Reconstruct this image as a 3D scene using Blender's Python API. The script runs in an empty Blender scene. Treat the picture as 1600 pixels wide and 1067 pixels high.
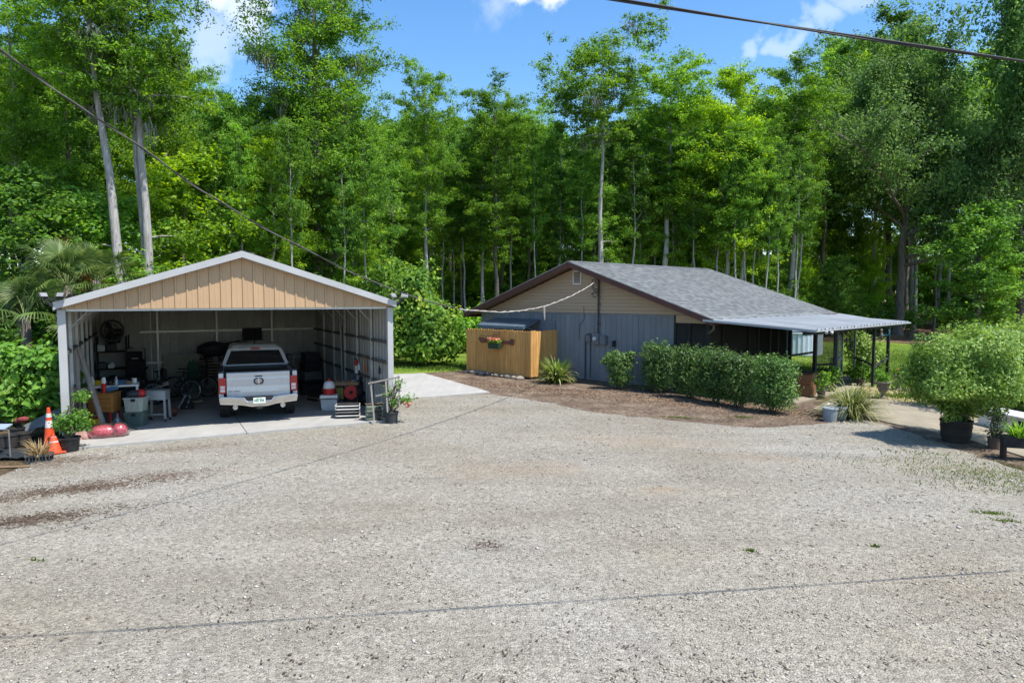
import bpy, bmesh, math, random
import numpy as np
from mathutils import Vector, Matrix

# ------------------------------------------------------------------ camera, sky, sun, exposure
scn = bpy.context.scene
COL = scn.collection
CAMH = 3.25
PITCH = math.atan(70.5 / 1066.7)
cam_data = bpy.data.cameras.new("camera")
cam_data.lens = 24.0
cam_data.sensor_width = 36.0
cam_data.clip_end = 2000.0
cam = bpy.data.objects.new("camera", cam_data)
cam.location = (0, 0, CAMH)
cam.rotation_euler = (math.pi / 2 - PITCH, 0, 0)
COL.objects.link(cam)
scn.camera = cam

SUN_EL = math.radians(62.5)
SUN_H = Vector((0.85, -0.53)).normalized()          # horizontal direction towards the sun
SUN_AZ = math.atan2(SUN_H.x, SUN_H.y)

scn.view_settings.view_transform = 'Standard'
scn.view_settings.look = 'None'
scn.view_settings.gamma = 1.0
scn.view_settings.use_curve_mapping = False
scn.view_settings.exposure = 0.58
scn.render.engine = 'CYCLES'
scn.cycles.use_denoising = True
scn.cycles.denoiser = 'OPENIMAGEDENOISE'
scn.cycles.denoising_input_passes = 'RGB_ALBEDO_NORMAL'
scn.cycles.denoising_prefilter = 'ACCURATE'
scn.cycles.max_bounces = 7
scn.cycles.diffuse_bounces = 4
scn.cycles.glossy_bounces = 2
scn.cycles.transmission_bounces = 4
scn.cycles.transparent_max_bounces = 8
scn.cycles.caustics_reflective = False
scn.cycles.caustics_refractive = False

world = bpy.data.worlds.new("World")
scn.world = world
world.use_nodes = True
wt = world.node_tree
wt.nodes.clear()
W_out = wt.nodes.new('ShaderNodeOutputWorld')
W_bg = wt.nodes.new('ShaderNodeBackground')
W_bg.inputs['Strength'].default_value = 0.15
wt.links.new(W_bg.outputs[0], W_out.inputs[0])
sky = wt.nodes.new('ShaderNodeTexSky')
sky.sky_type = 'NISHITA'
sky.sun_disc = False
sky.sun_elevation = SUN_EL
sky.sun_rotation = SUN_AZ
sky.altitude = 10
sky.air_density = 1.0
sky.dust_density = 0.35
sky.ozone_density = 2.2


def wnode(t, **kw):
    n = wt.nodes.new(t)
    for k, v in kw.items():
        setattr(n, k, v)
    return n


def wmath(op, a, b=None, clamp=False):
    n = wnode('ShaderNodeMath', operation=op, use_clamp=clamp)
    for i, v in enumerate((a, b)):
        if v is None:
            continue
        if isinstance(v, (int, float)):
            n.inputs[i].default_value = v
        else:
            wt.links.new(v, n.inputs[i])
    return n.outputs[0]


# fair-weather clouds: patches of noise over the whole dome, and the puffs that stand over the tree line
tc = wnode('ShaderNodeTexCoord')
nz = wnode('ShaderNodeTexNoise')
nz.inputs['Scale'].default_value = 7.0
nz.inputs['Detail'].default_value = 8.0
nz.inputs['Roughness'].default_value = 0.6
wt.links.new(tc.outputs['Generated'], nz.inputs['Vector'])
nd = wnode('ShaderNodeTexNoise')
nd.inputs['Scale'].default_value = 22.0
nd.inputs['Detail'].default_value = 6.0
wt.links.new(tc.outputs['Generated'], nd.inputs['Vector'])
sub = wnode('ShaderNodeVectorMath', operation='SUBTRACT')
wt.links.new(nd.outputs['Color'], sub.inputs[0])
sub.inputs[1].default_value = (0.5, 0.5, 0.5)
scl = wnode('ShaderNodeVectorMath', operation='SCALE')
wt.links.new(sub.outputs[0], scl.inputs[0])
scl.inputs['Scale'].default_value = 0.10
add = wnode('ShaderNodeVectorMath', operation='ADD')
wt.links.new(tc.outputs['Generated'], add.inputs[0])
wt.links.new(scl.outputs[0], add.inputs[1])


def pix_ray(px, py):
    dx = (px - 800) / 1066.7
    dy = (533.5 - py) / 1066.7
    return Vector((dx, math.cos(PITCH) + dy * math.sin(PITCH), -math.sin(PITCH) + dy * math.cos(PITCH)))


mask = None
# (azimuth, elevation in degrees, outer, inner half-angle, density)
for az, el, ro, ri, dens in ((-22.4, 22.6, 3.2, 0.2, .7), (-20.6, 20.2, 2.6, 0.2, .6), (-23.4, 18.4, 2.6, 0.1, .35), (2.6, 23.8, 2.3, .9, .95), (1.4, 24.3, 1.9, 0.6, 0.85),
                             (21.6, 18.6, 1.4, 0.1, 0.30), (23.5, 19.8, 1.6, 0.1, 0.32), (25.6, 20.8, 1.6, 0.1, .3), (19.2, 18.4, 1.2, 0.1, 0.3),
                             (-8.0, 8.0, 5.0, 2.0, 0.9), (-60, 25, 9, 3, .8), (70, 30, 8, 2, .8), (150, 35, 12, 4, .8), (-130, 28, 10, 3, .8)):
    a, e = math.radians(az), math.radians(el)
    d = (math.sin(a) * math.cos(e), math.cos(a) * math.cos(e), math.sin(e))
    dot = wnode('ShaderNodeVectorMath', operation='DOT_PRODUCT')
    nrm = wnode('ShaderNodeVectorMath', operation='NORMALIZE')
    wt.links.new(add.outputs[0], nrm.inputs[0])
    wt.links.new(nrm.outputs[0], dot.inputs[0])
    dot.inputs[1].default_value = d
    mr = wnode('ShaderNodeMapRange', interpolation_type='SMOOTHSTEP')
    mr.inputs['From Min'].default_value = math.cos(math.radians(ro))
    mr.inputs['From Max'].default_value = math.cos(math.radians(ri))
    mr.inputs['To Max'].default_value = dens
    wt.links.new(dot.outputs['Value'], mr.inputs['Value'])
    mask = mr.outputs[0] if mask is None else wmath('MAXIMUM', mask, mr.outputs[0])
mrn = wnode('ShaderNodeMapRange', interpolation_type='SMOOTHSTEP')
mrn.inputs['From Min'].default_value = 0.56
mrn.inputs['From Max'].default_value = 0.85
mrn.inputs['To Max'].default_value = 0.5
wt.links.new(nz.outputs['Fac'], mrn.inputs['Value'])
mask = wmath('MAXIMUM', mask, mrn.outputs[0])
hsv = wnode('ShaderNodeHueSaturation')
hsv.inputs['Saturation'].default_value = 1.24
hsv.inputs['Value'].default_value = 1.1
wt.links.new(sky.outputs[0], hsv.inputs['Color'])
mixc = wnode('ShaderNodeMixRGB')
wt.links.new(mask, mixc.inputs['Fac'])
wt.links.new(hsv.outputs[0], mixc.inputs['Color1'])
mixc.inputs['Color2'].default_value = (6.0, 6.2, 6.5, 1)
wt.links.new(mixc.outputs[0], W_bg.inputs['Color'])

sun_data = bpy.data.lights.new("sun", 'SUN')
sun_data.energy = 4.9
sun_data.angle = math.radians(0.5)
sun_data.color = (1.0, 0.955, 0.885)
sun = bpy.data.objects.new("sun", sun_data)
sd = Vector((SUN_H.x * math.cos(SUN_EL), SUN_H.y * math.cos(SUN_EL), math.sin(SUN_EL)))
sun.rotation_euler = sd.to_track_quat('Z', 'Y').to_euler()
sun.location = sd * 60
COL.objects.link(sun)

# ------------------------------------------------------------------ helpers
R = math.radians
rnd = random.Random(7)


def at(px, py, z=0.0):
    """Where the sight line of a point of the photograph meets the height z (metres)."""
    r = pix_ray(px, py)
    t = (z - CAMH) / r.z
    return Vector((r.x * t, r.y * t, z))


def at_depth(px, py, y):
    r = pix_ray(px, py)
    t = y / r.y
    return Vector((r.x * t, y, CAMH + r.z * t))


def plane_hit(px, py, p0, n):
    r = pix_ray(px, py)
    o = Vector((0, 0, CAMH))
    t = (Vector(p0) - o).dot(n) / r.dot(n)
    return o + r * t


def tag(o, label=None, cat=None, group=None, kind=None):
    if label: o['label'] = label
    if cat: o['category'] = cat
    if group: o['group'] = group
    if kind: o['kind'] = kind
    return o


def thing(name, label, cat, loc=(0, 0, 0), rz=0.0, group=None):
    o = bpy.data.objects.new(name, None)
    o.empty_display_size = 0.3
    o.location = loc
    o.rotation_euler = (0, 0, rz)
    COL.objects.link(o)
    return tag(o, label, cat, group)


def link(name, mesh, parent=None, loc=None, rot=None, scale=None):
    o = bpy.data.objects.new(name, mesh)
    COL.objects.link(o)
    if parent: o.parent = parent
    if loc is not None: o.location = loc
    if rot is not None: o.rotation_euler = rot
    if scale is not None: o.scale = scale
    return o


def copy_tree(o, parent=None):
    c = o.copy()
    COL.objects.link(c)
    if parent: c.parent = parent
    for ch in list(o.children):
        copy_tree(ch, c)
    return c


class MB:
    """collects faces and links them as ONE mesh object"""
    def __init__(s):
        s.v, s.f, s.m = [], [], []
        s.mi = 0

    def add(s, vs, fs):
        o = len(s.v)
        s.v += [tuple(v) for v in vs]
        s.f += [tuple(i + o for i in f) for f in fs]
        s.m += [s.mi] * len(fs)
        return s

    def box(s, c, d, rot=None):
        hx, hy, hz = d[0] / 2, d[1] / 2, d[2] / 2
        vs = [Vector((x, y, z)) for x in (-hx, hx) for y in (-hy, hy) for z in (-hz, hz)]
        if rot is not None:
            if not isinstance(rot, Matrix):
                rot = Matrix.Rotation(rot, 3, 'Z')
            vs = [rot @ v for v in vs]
        c = Vector(c)
        return s.add([v + c for v in vs], [(0, 1, 3, 2), (4, 6, 7, 5), (0, 4, 5, 1), (2, 3, 7, 6), (0, 2, 6, 4), (1, 5, 7, 3)])

    def bb(s, x0, x1, y0, y1, z0, z1):
        return s.box(((x0 + x1) / 2, (y0 + y1) / 2, (z0 + z1) / 2), (x1 - x0, y1 - y0, z1 - z0))

    def bar(s, a, b, w, h=None, up=(0, 0, 1)):
        a, b = Vector(a), Vector(b)
        h = h or w
        d = (b - a).normalized()
        up = Vector(up)
        if abs(d.dot(up)) > 0.98: up = Vector((1, 0, 0))
        x = d.cross(up).normalized()
        y = x.cross(d).normalized()
        vs = [p + x * sx * w / 2 + y * sy * h / 2 for p in (a, b) for sx, sy in ((-1, -1), (1, -1), (1, 1), (-1, 1))]
        return s.add(vs, [(0, 3, 2, 1), (4, 5, 6, 7), (0, 1, 5, 4), (1, 2, 6, 5), (2, 3, 7, 6), (3, 0, 4, 7)])

    def tube(s, pts, r, n=8, cap=True):
        pts = [Vector(p) for p in pts]
        k = len(pts)
        rs = r if isinstance(r, (list, tuple)) else [r] * k
        vs, fs = [], []
        ref = None
        for i, p in enumerate(pts):
            d = (pts[min(i + 1, k - 1)] - pts[max(i - 1, 0)])
            d = d.normalized() if d.length > 1e-9 else Vector((0, 0, 1))
            if ref is None:
                ref = Vector((1, 0, 0)) if abs(d.x) < 0.8 else Vector((0, 1, 0))
            x = (ref - d * ref.dot(d)).normalized()
            ref = x
            y = d.cross(x)
            for j in range(n):
                a = 2 * math.pi * j / n
                vs.append(p + (x * math.cos(a) + y * math.sin(a)) * rs[i])
        for i in range(k - 1):
            for j in range(n):
                a, b = i * n + j, i * n + (j + 1) % n
                fs.append((a, b, b + n, a + n))
        if cap:
            fs.append(tuple(range(n - 1, -1, -1)))
            fs.append(tuple((k - 1) * n + j for j in range(n)))
        return s.add(vs, fs)

    def lathe(s, prof, c=(0, 0, 0), n=16, rot=None, cap=True):
        c = Vector(c)
        vs, fs = [], []
        for r, z in prof:
            for j in range(n):
                a = 2 * math.pi * j / n
                v = Vector((r * math.cos(a), r * math.sin(a), z))
                if rot is not None: v = rot @ v
                vs.append(v + c)
        k = len(prof)
        for i in range(k - 1):
            for j in range(n):
                a, b = i * n + j, i * n + (j + 1) % n
                fs.append((a, b, b + n, a + n))
        if cap:
            if prof[0][0] > 1e-4: fs.append(tuple(range(n - 1, -1, -1)))
            if prof[-1][0] > 1e-4: fs.append(tuple((k - 1) * n + j for j in range(n)))
        return s.add(vs, fs)

    def prism(s, poly, fr, to, fn):
        """poly: 2-D outline; fn(p, q, w) -> 3-D point; extruded along w from fr to to"""
        n = len(poly)
        vs = [fn(p[0], p[1], w) for w in (fr, to) for p in poly]
        fs = [tuple(range(n - 1, -1, -1)), tuple(range(n, 2 * n))]
        fs += [(i, (i + 1) % n, (i + 1) % n + n, i + n) for i in range(n)]
        return s.add(vs, fs)

    def ball(s, c, r, n=12, k=7, jit=0.0, seed=0):
        rx, ry, rz = (r, r, r) if isinstance(r, (int, float)) else r
        q = random.Random(seed)
        vs, fs = [], []
        for i in range(k + 1):
            t = math.pi * i / k
            for j in range(n):
                a = 2 * math.pi * j / n
                e = 1 + q.uniform(-jit, jit)
                vs.append(Vector((c[0] + rx * e * math.sin(t) * math.cos(a), c[1] + ry * e * math.sin(t) * math.sin(a), c[2] - rz * e * math.cos(t))))
        for i in range(k):
            for j in range(n):
                a, b = i * n + j, i * n + (j + 1) % n
                fs.append((a, b, b + n, a + n))
        return s.add(vs, fs)

    def torus(s, c, R_, r, n=20, m=6, rot=None):
        vs, fs = [], []
        c = Vector(c)
        for i in range(n):
            a = 2 * math.pi * i / n
            for j in range(m):
                b = 2 * math.pi * j / m
                v = Vector(((R_ + r * math.cos(b)) * math.cos(a), (R_ + r * math.cos(b)) * math.sin(a), r * math.sin(b)))
                if rot is not None: v = rot @ v
                vs.append(v + c)
        for i in range(n):
            for j in range(m):
                fs.append((i * m + j, ((i + 1) % n) * m + j, ((i + 1) % n) * m + (j + 1) % m, i * m + (j + 1) % m))
        return s.add(vs, fs)

    def quad(s, a, b, c, d):
        return s.add([a, b, c, d], [(0, 1, 2, 3)])

    def mesh(s, name, mats, smooth=False):
        me = bpy.data.meshes.new(name)
        me.from_pydata(s.v, [], s.f)
        if not isinstance(mats, (list, tuple)): mats = [mats]
        for m in mats: me.materials.append(m)
        if len(mats) > 1:
            me.polygons.foreach_set('material_index', s.m)
        bm = bmesh.new()
        bm.from_mesh(me)
        bmesh.ops.recalc_face_normals(bm, faces=bm.faces)
        bm.to_mesh(me)
        bm.free()
        if smooth:
            me.polygons.foreach_set('use_smooth', [True] * len(me.polygons))
        me.update()
        return me

    def build(s, name, mats, parent=None, smooth=False, loc=None, bevel=0.0, rot=None, seg=2):
        o = link(name, s.mesh(name, mats, smooth), parent, loc, rot)
        if bevel:
            b = o.modifiers.new('bevel', 'BEVEL')
            b.width = bevel
            b.segments = seg
            b.limit_method = 'ANGLE'
            b.angle_limit = R(35)
        return o


def part(name, mats, parent, fn, **kw):
    m = MB()
    fn(m)
    return m.build(name, mats, parent, **kw)


def rotm(x=0, y=0, z=0):
    return (Matrix.Rotation(z, 3, 'Z') @ Matrix.Rotation(y, 3, 'Y') @ Matrix.Rotation(x, 3, 'X'))


# ------------------------------------------------------------------ materials
MATS = {}


def newmat(name):
    m = bpy.data.materials.new(name)
    m.use_nodes = True
    nt = m.node_tree
    nt.nodes.clear()
    out = nt.nodes.new('ShaderNodeOutputMaterial')
    MATS[name] = m
    return m, nt, out


def N(nt, t, **kw):
    n = nt.nodes.new(t)
    for k, v in kw.items():
        setattr(n, k, v)
    return n


def ramp(nt, fac, stops):
    r = N(nt, 'ShaderNodeValToRGB')
    e = r.color_ramp.elements
    while len(e) < len(stops): e.new(0.5)
    for i, (p, c) in enumerate(stops):
        e[i].position = p
        e[i].color = (c[0], c[1], c[2], 1)
    nt.links.new(fac, r.inputs[0])
    return r.outputs[0]


def noise(nt, vec, scale, detail=5, rough=0.55, dist=0.0):
    n = N(nt, 'ShaderNodeTexNoise')
    n.inputs['Scale'].default_value = scale
    n.inputs['Detail'].default_value = detail
    n.inputs['Roughness'].default_value = rough
    n.inputs['Distortion'].default_value = dist
    nt.links.new(vec, n.inputs['Vector'])
    return n.outputs['Fac']


def coords(nt, stretch=(1, 1, 1), world_space=False, rnd_off=True):
    if world_space:
        g = N(nt, 'ShaderNodeNewGeometry')
        v = g.outputs['Position']
    else:
        t = N(nt, 'ShaderNodeTexCoord')
        v = t.outputs['Object']
    mp = N(nt, 'ShaderNodeMapping')
    mp.inputs['Scale'].default_value = stretch
    nt.links.new(v, mp.inputs['Vector'])
    if rnd_off and not world_space:
        oi = N(nt, 'ShaderNodeObjectInfo')
        ml = N(nt, 'ShaderNodeMath', operation='MULTIPLY')
        ml.inputs[1].default_value = 37.0
        nt.links.new(oi.outputs['Random'], ml.inputs[0])
        cb = N(nt, 'ShaderNodeCombineXYZ')
        for i in range(3): nt.links.new(ml.outputs[0], cb.inputs[i])
        nt.links.new(cb.outputs[0], mp.inputs['Location'])
    return mp.outputs[0]


def mulcol(nt, col, fac_out, lo, hi):
    mr = N(nt, 'ShaderNodeMapRange')
    mr.inputs['To Min'].default_value = lo
    mr.inputs['To Max'].default_value = hi
    nt.links.new(fac_out, mr.inputs['Value'])
    mx = N(nt, 'ShaderNodeVectorMath', operation='SCALE')
    nt.links.new(col, mx.inputs[0])
    nt.links.new(mr.outputs[0], mx.inputs['Scale'])
    return mx.outputs[0]


def bumpn(nt, h, strength=0.4, dist=0.02):
    b = N(nt, 'ShaderNodeBump')
    b.inputs['Strength'].default_value = strength
    b.inputs['Distance'].default_value = dist
    nt.links.new(h, b.inputs['Height'])
    return b.outputs[0]


def mat(name, c1, c2=None, scale=6, rough=0.6, metal=0.0, spec=0.3, stretch=(1, 1, 1), bump=0.0, bscale=40, var=0.0, coat=0.0, alpha=None, emit=None, bdist=.01):
    if name in MATS: return MATS[name]
    m, nt, out = newmat(name)
    p = N(nt, 'ShaderNodeBsdfPrincipled')
    nt.links.new(p.outputs[0], out.inputs[0])
    p.inputs['Roughness'].default_value = rough
    p.inputs['Metallic'].default_value = metal
    p.inputs['Specular IOR Level'].default_value = spec
    p.inputs['Coat Weight'].default_value = coat
    if c2 is None:
        c2 = tuple(c * 0.78 for c in c1)
    v = coords(nt, stretch)
    n1 = noise(nt, v, scale, 6, 0.6)
    col = ramp(nt, n1, [(0.3, c2), (0.7, c1)])
    if var:
        oi = N(nt, 'ShaderNodeObjectInfo')
        col = mulcol(nt, col, oi.outputs['Random'], 1 - var, 1 + var)
    nt.links.new(col, p.inputs['Base Color'])
    rr = N(nt, 'ShaderNodeMapRange')
    rr.inputs['To Min'].default_value = max(0.03, rough - 0.1)
    rr.inputs['To Max'].default_value = min(1, rough + 0.1)
    nt.links.new(n1, rr.inputs['Value'])
    nt.links.new(rr.outputs[0], p.inputs['Roughness'])
    if bump:
        nt.links.new(bumpn(nt, noise(nt, v, bscale, 4), bump, bdist), p.inputs['Normal'])
    if emit:
        p.inputs['Emission Color'].default_value = (*emit[:3], 1)
        p.inputs['Emission Strength'].default_value = emit[3]
    return m


def leafmat(name, dark, mid, light, transl=0.4, nscale=0.45, spec=0.25, extra=None, objvar=0.22):
    """leaves: colour differs from leaf to leaf and from spray to spray"""
    m, nt, out = newmat(name)
    g = N(nt, 'ShaderNodeNewGeometry')
    v = coords(nt)
    n1 = noise(nt, v, nscale, 3, 0.6)
    mx = N(nt, 'ShaderNodeMath', operation='MULTIPLY_ADD')
    nt.links.new(g.outputs['Random Per Island'], mx.inputs[0])
    mx.inputs[1].default_value = 0.55
    nt.links.new(n1, mx.inputs[2])
    sb = N(nt, 'ShaderNodeMath', operation='SUBTRACT')
    nt.links.new(mx.outputs[0], sb.inputs[0])
    sb.inputs[1].default_value = 0.275
    stops = [(0.22, dark), (0.5, mid), (0.78, light)]
    if extra: stops.append((0.93, extra))
    col = ramp(nt, sb.outputs[0], stops)
    oi = N(nt, 'ShaderNodeObjectInfo')
    col = mulcol(nt, col, oi.outputs['Random'], 1 - objvar, 1 + objvar)
    p = N(nt, 'ShaderNodeBsdfPrincipled')
    p.inputs['Roughness'].default_value = 0.5
    p.inputs['Specular IOR Level'].default_value = spec
    nt.links.new(col, p.inputs['Base Color'])
    t = N(nt, 'ShaderNodeBsdfTranslucent')
    hs = N(nt, 'ShaderNodeHueSaturation')
    hs.inputs['Hue'].default_value = 0.485
    hs.inputs['Saturation'].default_value = 1.1
    hs.inputs['Value'].default_value = 1.5
    nt.links.new(col, hs.inputs['Color'])
    nt.links.new(hs.outputs[0], t.inputs['Color'])
    ms = N(nt, 'ShaderNodeMixShader')
    ms.inputs[0].default_value = transl
    nt.links.new(p.outputs[0], ms.inputs[1])
    nt.links.new(t.outputs[0], ms.inputs[2])
    nt.links.new(ms.outputs[0], out.inputs[0])
    return m


def np_mesh(name, V, F, mats, smooth=False):
    """V (n,3), F (m,4) or (m,3) arrays"""
    V = np.asarray(V, dtype=np.float32)
    F = np.asarray(F, dtype=np.int32)
    me = bpy.data.meshes.new(name)
    k = F.shape[1]
    me.vertices.add(len(V))
    me.vertices.foreach_set('co', V.ravel())
    me.loops.add(F.size)
    me.loops.foreach_set('vertex_index', F.ravel())
    me.polygons.add(len(F))
    me.polygons.foreach_set('loop_start', np.arange(0, F.size, k, dtype=np.int32))
    try:
        me.polygons.foreach_set('loop_total', np.full(len(F), k, dtype=np.int32))
    except Exception:
        pass
    if not isinstance(mats, (list, tuple)): mats = [mats]
    for m in mats: me.materials.append(m)
    if smooth:
        me.polygons.foreach_set('use_smooth', np.ones(len(F), dtype=bool))
    me.update(calc_edges=True)
    return me


def unit(a):
    return a / np.maximum(np.linalg.norm(a, axis=-1, keepdims=True), 1e-9)


def leaf_arrays(P, Nn, L, Wd, rng, droop=0.0, tdir=None):
    """one kite-shaped leaf (a quad) per point"""
    n = len(P)
    Nn = unit(Nn)
    t = rng.normal(size=(n, 3)) if tdir is None else tdir + rng.normal(size=(n, 3)) * 0.35
    t[:, 2] -= droop
    t = unit(t - Nn * (t * Nn).sum(1, keepdims=True))
    b = np.cross(Nn, t)
    L = np.broadcast_to(np.asarray(L, dtype=float), (n,))[:, None]
    Wd = np.broadcast_to(np.asarray(Wd, dtype=float), (n,))[:, None]
    V = np.empty((n, 4, 3))
    V[:, 0] = P - t * L * 0.5
    V[:, 1] = P + b * Wd * 0.5 + Nn * Wd * 0.12
    V[:, 2] = P + t * L * 0.5
    V[:, 3] = P - b * Wd * 0.5 + Nn * Wd * 0.12
    return V.reshape(-1, 3), np.arange(4 * n).reshape(n, 4)


def tube_arrays(path, rad, n=6):
    path = np.asarray(path, float)
    k = len(path)
    d = np.gradient(path, axis=0)
    d = unit(d)
    ref = np.where(np.abs(d[:, :1]) < 0.8, np.array([[1., 0, 0]]), np.array([[0, 1., 0]]))
    x = unit(ref - d * (ref * d).sum(1, keepdims=True))
    y = np.cross(d, x)
    a = np.linspace(0, 2 * np.pi, n, endpoint=False)
    V = path[:, None] + (x[:, None] * np.cos(a)[None, :, None] + y[:, None] * np.sin(a)[None, :, None]) * np.asarray(rad, float)[:, None, None]
    i, j = np.meshgrid(np.arange(k - 1), np.arange(n), indexing='ij')
    A = i * n + j
    B = i * n + (j + 1) % n
    F = np.stack([A, B, B + n, A + n], -1).reshape(-1, 4)
    return V.reshape(-1, 3), F


def join_arrays(lst):
    Vs, Fs, o = [], [], 0
    for V, F in lst:
        Vs.append(V)
        Fs.append(F + o)
        o += len(V)
    return np.concatenate(Vs), np.concatenate(Fs)

# ------------------------------------------------------------------ ground materials
def gravel_material():
    m, nt, out = newmat('gravel')
    g = N(nt, 'ShaderNodeNewGeometry')
    v = g.outputs['Position']
    big = noise(nt, v, 0.22, 5, 0.6)
    med = noise(nt, v, 1.3, 6, 0.65, 0.4)
    fine = noise(nt, v, 9.0, 6, 0.7)
    base = ramp(nt, big, [(0.30, (0.288, 0.250, 0.190)), (0.48, (0.332, 0.302, 0.246)), (0.68, (0.358, 0.338, 0.292))])
    mpz = N(nt, 'ShaderNodeMapping')
    mpz.inputs['Rotation'].default_value = (0, 0, -.30)
    mpz.inputs['Scale'].default_value = (.22, 1.15, 1)
    nt.links.new(v, mpz.inputs['Vector'])
    trk = noise(nt, mpz.outputs[0], 0.9, 4, .55, .5)
    base = mulcol(nt, base, trk, 0.74, 1.26)
    base = mulcol(nt, base, med, 0.80, 1.18)
    base = mulcol(nt, base, fine, 0.78, 1.2)
    vo = N(nt, 'ShaderNodeTexVoronoi')
    vo.inputs['Scale'].default_value = 46.0
    nt.links.new(v, vo.inputs['Vector'])
    sep = N(nt, 'ShaderNodeSeparateColor')
    nt.links.new(vo.outputs['Color'], sep.inputs[0])
    base = mulcol(nt, base, sep.outputs[0], 0.74, 1.24)
    vo2 = N(nt, 'ShaderNodeTexVoronoi')
    vo2.inputs['Scale'].default_value = 19.0
    nt.links.new(v, vo2.inputs['Vector'])
    sep2 = N(nt, 'ShaderNodeSeparateColor')
    nt.links.new(vo2.outputs['Color'], sep2.inputs[0])
    base = mulcol(nt, base, sep2.outputs[1], 0.85, 1.14)
    # soil showing through where the stones are worn away, and tea-coloured stains
    mg = N(nt, 'ShaderNodeMath', operation='MULTIPLY_ADD')
    nt.links.new(sep2.outputs[0], mg.inputs[0])
    mg.inputs[1].default_value = .55
    mg2 = N(nt, 'ShaderNodeMath', operation='MULTIPLY')
    nt.links.new(sep.outputs[2], mg2.inputs[0])
    mg2.inputs[1].default_value = .45
    nt.links.new(mg2.outputs[0], mg.inputs[2])
    grain = mg.outputs[0]
    # soil seen in the gaps between stones, more of it where the drift is thin
    thr = N(nt, 'ShaderNodeMapRange')
    thr.inputs['From Min'].default_value = .40
    thr.inputs['From Max'].default_value = .72
    thr.inputs['To Min'].default_value = .02
    thr.inputs['To Max'].default_value = .30
    nt.links.new(med, thr.inputs['Value'])
    cmp_ = N(nt, 'ShaderNodeMath', operation='LESS_THAN')
    nt.links.new(sep.outputs[2], cmp_.inputs[0])
    nt.links.new(thr.outputs[0], cmp_.inputs[1])
    gp_ = N(nt, 'ShaderNodeMixRGB')
    fm = N(nt, 'ShaderNodeMath', operation='MULTIPLY')
    nt.links.new(cmp_.outputs[0], fm.inputs[0])
    fm.inputs[1].default_value = .6
    nt.links.new(fm.outputs[0], gp_.inputs['Fac'])
    nt.links.new(base, gp_.inputs['Color1'])
    gp_.inputs['Color2'].default_value = (.12, .10, .08, 1)
    cur = gp_.outputs[0]
    for (px, py, rx, ry, ang, colr, amt) in ((120, 765, 2.3, .55, .45, (0.10, 0.065, 0.04), .9), (20, 815, 2.0, .45, .45, (0.09, 0.06, 0.04), .95), (240, 745, 1.6, .5, .4, (0.16, .11, .075), .7), (300, 700, 1.2, .35, .4, (0.2, .15, .1), .5),
                                             (830, 735, 2.3, .9, .1, (0.31, .225, .14), .38), (1190, 715, 1.6, .5, -.3, (0.31, .22, .145), .4), (765, 853, .28, .22, 0, (0.13, .09, .075), .75), (1010, 690, 3, 1.0, -.2, (0.33, .25, .17), .35),
                                             (1035, 765, .6, .25, 0, (0.32, .23, .14), .5), (150, 690, 3.0, .5, .45, (.18, .13, .09), .6), (0, 730, 2.5, .8, .45, (.12, .08, .055), .8), (1520, 735, 2.2, .7, -.35, (.23, .2, .12), .6)):
        c = at(px, py)
        mp = N(nt, 'ShaderNodeMapping')
        mp.vector_type = 'TEXTURE'
        mp.inputs['Location'].default_value = c
        mp.inputs['Rotation'].default_value = (0, 0, ang)
        mp.inputs['Scale'].default_value = (rx, ry, 1)
        nt.links.new(v, mp.inputs['Vector'])
        ln = N(nt, 'ShaderNodeVectorMath', operation='LENGTH')
        nt.links.new(mp.outputs[0], ln.inputs[0])
        ad = N(nt, 'ShaderNodeMath', operation='MULTIPLY_ADD')
        nt.links.new(med, ad.inputs[0])
        ad.inputs[1].default_value = 1.6
        nt.links.new(ln.outputs['Value'], ad.inputs[2])
        ad2 = N(nt, 'ShaderNodeMath', operation='MULTIPLY_ADD')
        nt.links.new(grain, ad2.inputs[0])
        ad2.inputs[1].default_value = 1.3
        nt.links.new(ad.outputs[0], ad2.inputs[2])
        mr = N(nt, 'ShaderNodeMapRange')
        mr.inputs['From Min'].default_value = 2.15
        mr.inputs['From Max'].default_value = 1.75
        mr.inputs['To Max'].default_value = amt
        nt.links.new(ad2.outputs[0], mr.inputs['Value'])
        mx = N(nt, 'ShaderNodeMixRGB')
        nt.links.new(mr.outputs[0], mx.inputs['Fac'])
        nt.links.new(cur, mx.inputs['Color1'])
        mx.inputs['Color2'].default_value = (*colr, 1)
        cur = mx.outputs[0]
    p = N(nt, 'ShaderNodeBsdfPrincipled')
    p.inputs['Roughness'].default_value = 0.95
    p.inputs['Specular IOR Level'].default_value = 0.1
    nt.links.new(cur, p.inputs['Base Color'])
    sm = N(nt, 'ShaderNodeMath', operation='SUBTRACT')
    nt.links.new(sep.outputs[1], sm.inputs[0])
    nt.links.new(vo.outputs['Distance'], sm.inputs[1])
    ad = N(nt, 'ShaderNodeMath', operation='MULTIPLY_ADD')
    nt.links.new(fine, ad.inputs[0])
    ad.inputs[1].default_value = 1.5
    nt.links.new(sm.outputs[0], ad.inputs[2])
    nt.links.new(bumpn(nt, ad.outputs[0], 0.9, 0.02), p.inputs['Normal'])
    nt.links.new(p.outputs[0], out.inputs[0])
    return m


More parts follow.
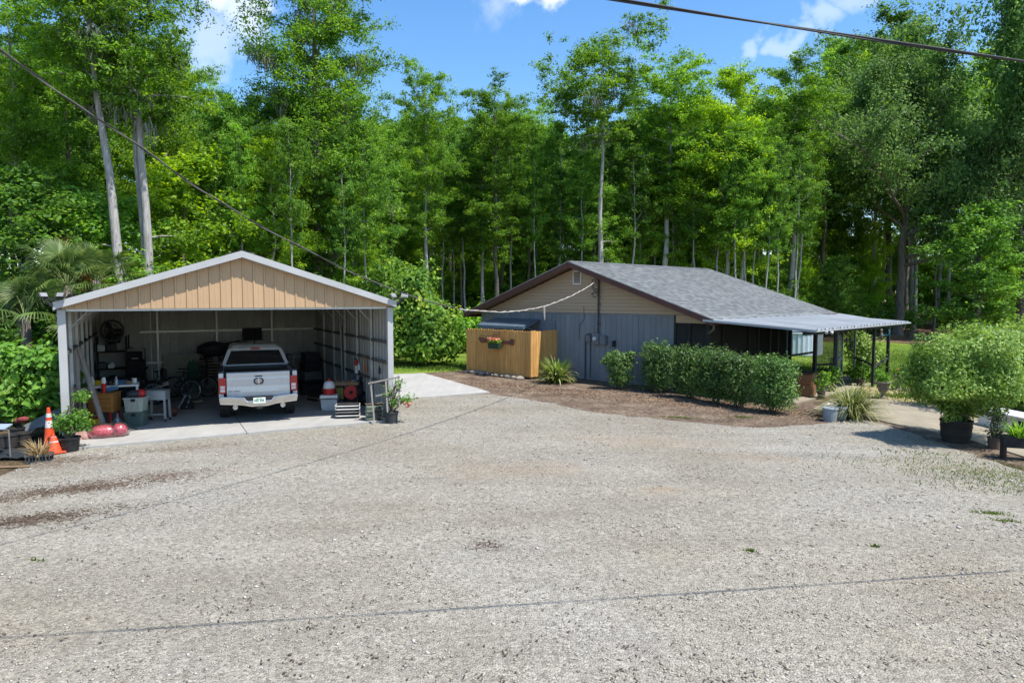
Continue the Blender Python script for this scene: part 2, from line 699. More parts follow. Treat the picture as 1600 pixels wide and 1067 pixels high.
def soil_material(name, cols, s1=0.5, s2=14, rough=0.95, bump=0.8):
    m, nt, out = newmat(name)
    g = N(nt, 'ShaderNodeNewGeometry')
    v = g.outputs['Position']
    a = noise(nt, v, s1, 6, 0.68, .3)
    b = noise(nt, v, s2, 6, 0.75)
    mx = N(nt, 'ShaderNodeMath', operation='MULTIPLY_ADD')
    nt.links.new(b, mx.inputs[0])
    mx.inputs[1].default_value = 0.5
    sc = N(nt, 'ShaderNodeMath', operation='MULTIPLY')
    nt.links.new(a, sc.inputs[0])
    sc.inputs[1].default_value = 0.5
    nt.links.new(sc.outputs[0], mx.inputs[2])
    k = len(cols)
    col = ramp(nt, mx.outputs[0], [(0.34 + 0.32 * i / (k - 1), c) for i, c in enumerate(cols)])
    vo = N(nt, 'ShaderNodeTexVoronoi')
    vo.inputs['Scale'].default_value = s2 * 2
    nt.links.new(v, vo.inputs['Vector'])
    sep = N(nt, 'ShaderNodeSeparateColor')
    nt.links.new(vo.outputs['Color'], sep.inputs[0])
    col = mulcol(nt, col, sep.outputs[0], 0.6, 1.4)
    p = N(nt, 'ShaderNodeBsdfPrincipled')
    p.inputs['Roughness'].default_value = rough
    p.inputs['Specular IOR Level'].default_value = 0.1
    nt.links.new(col, p.inputs['Base Color'])
    nt.links.new(bumpn(nt, b, bump, 0.04), p.inputs['Normal'])
    nt.links.new(p.outputs[0], out.inputs[0])
    return m


def concrete_material(name, c1, c2, stain=(0.3, 0.27, 0.23)):
    m, nt, out = newmat(name)
    g = N(nt, 'ShaderNodeNewGeometry')
    v = g.outputs['Position']
    a = noise(nt, v, 0.9, 6, 0.65, .3)
    b = noise(nt, v, 22, 5, 0.7)
    col = ramp(nt, a, [(0.28, stain), (0.42, c2), (0.65, c1)])
    col = mulcol(nt, col, b, 0.84, 1.14)
    # tyre rubbing, drips and dust
    mpc = N(nt, 'ShaderNodeMapping')
    mpc.inputs['Rotation'].default_value = (0, 0, -.5)
    mpc.inputs['Scale'].default_value = (2.2, .35, 1)
    nt.links.new(v, mpc.inputs['Vector'])
    col = mulcol(nt, col, noise(nt, mpc.outputs[0], 1.5, 6, .7, .3), 0.72, 1.2)
    p = N(nt, 'ShaderNodeBsdfPrincipled')
    p.inputs['Roughness'].default_value = 0.85
    p.inputs['Specular IOR Level'].default_value = 0.2
    nt.links.new(col, p.inputs['Base Color'])
    nt.links.new(bumpn(nt, b, 0.25, 0.01), p.inputs['Normal'])
    nt.links.new(p.outputs[0], out.inputs[0])
    return m


M_gravel = gravel_material()
M_forest = soil_material('forest_floor', [(0.035, 0.03, 0.016), (0.09, 0.065, 0.036), (0.17, 0.12, 0.07)], .25, 5)
M_mulch = soil_material('mulch', [(0.045, 0.032, 0.023), (0.105, 0.075, 0.054), (0.175, 0.132, 0.097), (0.33, 0.265, 0.185)], 1.1, 9)
M_straw = soil_material('pine_straw', [(0.10, 0.055, 0.035), (0.22, 0.125, 0.08), (0.32, 0.2, 0.13)], .3, 6)
M_lawn = soil_material('lawn_turf', [(0.038, 0.068, 0.011), (0.076, 0.136, 0.016), (0.145, 0.208, 0.027), (0.230, 0.224, 0.054)], .35, 7)
M_dry = soil_material('dry_turf', [(0.10, 0.12, 0.035), (0.22, 0.19, 0.09), (0.36, 0.29, 0.17), (0.2, 0.22, 0.06)], .7, 10)
M_conc = concrete_material('concrete', (0.378, 0.369, 0.347), (0.333, 0.324, 0.302), (0.270, 0.257, 0.230))
M_conc_new = concrete_material('concrete_new', (0.400, 0.388, 0.364), (0.368, 0.356, 0.332), (0.328, 0.316, 0.288))
M_path = concrete_material('concrete_path', (0.33, 0.285, 0.215), (0.265, 0.23, 0.17), (0.15, 0.135, 0.095))


def sheet(name, pts, z, m, jitter=0.0, step=0.5, seed=1, kind='structure', thick=0.0):
    """a ground sheet with an uneven outline"""
    q = random.Random(seed)
    o = []
    for i, p in enumerate(pts):
        a, b = Vector(p[:2]), Vector(pts[(i + 1) % len(pts)][:2])
        n = max(1, int((b - a).length / step)) if jitter else 1
        for k in range(n):
            c = a.lerp(b, k / n)
            if jitter:
                c = c + Vector((q.uniform(-jitter, jitter), q.uniform(-jitter, jitter)))
            o.append(c)
    bm = bmesh.new()
    vs = [bm.verts.new((c.x, c.y, z)) for c in o]
    f = bm.faces.new(vs)
    if f.normal.z < 0: f.normal_flip()
    if thick:
        r = bmesh.ops.extrude_face_region(bm, geom=[f])
        for v in r['geom']:
            if isinstance(v, bmesh.types.BMVert): v.co.z += thick
        bmesh.ops.recalc_face_normals(bm, faces=bm.faces)
    bmesh.ops.triangulate(bm, faces=[f for f in bm.faces if len(f.verts) > 4])
    me = bpy.data.meshes.new(name)
    bm.to_mesh(me)
    bm.free()
    me.materials.append(m)
    ob = link(name, me)
    return tag(ob, kind=kind)


ground = MB().quad((-400, -60, 0), (400, -60, 0), (400, 500, 0), (-400, 500, 0)).build('ground', M_forest)
tag(ground, kind='structure')

G_pts = [at(-260, 800), at(0, 742), at(90, 708), at(130, 688), at(575, 648), at(612, 622), at(764, 616), at(850, 628), at(930, 645), at(1050, 657), at(1180, 669), at(1285, 662), at(1345, 653),
         at(1420, 676), at(1500, 704), at(1620, 745), at(1760, 770), (22, 3, 0), (24, -14, 0), (-24, -14, 0), (-22, 3, 0)]
gravel = sheet('gravel_yard', G_pts, 0.008, M_gravel, .10, .35, 3)
mulch = sheet('mulch_bed', [at(640, 585), at(728, 578), at(1000, 588), at(1110, 600), at(1260, 620), at(1400, 640), at(1480, 672), at(1610, 712), at(1640, 740), at(1500, 708), at(1420, 680), at(1345, 657), at(1285, 666), at(1180, 673), at(1050, 661), at(930, 649), at(850, 632), at(764, 620), at(690, 600)], 0.004, M_mulch, .12, .4, 5)
lawn_left = sheet('lawn', [at(560, 600), at(560, 562), at(620, 553), at(740, 552), at(790, 556), at(780, 574), at(735, 582), at(690, 588)], 0.003, M_lawn, .15, .6, 6)
lawn_right = sheet('lawn', [at(1180, 600), at(1150, 565), at(1220, 540), at(1330, 531), at(1460, 540), at(1640, 545), at(1900, 560), at(1900, 640), at(1560, 622), at(1470, 618), at(1380, 608), at(1300, 606)], 0.003, M_lawn, .3, .8, 8)
dry = sheet('dry_lawn', [at(1330, 604), at(1400, 604), at(1480, 616), at(1570, 622), at(1900, 642), at(1900, 700), at(1600, 677), at(1480, 642), at(1395, 624), at(1340, 620)], 0.006, M_dry, .2, .5, 9)
straw = sheet('pine_straw', [at(1340, 531), at(1400, 512), at(1440, 503), at(1560, 503), at(1650, 520), at(1640, 542), at(1460, 537)], 0.005, M_straw, .4, .8, 10)
path_pts = [at(1270, 640), at(1300, 624), at(1385, 625), at(1480, 643), at(1600, 678), at(1700, 700), at(1660, 735), at(1600, 715), at(1500, 684), at(1400, 664), at(1335, 650)]
path = sheet('concrete_path', path_pts, 0.0, M_path, 0, thick=0.03)
apron = sheet('concrete_apron', [at(598, 626), at(660, 622), at(766, 614), at(740, 606), at(662, 584), at(606, 586)], 0.0, M_conc_new, 0, thick=0.035)


# loose stones on the yard (nobody could count them)
def in_poly(x, y, poly):
    c = np.zeros(x.shape, bool)
    n = len(poly)
    for i in range(n):
        x1, y1 = poly[i][0], poly[i][1]
        x2, y2 = poly[(i + 1) % n][0], poly[(i + 1) % n][1]
        k = ((y1 > y) != (y2 > y)) & (x < (x2 - x1) * (y - y1) / (y2 - y1 + 1e-12) + x1)
        c ^= k
    return c


def ground_scatter(n, r0, r1, a0, a1, rng):
    r = np.exp(rng.uniform(math.log(r0), math.log(r1), n))
    a = rng.uniform(a0, a1, n)
    return r * np.sin(a), r * np.cos(a)


def stones():
    rng = np.random.default_rng(11)
    x, y = ground_scatter(120000, 4.2, 26, R(-46), R(46), rng)
    k = in_poly(x, y, G_pts)
    # stones lie in drifts
    dens = 0.5 + 0.5 * np.sin(x * 1.9 + 2.1 * np.sin(y * .9)) * np.sin(y * 2.3 + 1.7 * np.sin(x * .7))
    k &= rng.random(len(x)) < 0.12 + 0.95 * dens ** 1.5
    x, y = x[k], y[k]
    n = len(x)
    s = np.clip(rng.lognormal(math.log(0.0095), 0.45, n), .004, .032) * (0.75 + 0.035 * np.hypot(x, y))
    base = np.array([[1, 0, 0], [0, 1, 0], [-1, 0, 0], [0, -1, 0], [0, 0, .8], [0, 0, -.5]], float)
    V = base[None] * (1 + rng.uniform(-.35, .35, (n, 6, 3)))
    V *= np.stack([np.ones(n), rng.uniform(.5, .95, n), rng.uniform(.35, .75, n)], -1)[:, None]
    a = rng.uniform(0, 6.283, n)
    c, sn = np.cos(a)[:, None], np.sin(a)[:, None]
    X = V[..., 0] * c - V[..., 1] * sn
    Y = V[..., 0] * sn + V[..., 1] * c
    V = np.stack([X, Y, V[..., 2]], -1) * s[:, None, None]
    V += np.stack([x, y, np.full(n, .008) + s * .2], -1)[:, None]
    F = np.array([[0, 1, 4], [1, 2, 4], [2, 3, 4], [3, 0, 4], [1, 0, 5], [2, 1, 5], [3, 2, 5], [0, 3, 5]])
    F = (F[None] + 6 * np.arange(n)[:, None, None]).reshape(-1, 3)
    m, nt, out = newmat('stone')
    g = N(nt, 'ShaderNodeNewGeometry')
    col = ramp(nt, g.outputs['Random Per Island'], [(0.0, (0.15, .125, .10)), (0.12, (0.255, .22, .17)), (0.55, (0.345, .306, .246)), (0.85, (0.415, .38, .325)), (1.0, (0.53, .50, .455))])
    p = N(nt, 'ShaderNodeBsdfPrincipled')
    p.inputs['Roughness'].default_value = 0.9
    p.inputs['Specular IOR Level'].default_value = 0.15
    nt.links.new(col, p.inputs['Base Color'])
    nt.links.new(p.outputs[0], out.inputs[0])
    tag(link('gravel_stones', np_mesh('gravel_stones', V.reshape(-1, 3), F, m)), 'loose pale stones scattered over the gravel yard', 'gravel', kind='stuff')


stones()


def litter(name, label, cat, spots, m, L, W, rng, flat=0.9):
    """leaf litter, twigs: small flat flakes lying on the ground"""
    P = []
    for (cx, cy, rx, ry, ang, n) in spots:
        u = rng.normal(size=(n, 2)) * 0.55
        c, s = math.cos(ang), math.sin(ang)
        P.append(np.stack([cx + u[:, 0] * rx * c - u[:, 1] * ry * s, cy + u[:, 0] * rx * s + u[:, 1] * ry * c, np.full(n, .02)], -1))
    P = np.concatenate(P)
    n = len(P)
    Nn = rng.normal(size=(n, 3)) * (1 - flat)
    Nn[:, 2] += 1
    V, F = leaf_arrays(P, Nn, L * rng.uniform(.5, 1.5, n), W * rng.uniform(.5, 1.5, n), rng)
    V[:, 2] = np.maximum(V[:, 2], 0.0095)
    return tag(link(name, np_mesh(name, V, F, m)), label, cat, kind='stuff')


rng0 = np.random.default_rng(5)
M_litter = mat('litter_dark', (0.10, 0.065, 0.04), (0.035, 0.025, 0.018), 3, .95)
M_litter2 = mat('litter_tan', (0.34, 0.22, 0.13), (0.12, 0.075, 0.05), 2, .95)
sp = []
for (px, py, rx, ry, n) in ((110, 765, 2.4, .5, 700), (20, 815, 2.0, .4, 500), (235, 745, 1.6, .4, 300), (300, 700, 1.5, .3, 120), (60, 720, 2.5, .5, 300), (765, 853, .25, .18, 60)):
    c = at(px, py)
    sp.append((c.x, c.y, rx, ry, .45, n))
for i in range(520):
    r = math.exp(rnd.uniform(math.log(4.6), math.log(22)))
    a = rnd.uniform(-.7, .7)
    sp.append((r * math.sin(a), r * math.cos(a), rnd.uniform(.1, .6), rnd.uniform(.03, .14), rnd.uniform(-.3, .6), rnd.randint(1, 7)))
litter('leaf_litter', 'dark crumbs of soil and dead leaf on the gravel', 'litter', sp, M_litter, .035, .02, rng0)
sp = []
for i in range(200):
    t = rnd.random()
    p0 = at(740, 600).lerp(at(1290, 652), t)
    sp.append((p0.x + rnd.uniform(-.6, .6), p0.y + rnd.uniform(-.5, 1.0), .9, .5, rnd.uniform(0, 3), 22))
litter('mulch_chips', 'tan and brown bark chips lying on the mulch bed', 'mulch', sp, M_litter2, .07, .03, rng0, .7)

M_grass = leafmat('grass_blade', (0.05, 0.09, 0.015), (0.10, 0.18, 0.025), (0.2, 0.27, 0.05), .35, .5, extra=(0.36, 0.3, 0.12))


def tufts(name, label, spots, rng, hh=.1, w=.012):
    Vs = []
    for (cx, cy, rx, ry, ang, n) in spots:
        u = rng.normal(size=(n, 2)) * .5
        c, s = math.cos(ang), math.sin(ang)
        x = cx + u[:, 0] * rx * c - u[:, 1] * ry * s
        y = cy + u[:, 0] * rx * s + u[:, 1] * ry * c
        a = rng.uniform(0, 6.28, n)
        h = hh * rng.uniform(.4, 1.3, n)
        lean = rng.uniform(.1, .8, n) * h
        d = rng.uniform(0, 6.28, n)
        V = np.empty((n, 3, 3))
        V[:, 0] = np.stack([x - np.cos(a) * w, y - np.sin(a) * w, np.zeros(n)], -1)
        V[:, 1] = np.stack([x + np.cos(a) * w, y + np.sin(a) * w, np.zeros(n)], -1)
        V[:, 2] = np.stack([x + np.cos(d) * lean, y + np.sin(d) * lean, h], -1)
        Vs.append(V.reshape(-1, 3))
    V = np.concatenate(Vs)
    return tag(link(name, np_mesh(name, V, np.arange(len(V)).reshape(-1, 3), M_grass)), label, 'grass', kind='stuff')


sp = []
for (px, py, rx, ry, n) in ((1520, 738, 2.2, 1.0, 900), (1590, 750, 1.7, .9, 700), (1465, 722, 1.6, .5, 260), (1550, 803, .25, .08, 160), (1575, 815, .2, .06, 80), (60, 876, .14, .05, 26), (1172, 862, .07, .03, 60), (1062, 653, .5, .12, 200), (1160, 652, .4, .12, 160),
                            (1005, 605, .5, .2, 150), (940, 600, .6, .1, 120), (1367, 855, .06, .03, 40), (1440, 708, 1.2, .35, 200), (1180, 600, 1.4, .2, 250), (1660, 770, 2, .5, 800)):
    c = at(px, py)
    sp.append((c.x, c.y, rx, ry, -.3, n))
tufts('grass_tufts', 'thin grass growing through the gravel edge', sp, rng0, .045)
sp = []
for (px, py, rx, ry, n) in ((640, 570, 3, 1.6, 2500), (700, 575, 2, 1.2, 1800), (1400, 560, 5, 5, 7000), (1360, 580, 4, 2.5, 5000), (1500, 590, 5, 4, 6000), (1560, 620, 4, 2, 3000), (1250, 575, 2, 3, 2500), (1440, 620, 1.6, .5, 900)):
    c = at(px, py)
    sp.append((c.x, c.y, rx, ry, 0, n))
tufts('lawn_grass', 'short bright grass of the shaded lawns', sp, rng0, .11, .02)

# ------------------------------------------------------------------ trees
M_bark_pale = mat('bark_pale', (0.50, 0.48, 0.445), (0.22, 0.20, 0.18), 3.0, .9, stretch=(5, 5, .5), bump=.8, bscale=9, var=.2, bdist=.03)
M_bark_dark = mat('bark_dark', (0.238, 0.203, 0.168), (0.070, 0.059, 0.049), 3.0, .9, stretch=(5, 5, .6), bump=.8, bscale=9, var=.3, bdist=.03)
M_moss = mat('hanging_moss', (0.27, 0.28, 0.235), (0.13, 0.14, 0.11), 3, .95)
M_lf_cyp = leafmat('leaf_cypress', (0.063, 0.151, 0.025), (0.131, 0.272, 0.032), (0.243, 0.435, 0.043), .5, .55, extra=(0.360, 0.544, 0.050))
M_lf_yel = leafmat('leaf_young', (0.117, 0.233, 0.028), (0.245, 0.423, 0.041), (0.396, 0.571, 0.050), .5, .5, extra=(0.490, 0.635, 0.069))
M_lf_brd = leafmat('leaf_broad', (0.060, 0.142, 0.028), (0.111, 0.246, 0.041), (0.202, 0.373, 0.059), .5, .5, extra=(0.297, 0.464, 0.079))
M_lf_oak = leafmat('leaf_oak', (0.074, 0.151, 0.041), (0.140, 0.260, 0.071), (0.237, 0.397, 0.106), .5, .45, extra=(0.363, 0.518, 0.164))
M_lf_und = leafmat('leaf_understory', (0.070, 0.169, 0.028), (0.146, 0.305, 0.043), (0.263, 0.469, 0.059), .5, .6, extra=(0.378, 0.566, 0.079))


def crown_from(clusters, nleaf, L, W, rng, up=.55, droop=0.1):
    """clusters: (x,y,z,rx,ry,rz) ellipsoids of foliage"""
    C = np.array([c[:6] for c in clusters], float)
    w = (C[:, 3] * C[:, 4] * np.maximum(C[:, 5], .25 * C[:, 3])) ** 0.6
    cnt = np.maximum(3, (nleaf * w / w.sum()).astype(int))
    idx = np.repeat(np.arange(len(C)), cnt)
    n = len(idx)
    d = unit(rng.normal(size=(n, 3)))
    r = rng.random((n, 1)) ** 0.75 * 1.12
    # each spray is made of smaller tufts, so that it has gaps of its own
    lump = np.sin(d * 6.3 + C[idx, :3] * 3.1).prod(1, keepdims=True)
    r = r * (1 + .55 * lump)
    P = C[idx, :3] + d * r * C[idx, 3:6]
    Nn = d * 0.7 + rng.normal(size=(n, 3)) * 0.6
    Nn[:, 2] += up
    return leaf_arrays(P, Nn, L * rng.uniform(.6, 1.4, n), W * rng.uniform(.6, 1.4, n), rng, droop)


def gen_tree(seed, H, r0, kind, base, CR, nleaf, leafL, leafW, leaf_mat, bark, lean=(0, 0), moss=0, nb=None, flat=None, top=1.0, low=(), twin=0, elv=None, fill=130):
    """meshes of one tree: trunk with limbs, crown of separate leaves, hanging moss"""
    rng = np.random.default_rng(seed)
    k = 12
    t = np.linspace(0, 1, k)
    wob = np.cumsum(rng.normal(size=(k, 2)) * (0.0045 if kind == 'cypress' else .008) * H, axis=0)
    wob -= wob[0]
    fork = kind == 'oak'
    HT = H * (0.48 if fork else 0.97)
    trunk = np.stack([wob[:, 0] * .6 + lean[0] * t * HT, wob[:, 1] * .6 + lean[1] * t * HT, -0.3 + t * HT], -1)
    rad = r0 * (1 - 0.86 * t ** 1.1) * (1 + 0.7 * np.exp(-t * H / 0.8))
    if fork: rad = r0 * (1 - .4 * t) * (1 + 0.7 * np.exp(-t * H / 0.8))
    wood = [tube_arrays(trunk, rad, 9)]
    if twin:
        t2 = trunk + np.stack([-twin * (1 - .2 * t) + .04 * np.sin(t * 9), np.full(k, .25), np.zeros(k)], -1)
        wood.append(tube_arrays(t2, rad * .72, 8))
    cl, hang = [], []

    def tp(u):
        i = min(int(u * (k - 1)), k - 2)
        f = u * (k - 1) - i
        return trunk[i] * (1 - f) + trunk[i + 1] * f

    def branch(p0, az, el, L, r, curl, csize, flatk, depth=0, segs=5):
        pts = [p0]
        a, e = az, el
        for s in range(segs):
            a += rng.normal() * .22
            e += curl / segs + rng.normal() * .1
            pts.append(pts[-1] + np.array([math.cos(a) * math.cos(e), math.sin(a) * math.cos(e), math.sin(e)]) * L / segs)
        pts = np.array(pts)
        wood.append(tube_arrays(pts, r * np.linspace(1, .25, segs + 1), 5))
        for s, f in ((segs, 1.0), (segs - 1, .95), (segs - 2, .8), (segs - 3, .55)):
            if s < 1 or (s < segs - 2 and depth > 0): continue
            cs = csize * f * rng.uniform(.5, 1.3)
            off = rng.normal(size=3) * cs * .35
            c = pts[s] + off * np.array([1, 1, .4])
            cl.append((c[0], c[1], c[2], cs, cs, cs * flatk))
        hang.append(pts[-1])
        hang.append(pts[-2])
        if depth < 1 or (fork and depth < 2):
            for s in range(2, segs + 1):
                for sg in (-1, 1):
                    if rng.random() < .8:
                        branch(pts[s - 1], a + sg * rng.uniform(.5, 1.1), e + rng.uniform(-.15, .3), L * rng.uniform(.28, .5), r * .4, curl * .6, csize * .75, flatk, depth + 1, 3)

    if kind == 'oak':
        nb = nb or 9
        for i in range(nb):
            u = rng.uniform(.45, 1.0)
            az = i * 2.4 + rng.uniform(-.3, .3)
            el = rng.uniform(.15, .55) if i % 3 else rng.uniform(.8, 1.2)
            branch(tp(u), az, el, CR * rng.uniform(.7, 1.05), r0 * .42, .25, CR * .17, .62, 0, 6)
    else:
        nb = nb or (30 if kind == 'cypress' else 18)
        for i in range(nb):
            u = base + (1 - base) * ((i + rng.random()) / nb)
            v = (u - base) / (1 - base)
            az = i * 2.399 + rng.uniform(-.5, .5)
            if kind == 'cypress':
                prof = (0.55 + .45 * math.sin(min(1, v * 1.6) * math.pi * .5)) * (1 - v * .62 * top)
                el, curl, fl, cs = rng.uniform(.1, .95) + .2 * v, -.35, flat or .6, .15
            else:
                prof = math.sin(min(1, .25 + v * .75) * math.pi) ** .6 * .9 + .12
                el, curl, fl, cs = rng.uniform(.35, 1.05), -.15, flat or .75, .18
            if elv: el = rng.uniform(*elv)
            L = CR * prof * rng.uniform(.55, 1.12)
            branch(tp(u), az, el, L, r0 * .22 * (1 - .6 * v), curl, max(.38, cs * (L * .6 + CR * .45)), fl)
        c = tp(1.0)
        for j in range(4):
            o = rng.normal(size=3) * CR * .14
            cs = CR * .22
            cl.append((c[0] + o[0], c[1] + o[1], c[2] + o[2] * .8, cs, cs, cs * .7))
    # smaller sprays fill the crown between the limbs, unevenly round the stem
    nf = fill
    ph = rng.uniform(0, 6.28, 4)
    for i in range(nf):
        v = rng.random() ** (.9 if kind != 'oak' else .8)
        az = rng.uniform(0, 6.283)
        if kind == 'cypress':
            env = (.45 + .55 * math.sin(min(1, v * 1.9) * math.pi / 2)) * (1 - v * .60 * top) * (1 if v < .93 else .7)
            env = env * .92
        else:
            env = math.sin(min(1, .2 + v * .78) * math.pi) ** .55
        env *= 1 + .24 * math.sin(2 * az + ph[0] + 6 * v) + .2 * math.sin(3 * az + ph[1] - 9 * v)
        rr = CR * env * rng.random() ** .45
        cs = CR * rng.uniform(.075, .19)
        if kind == 'oak':
            c = np.array([0, 0, H * (.30 + .62 * v)])
            cs = CR * rng.uniform(.05, .13)
        else:
            c = tp(base + (1 - base) * v * .97)
        cl.append((c[0] + rr * math.cos(az), c[1] + rr * math.sin(az), c[2] + .12 * rr + rng.normal() * .35, cs, cs, cs * rng.uniform(.5, .9)))
    for (u, dx, dy, s) in low:
        c = tp(u)
        cl.append((c[0] + dx, c[1] + dy, c[2], s, s, s * .5))
        wood.append(tube_arrays(np.array([c, c + np.array([dx * .5, dy * .5, .1]), c + np.array([dx, dy, .1])]), np.array([.05, .035, .015]), 4))
    V, F = join_arrays(wood)
    tm = np_mesh('trunk', V, F, bark, True)
    V, F = crown_from(cl, nleaf, leafL, leafW, rng)
    cm = np_mesh('crown', V, F, leaf_mat)
    mm = None
    if moss:
        hs = np.array(hang)[rng.choice(len(hang), min(len(hang), moss), replace=False)]
        Vs = []
        for p in hs:
            q = rng.integers(30, 70)
            dx = rng.normal(size=q) * .32
            dy = rng.normal(size=q) * .32
            ln = rng.uniform(.35, 1.0, q) * rng.uniform(.5, 1.5) * np.exp(-(dx * dx + dy * dy) * 2.2)
            w = rng.uniform(.010, .034, q)
            a = rng.uniform(0, 6.28, q)
            ca, sa = np.cos(a) * w, np.sin(a) * w
            c = np.stack([p[0] + dx, p[1] + dy, p[2] + rng.normal(size=q) * .12], -1)
            for s_ in range(3):
                step = np.stack([rng.normal(size=q) * .05, rng.normal(size=q) * .05, -ln / 3], -1)
                w0, w1 = (1, .9, .6)[s_], (.9, .6, .1)[s_]
                V4 = np.empty((q, 4, 3))
                o_ = np.stack([ca, sa, np.zeros(q)], -1)
                V4[:, 0] = c - o_ * w0
                V4[:, 1] = c + o_ * w0
                c = c + step
                V4[:, 2] = c + o_ * w1
                V4[:, 3] = c - o_ * w1
                Vs.append(V4.reshape(-1, 3))
        V = np.concatenate(Vs)
        mm = np_mesh('moss', V, np.arange(len(V)).reshape(-1, 4), M_moss)
    return tm, cm, mm, H


def place_tree(proto, name, label, cat, x, y, h, rz, group=None, sxy=None):
    tm, cm, mm, H = proto
    s = h / H
    t = thing(name, label, cat, (x, y, 0), rz, group)
    t.scale = ((sxy or s), (sxy or s), s)
    link('trunk', tm, t)
    link('crown', cm, t)
    if mm: link('moss', mm, t)
    return t


T_cyp = [gen_tree(101 + i, 20, .20, 'cypress', (.42, .36, .48)[i], 3.3, 44000, .16, .062, M_lf_cyp, M_bark_pale if i != 1 else M_bark_dark, moss=0, nb=40, top=.28) for i in range(3)]
T_brd = [gen_tree(201 + i, 20, .18, 'broad', .34 + .07 * i, 3.6, 42000, .16, .085, (M_lf_brd, M_lf_und, M_lf_brd)[i], M_bark_dark, nb=26) for i in range(3)]
T_yel = gen_tree(301, 20, .17, 'broad', .24, 3.5, 42000, .155, .08, M_lf_yel, M_bark_pale, nb=34)
T_oak = [gen_tree(401 + i, 17, .30, 'oak', .3, 8.6, 80000, .19, .105, M_lf_oak, M_bark_dark) for i in range(2)]
T_und = [gen_tree(501 + i, 7, .09, 'broad', .12, 2.2, 20000, .14, .075, (M_lf_und, M_lf_brd, M_lf_yel)[i], M_bark_dark, nb=26, flat=.75) for i in range(3)]
T_thin = [gen_tree(601 + i, 18, .12, 'broad', .48, 2.3, 16000, .16, .08, (M_lf_brd, M_lf_und)[i], M_bark_pale, nb=20) for i in range(2)]


def H_for(py, y):
    return CAMH + (463 - py) * y / 1066.7


def tree_px(proto, px, top, y, name, label, cat='tree', rz=0, group=None, wide=1.0):
    p = at_depth(px, 463, y)
    h = H_for(top, y)
    return place_tree(proto, name, label, cat, p.x, p.y, h, rz, group, sxy=h / proto[3] * wide)


# the trees that stand out, one by one
t_lean = gen_tree(701, 19, .235, 'cypress', .58, 4.2, 30000, .17, .065, M_lf_cyp, M_bark_pale, lean=(-.105, .02), moss=28, nb=24, fill=70, low=((.30, -1.2, .3, .8), (.27, .9, -.4, .7)))
place_tree(t_lean, 'cypress_tree', 'leaning pale trunk hung with grey moss, left of the twin trunk behind the garage', 'tree', at_depth(203, 463, 27.6).x, 27.6, 19, 0)
t_twin = gen_tree(702, 20, .215, 'cypress', .52, 4.2, 36000, .17, .065, M_lf_cyp, M_bark_pale, lean=(-.05, 0), moss=20, nb=30, fill=100, low=((.30, 1.0, .3, .9),), twin=.34)
place_tree(t_twin, 'cypress_tree', 'tall twin trunk cypress just right of the leaning mossy trunk', 'tree', at_depth(239, 463, 28.6).x, 28.6, 20.5, .0)
t_big = gen_tree(703, 22, .33, 'cypress', .16, 5.2, 100000, .16, .066, M_lf_cyp, M_bark_dark, lean=(.01, 0), moss=45, nb=64, flat=.55, top=.62, fill=240)
tree_px(t_big, 494, -95, 38, 'cypress_tree', 'biggest mossy cypress, dark trunk rising behind the right half of the garage roof', rz=1.1)
t_flat = gen_tree(704, 22, .24, 'cypress', .70, 4.7, 30000, .20, .088, M_lf_cyp, M_bark_pale, moss=10, nb=20, flat=.5, top=.15, elv=(-.05, .55), fill=70, low=((.33, .8, .1, .7), (.28, .9, -.3, .6), (.24, -.5, -.3, .5), (.36, 1.4, .2, .6)))
tree_px(t_flat, 943, 66, 47, 'cypress_tree', 'tall bare grey trunk with a flat open top, above the house ridge', rz=.5)
tree_px(T_cyp[0], 670, 122, 44, 'cypress_tree', 'pale trunk cypress over the gap between garage and house', rz=2.1, wide=.95)
tree_px(T_cyp[1], 776, 140, 46, 'cypress_tree', 'dark cypress left of the house gable', rz=.3, wide=1.1)
tree_px(T_cyp[2], 1043, 92, 50, 'cypress_tree', 'dense cypress right of the flat topped tree', rz=4.0, wide=1.25)
tree_px(T_yel, 1135, 108, 50, 'gum_tree', 'yellow green tree behind the far end of the house ridge', rz=.2, wide=1.15)
tree_px(T_cyp[0], 1232, 104, 54, 'cypress_tree', 'dark green cypress between the yellow green tree and the big oak', rz=5.0, wide=1.2)
place_tree(T_brd[0], 'gum_tree', 'tall dark tree rising behind the oak on the right', 'tree', at_depth(1385, 463, 66).x, 66, H_for(22, 66), 1.9, sxy=1.75)
place_tree(T_oak[0], 'live_oak', 'wide grey green live oak with spreading dark limbs at the lawn edge', 'tree', at_depth(1402, 463, 57).x, 57, 25.5, .6, sxy=1.22)
place_tree(T_oak[1], 'live_oak', 'tall dark oak at the right edge of the photo', 'tree', at_depth(1590, 463, 55).x, 55, 33.0, 2.0, sxy=1.35)
place_tree(T_und[1], 'young_tree', 'rounded young tree low in front of the oak, right of its trunk', 'tree', at_depth(1522, 463, 50).x, 50, H_for(318, 50), 1.0, sxy=1.9)
tree_px(T_brd[1], 1460, 250, 61, 'slender_tree', 'slender tree with a flared base standing in pine straw', rz=2.5, wide=.8)
tree_px(T_brd[2], 1290, 140, 64, 'slender_tree', 'slender dark tree left of the big live oak', rz=.9, wide=1.1)
tree_px(T_brd[0], 362, 150, 36, 'slender_tree', 'slender grey trunk behind the garage ridge', rz=.8, wide=1.0)
tree_px(T_yel, 420, 215, 35, 'young_tree', 'bright green young tree left of the biggest cypress', rz=3.3, wide=1.15)
tree_px(T_yel, 560, 285, 37, 'young_tree', 'bright green young tree right of the biggest cypress', rz=5.1, wide=1.3)
tree_px(T_brd[1], 120, 40, 34, 'broadleaf_tree', 'dense broadleaf tree left of the leaning mossy trunk', rz=1.0, wide=1.1)
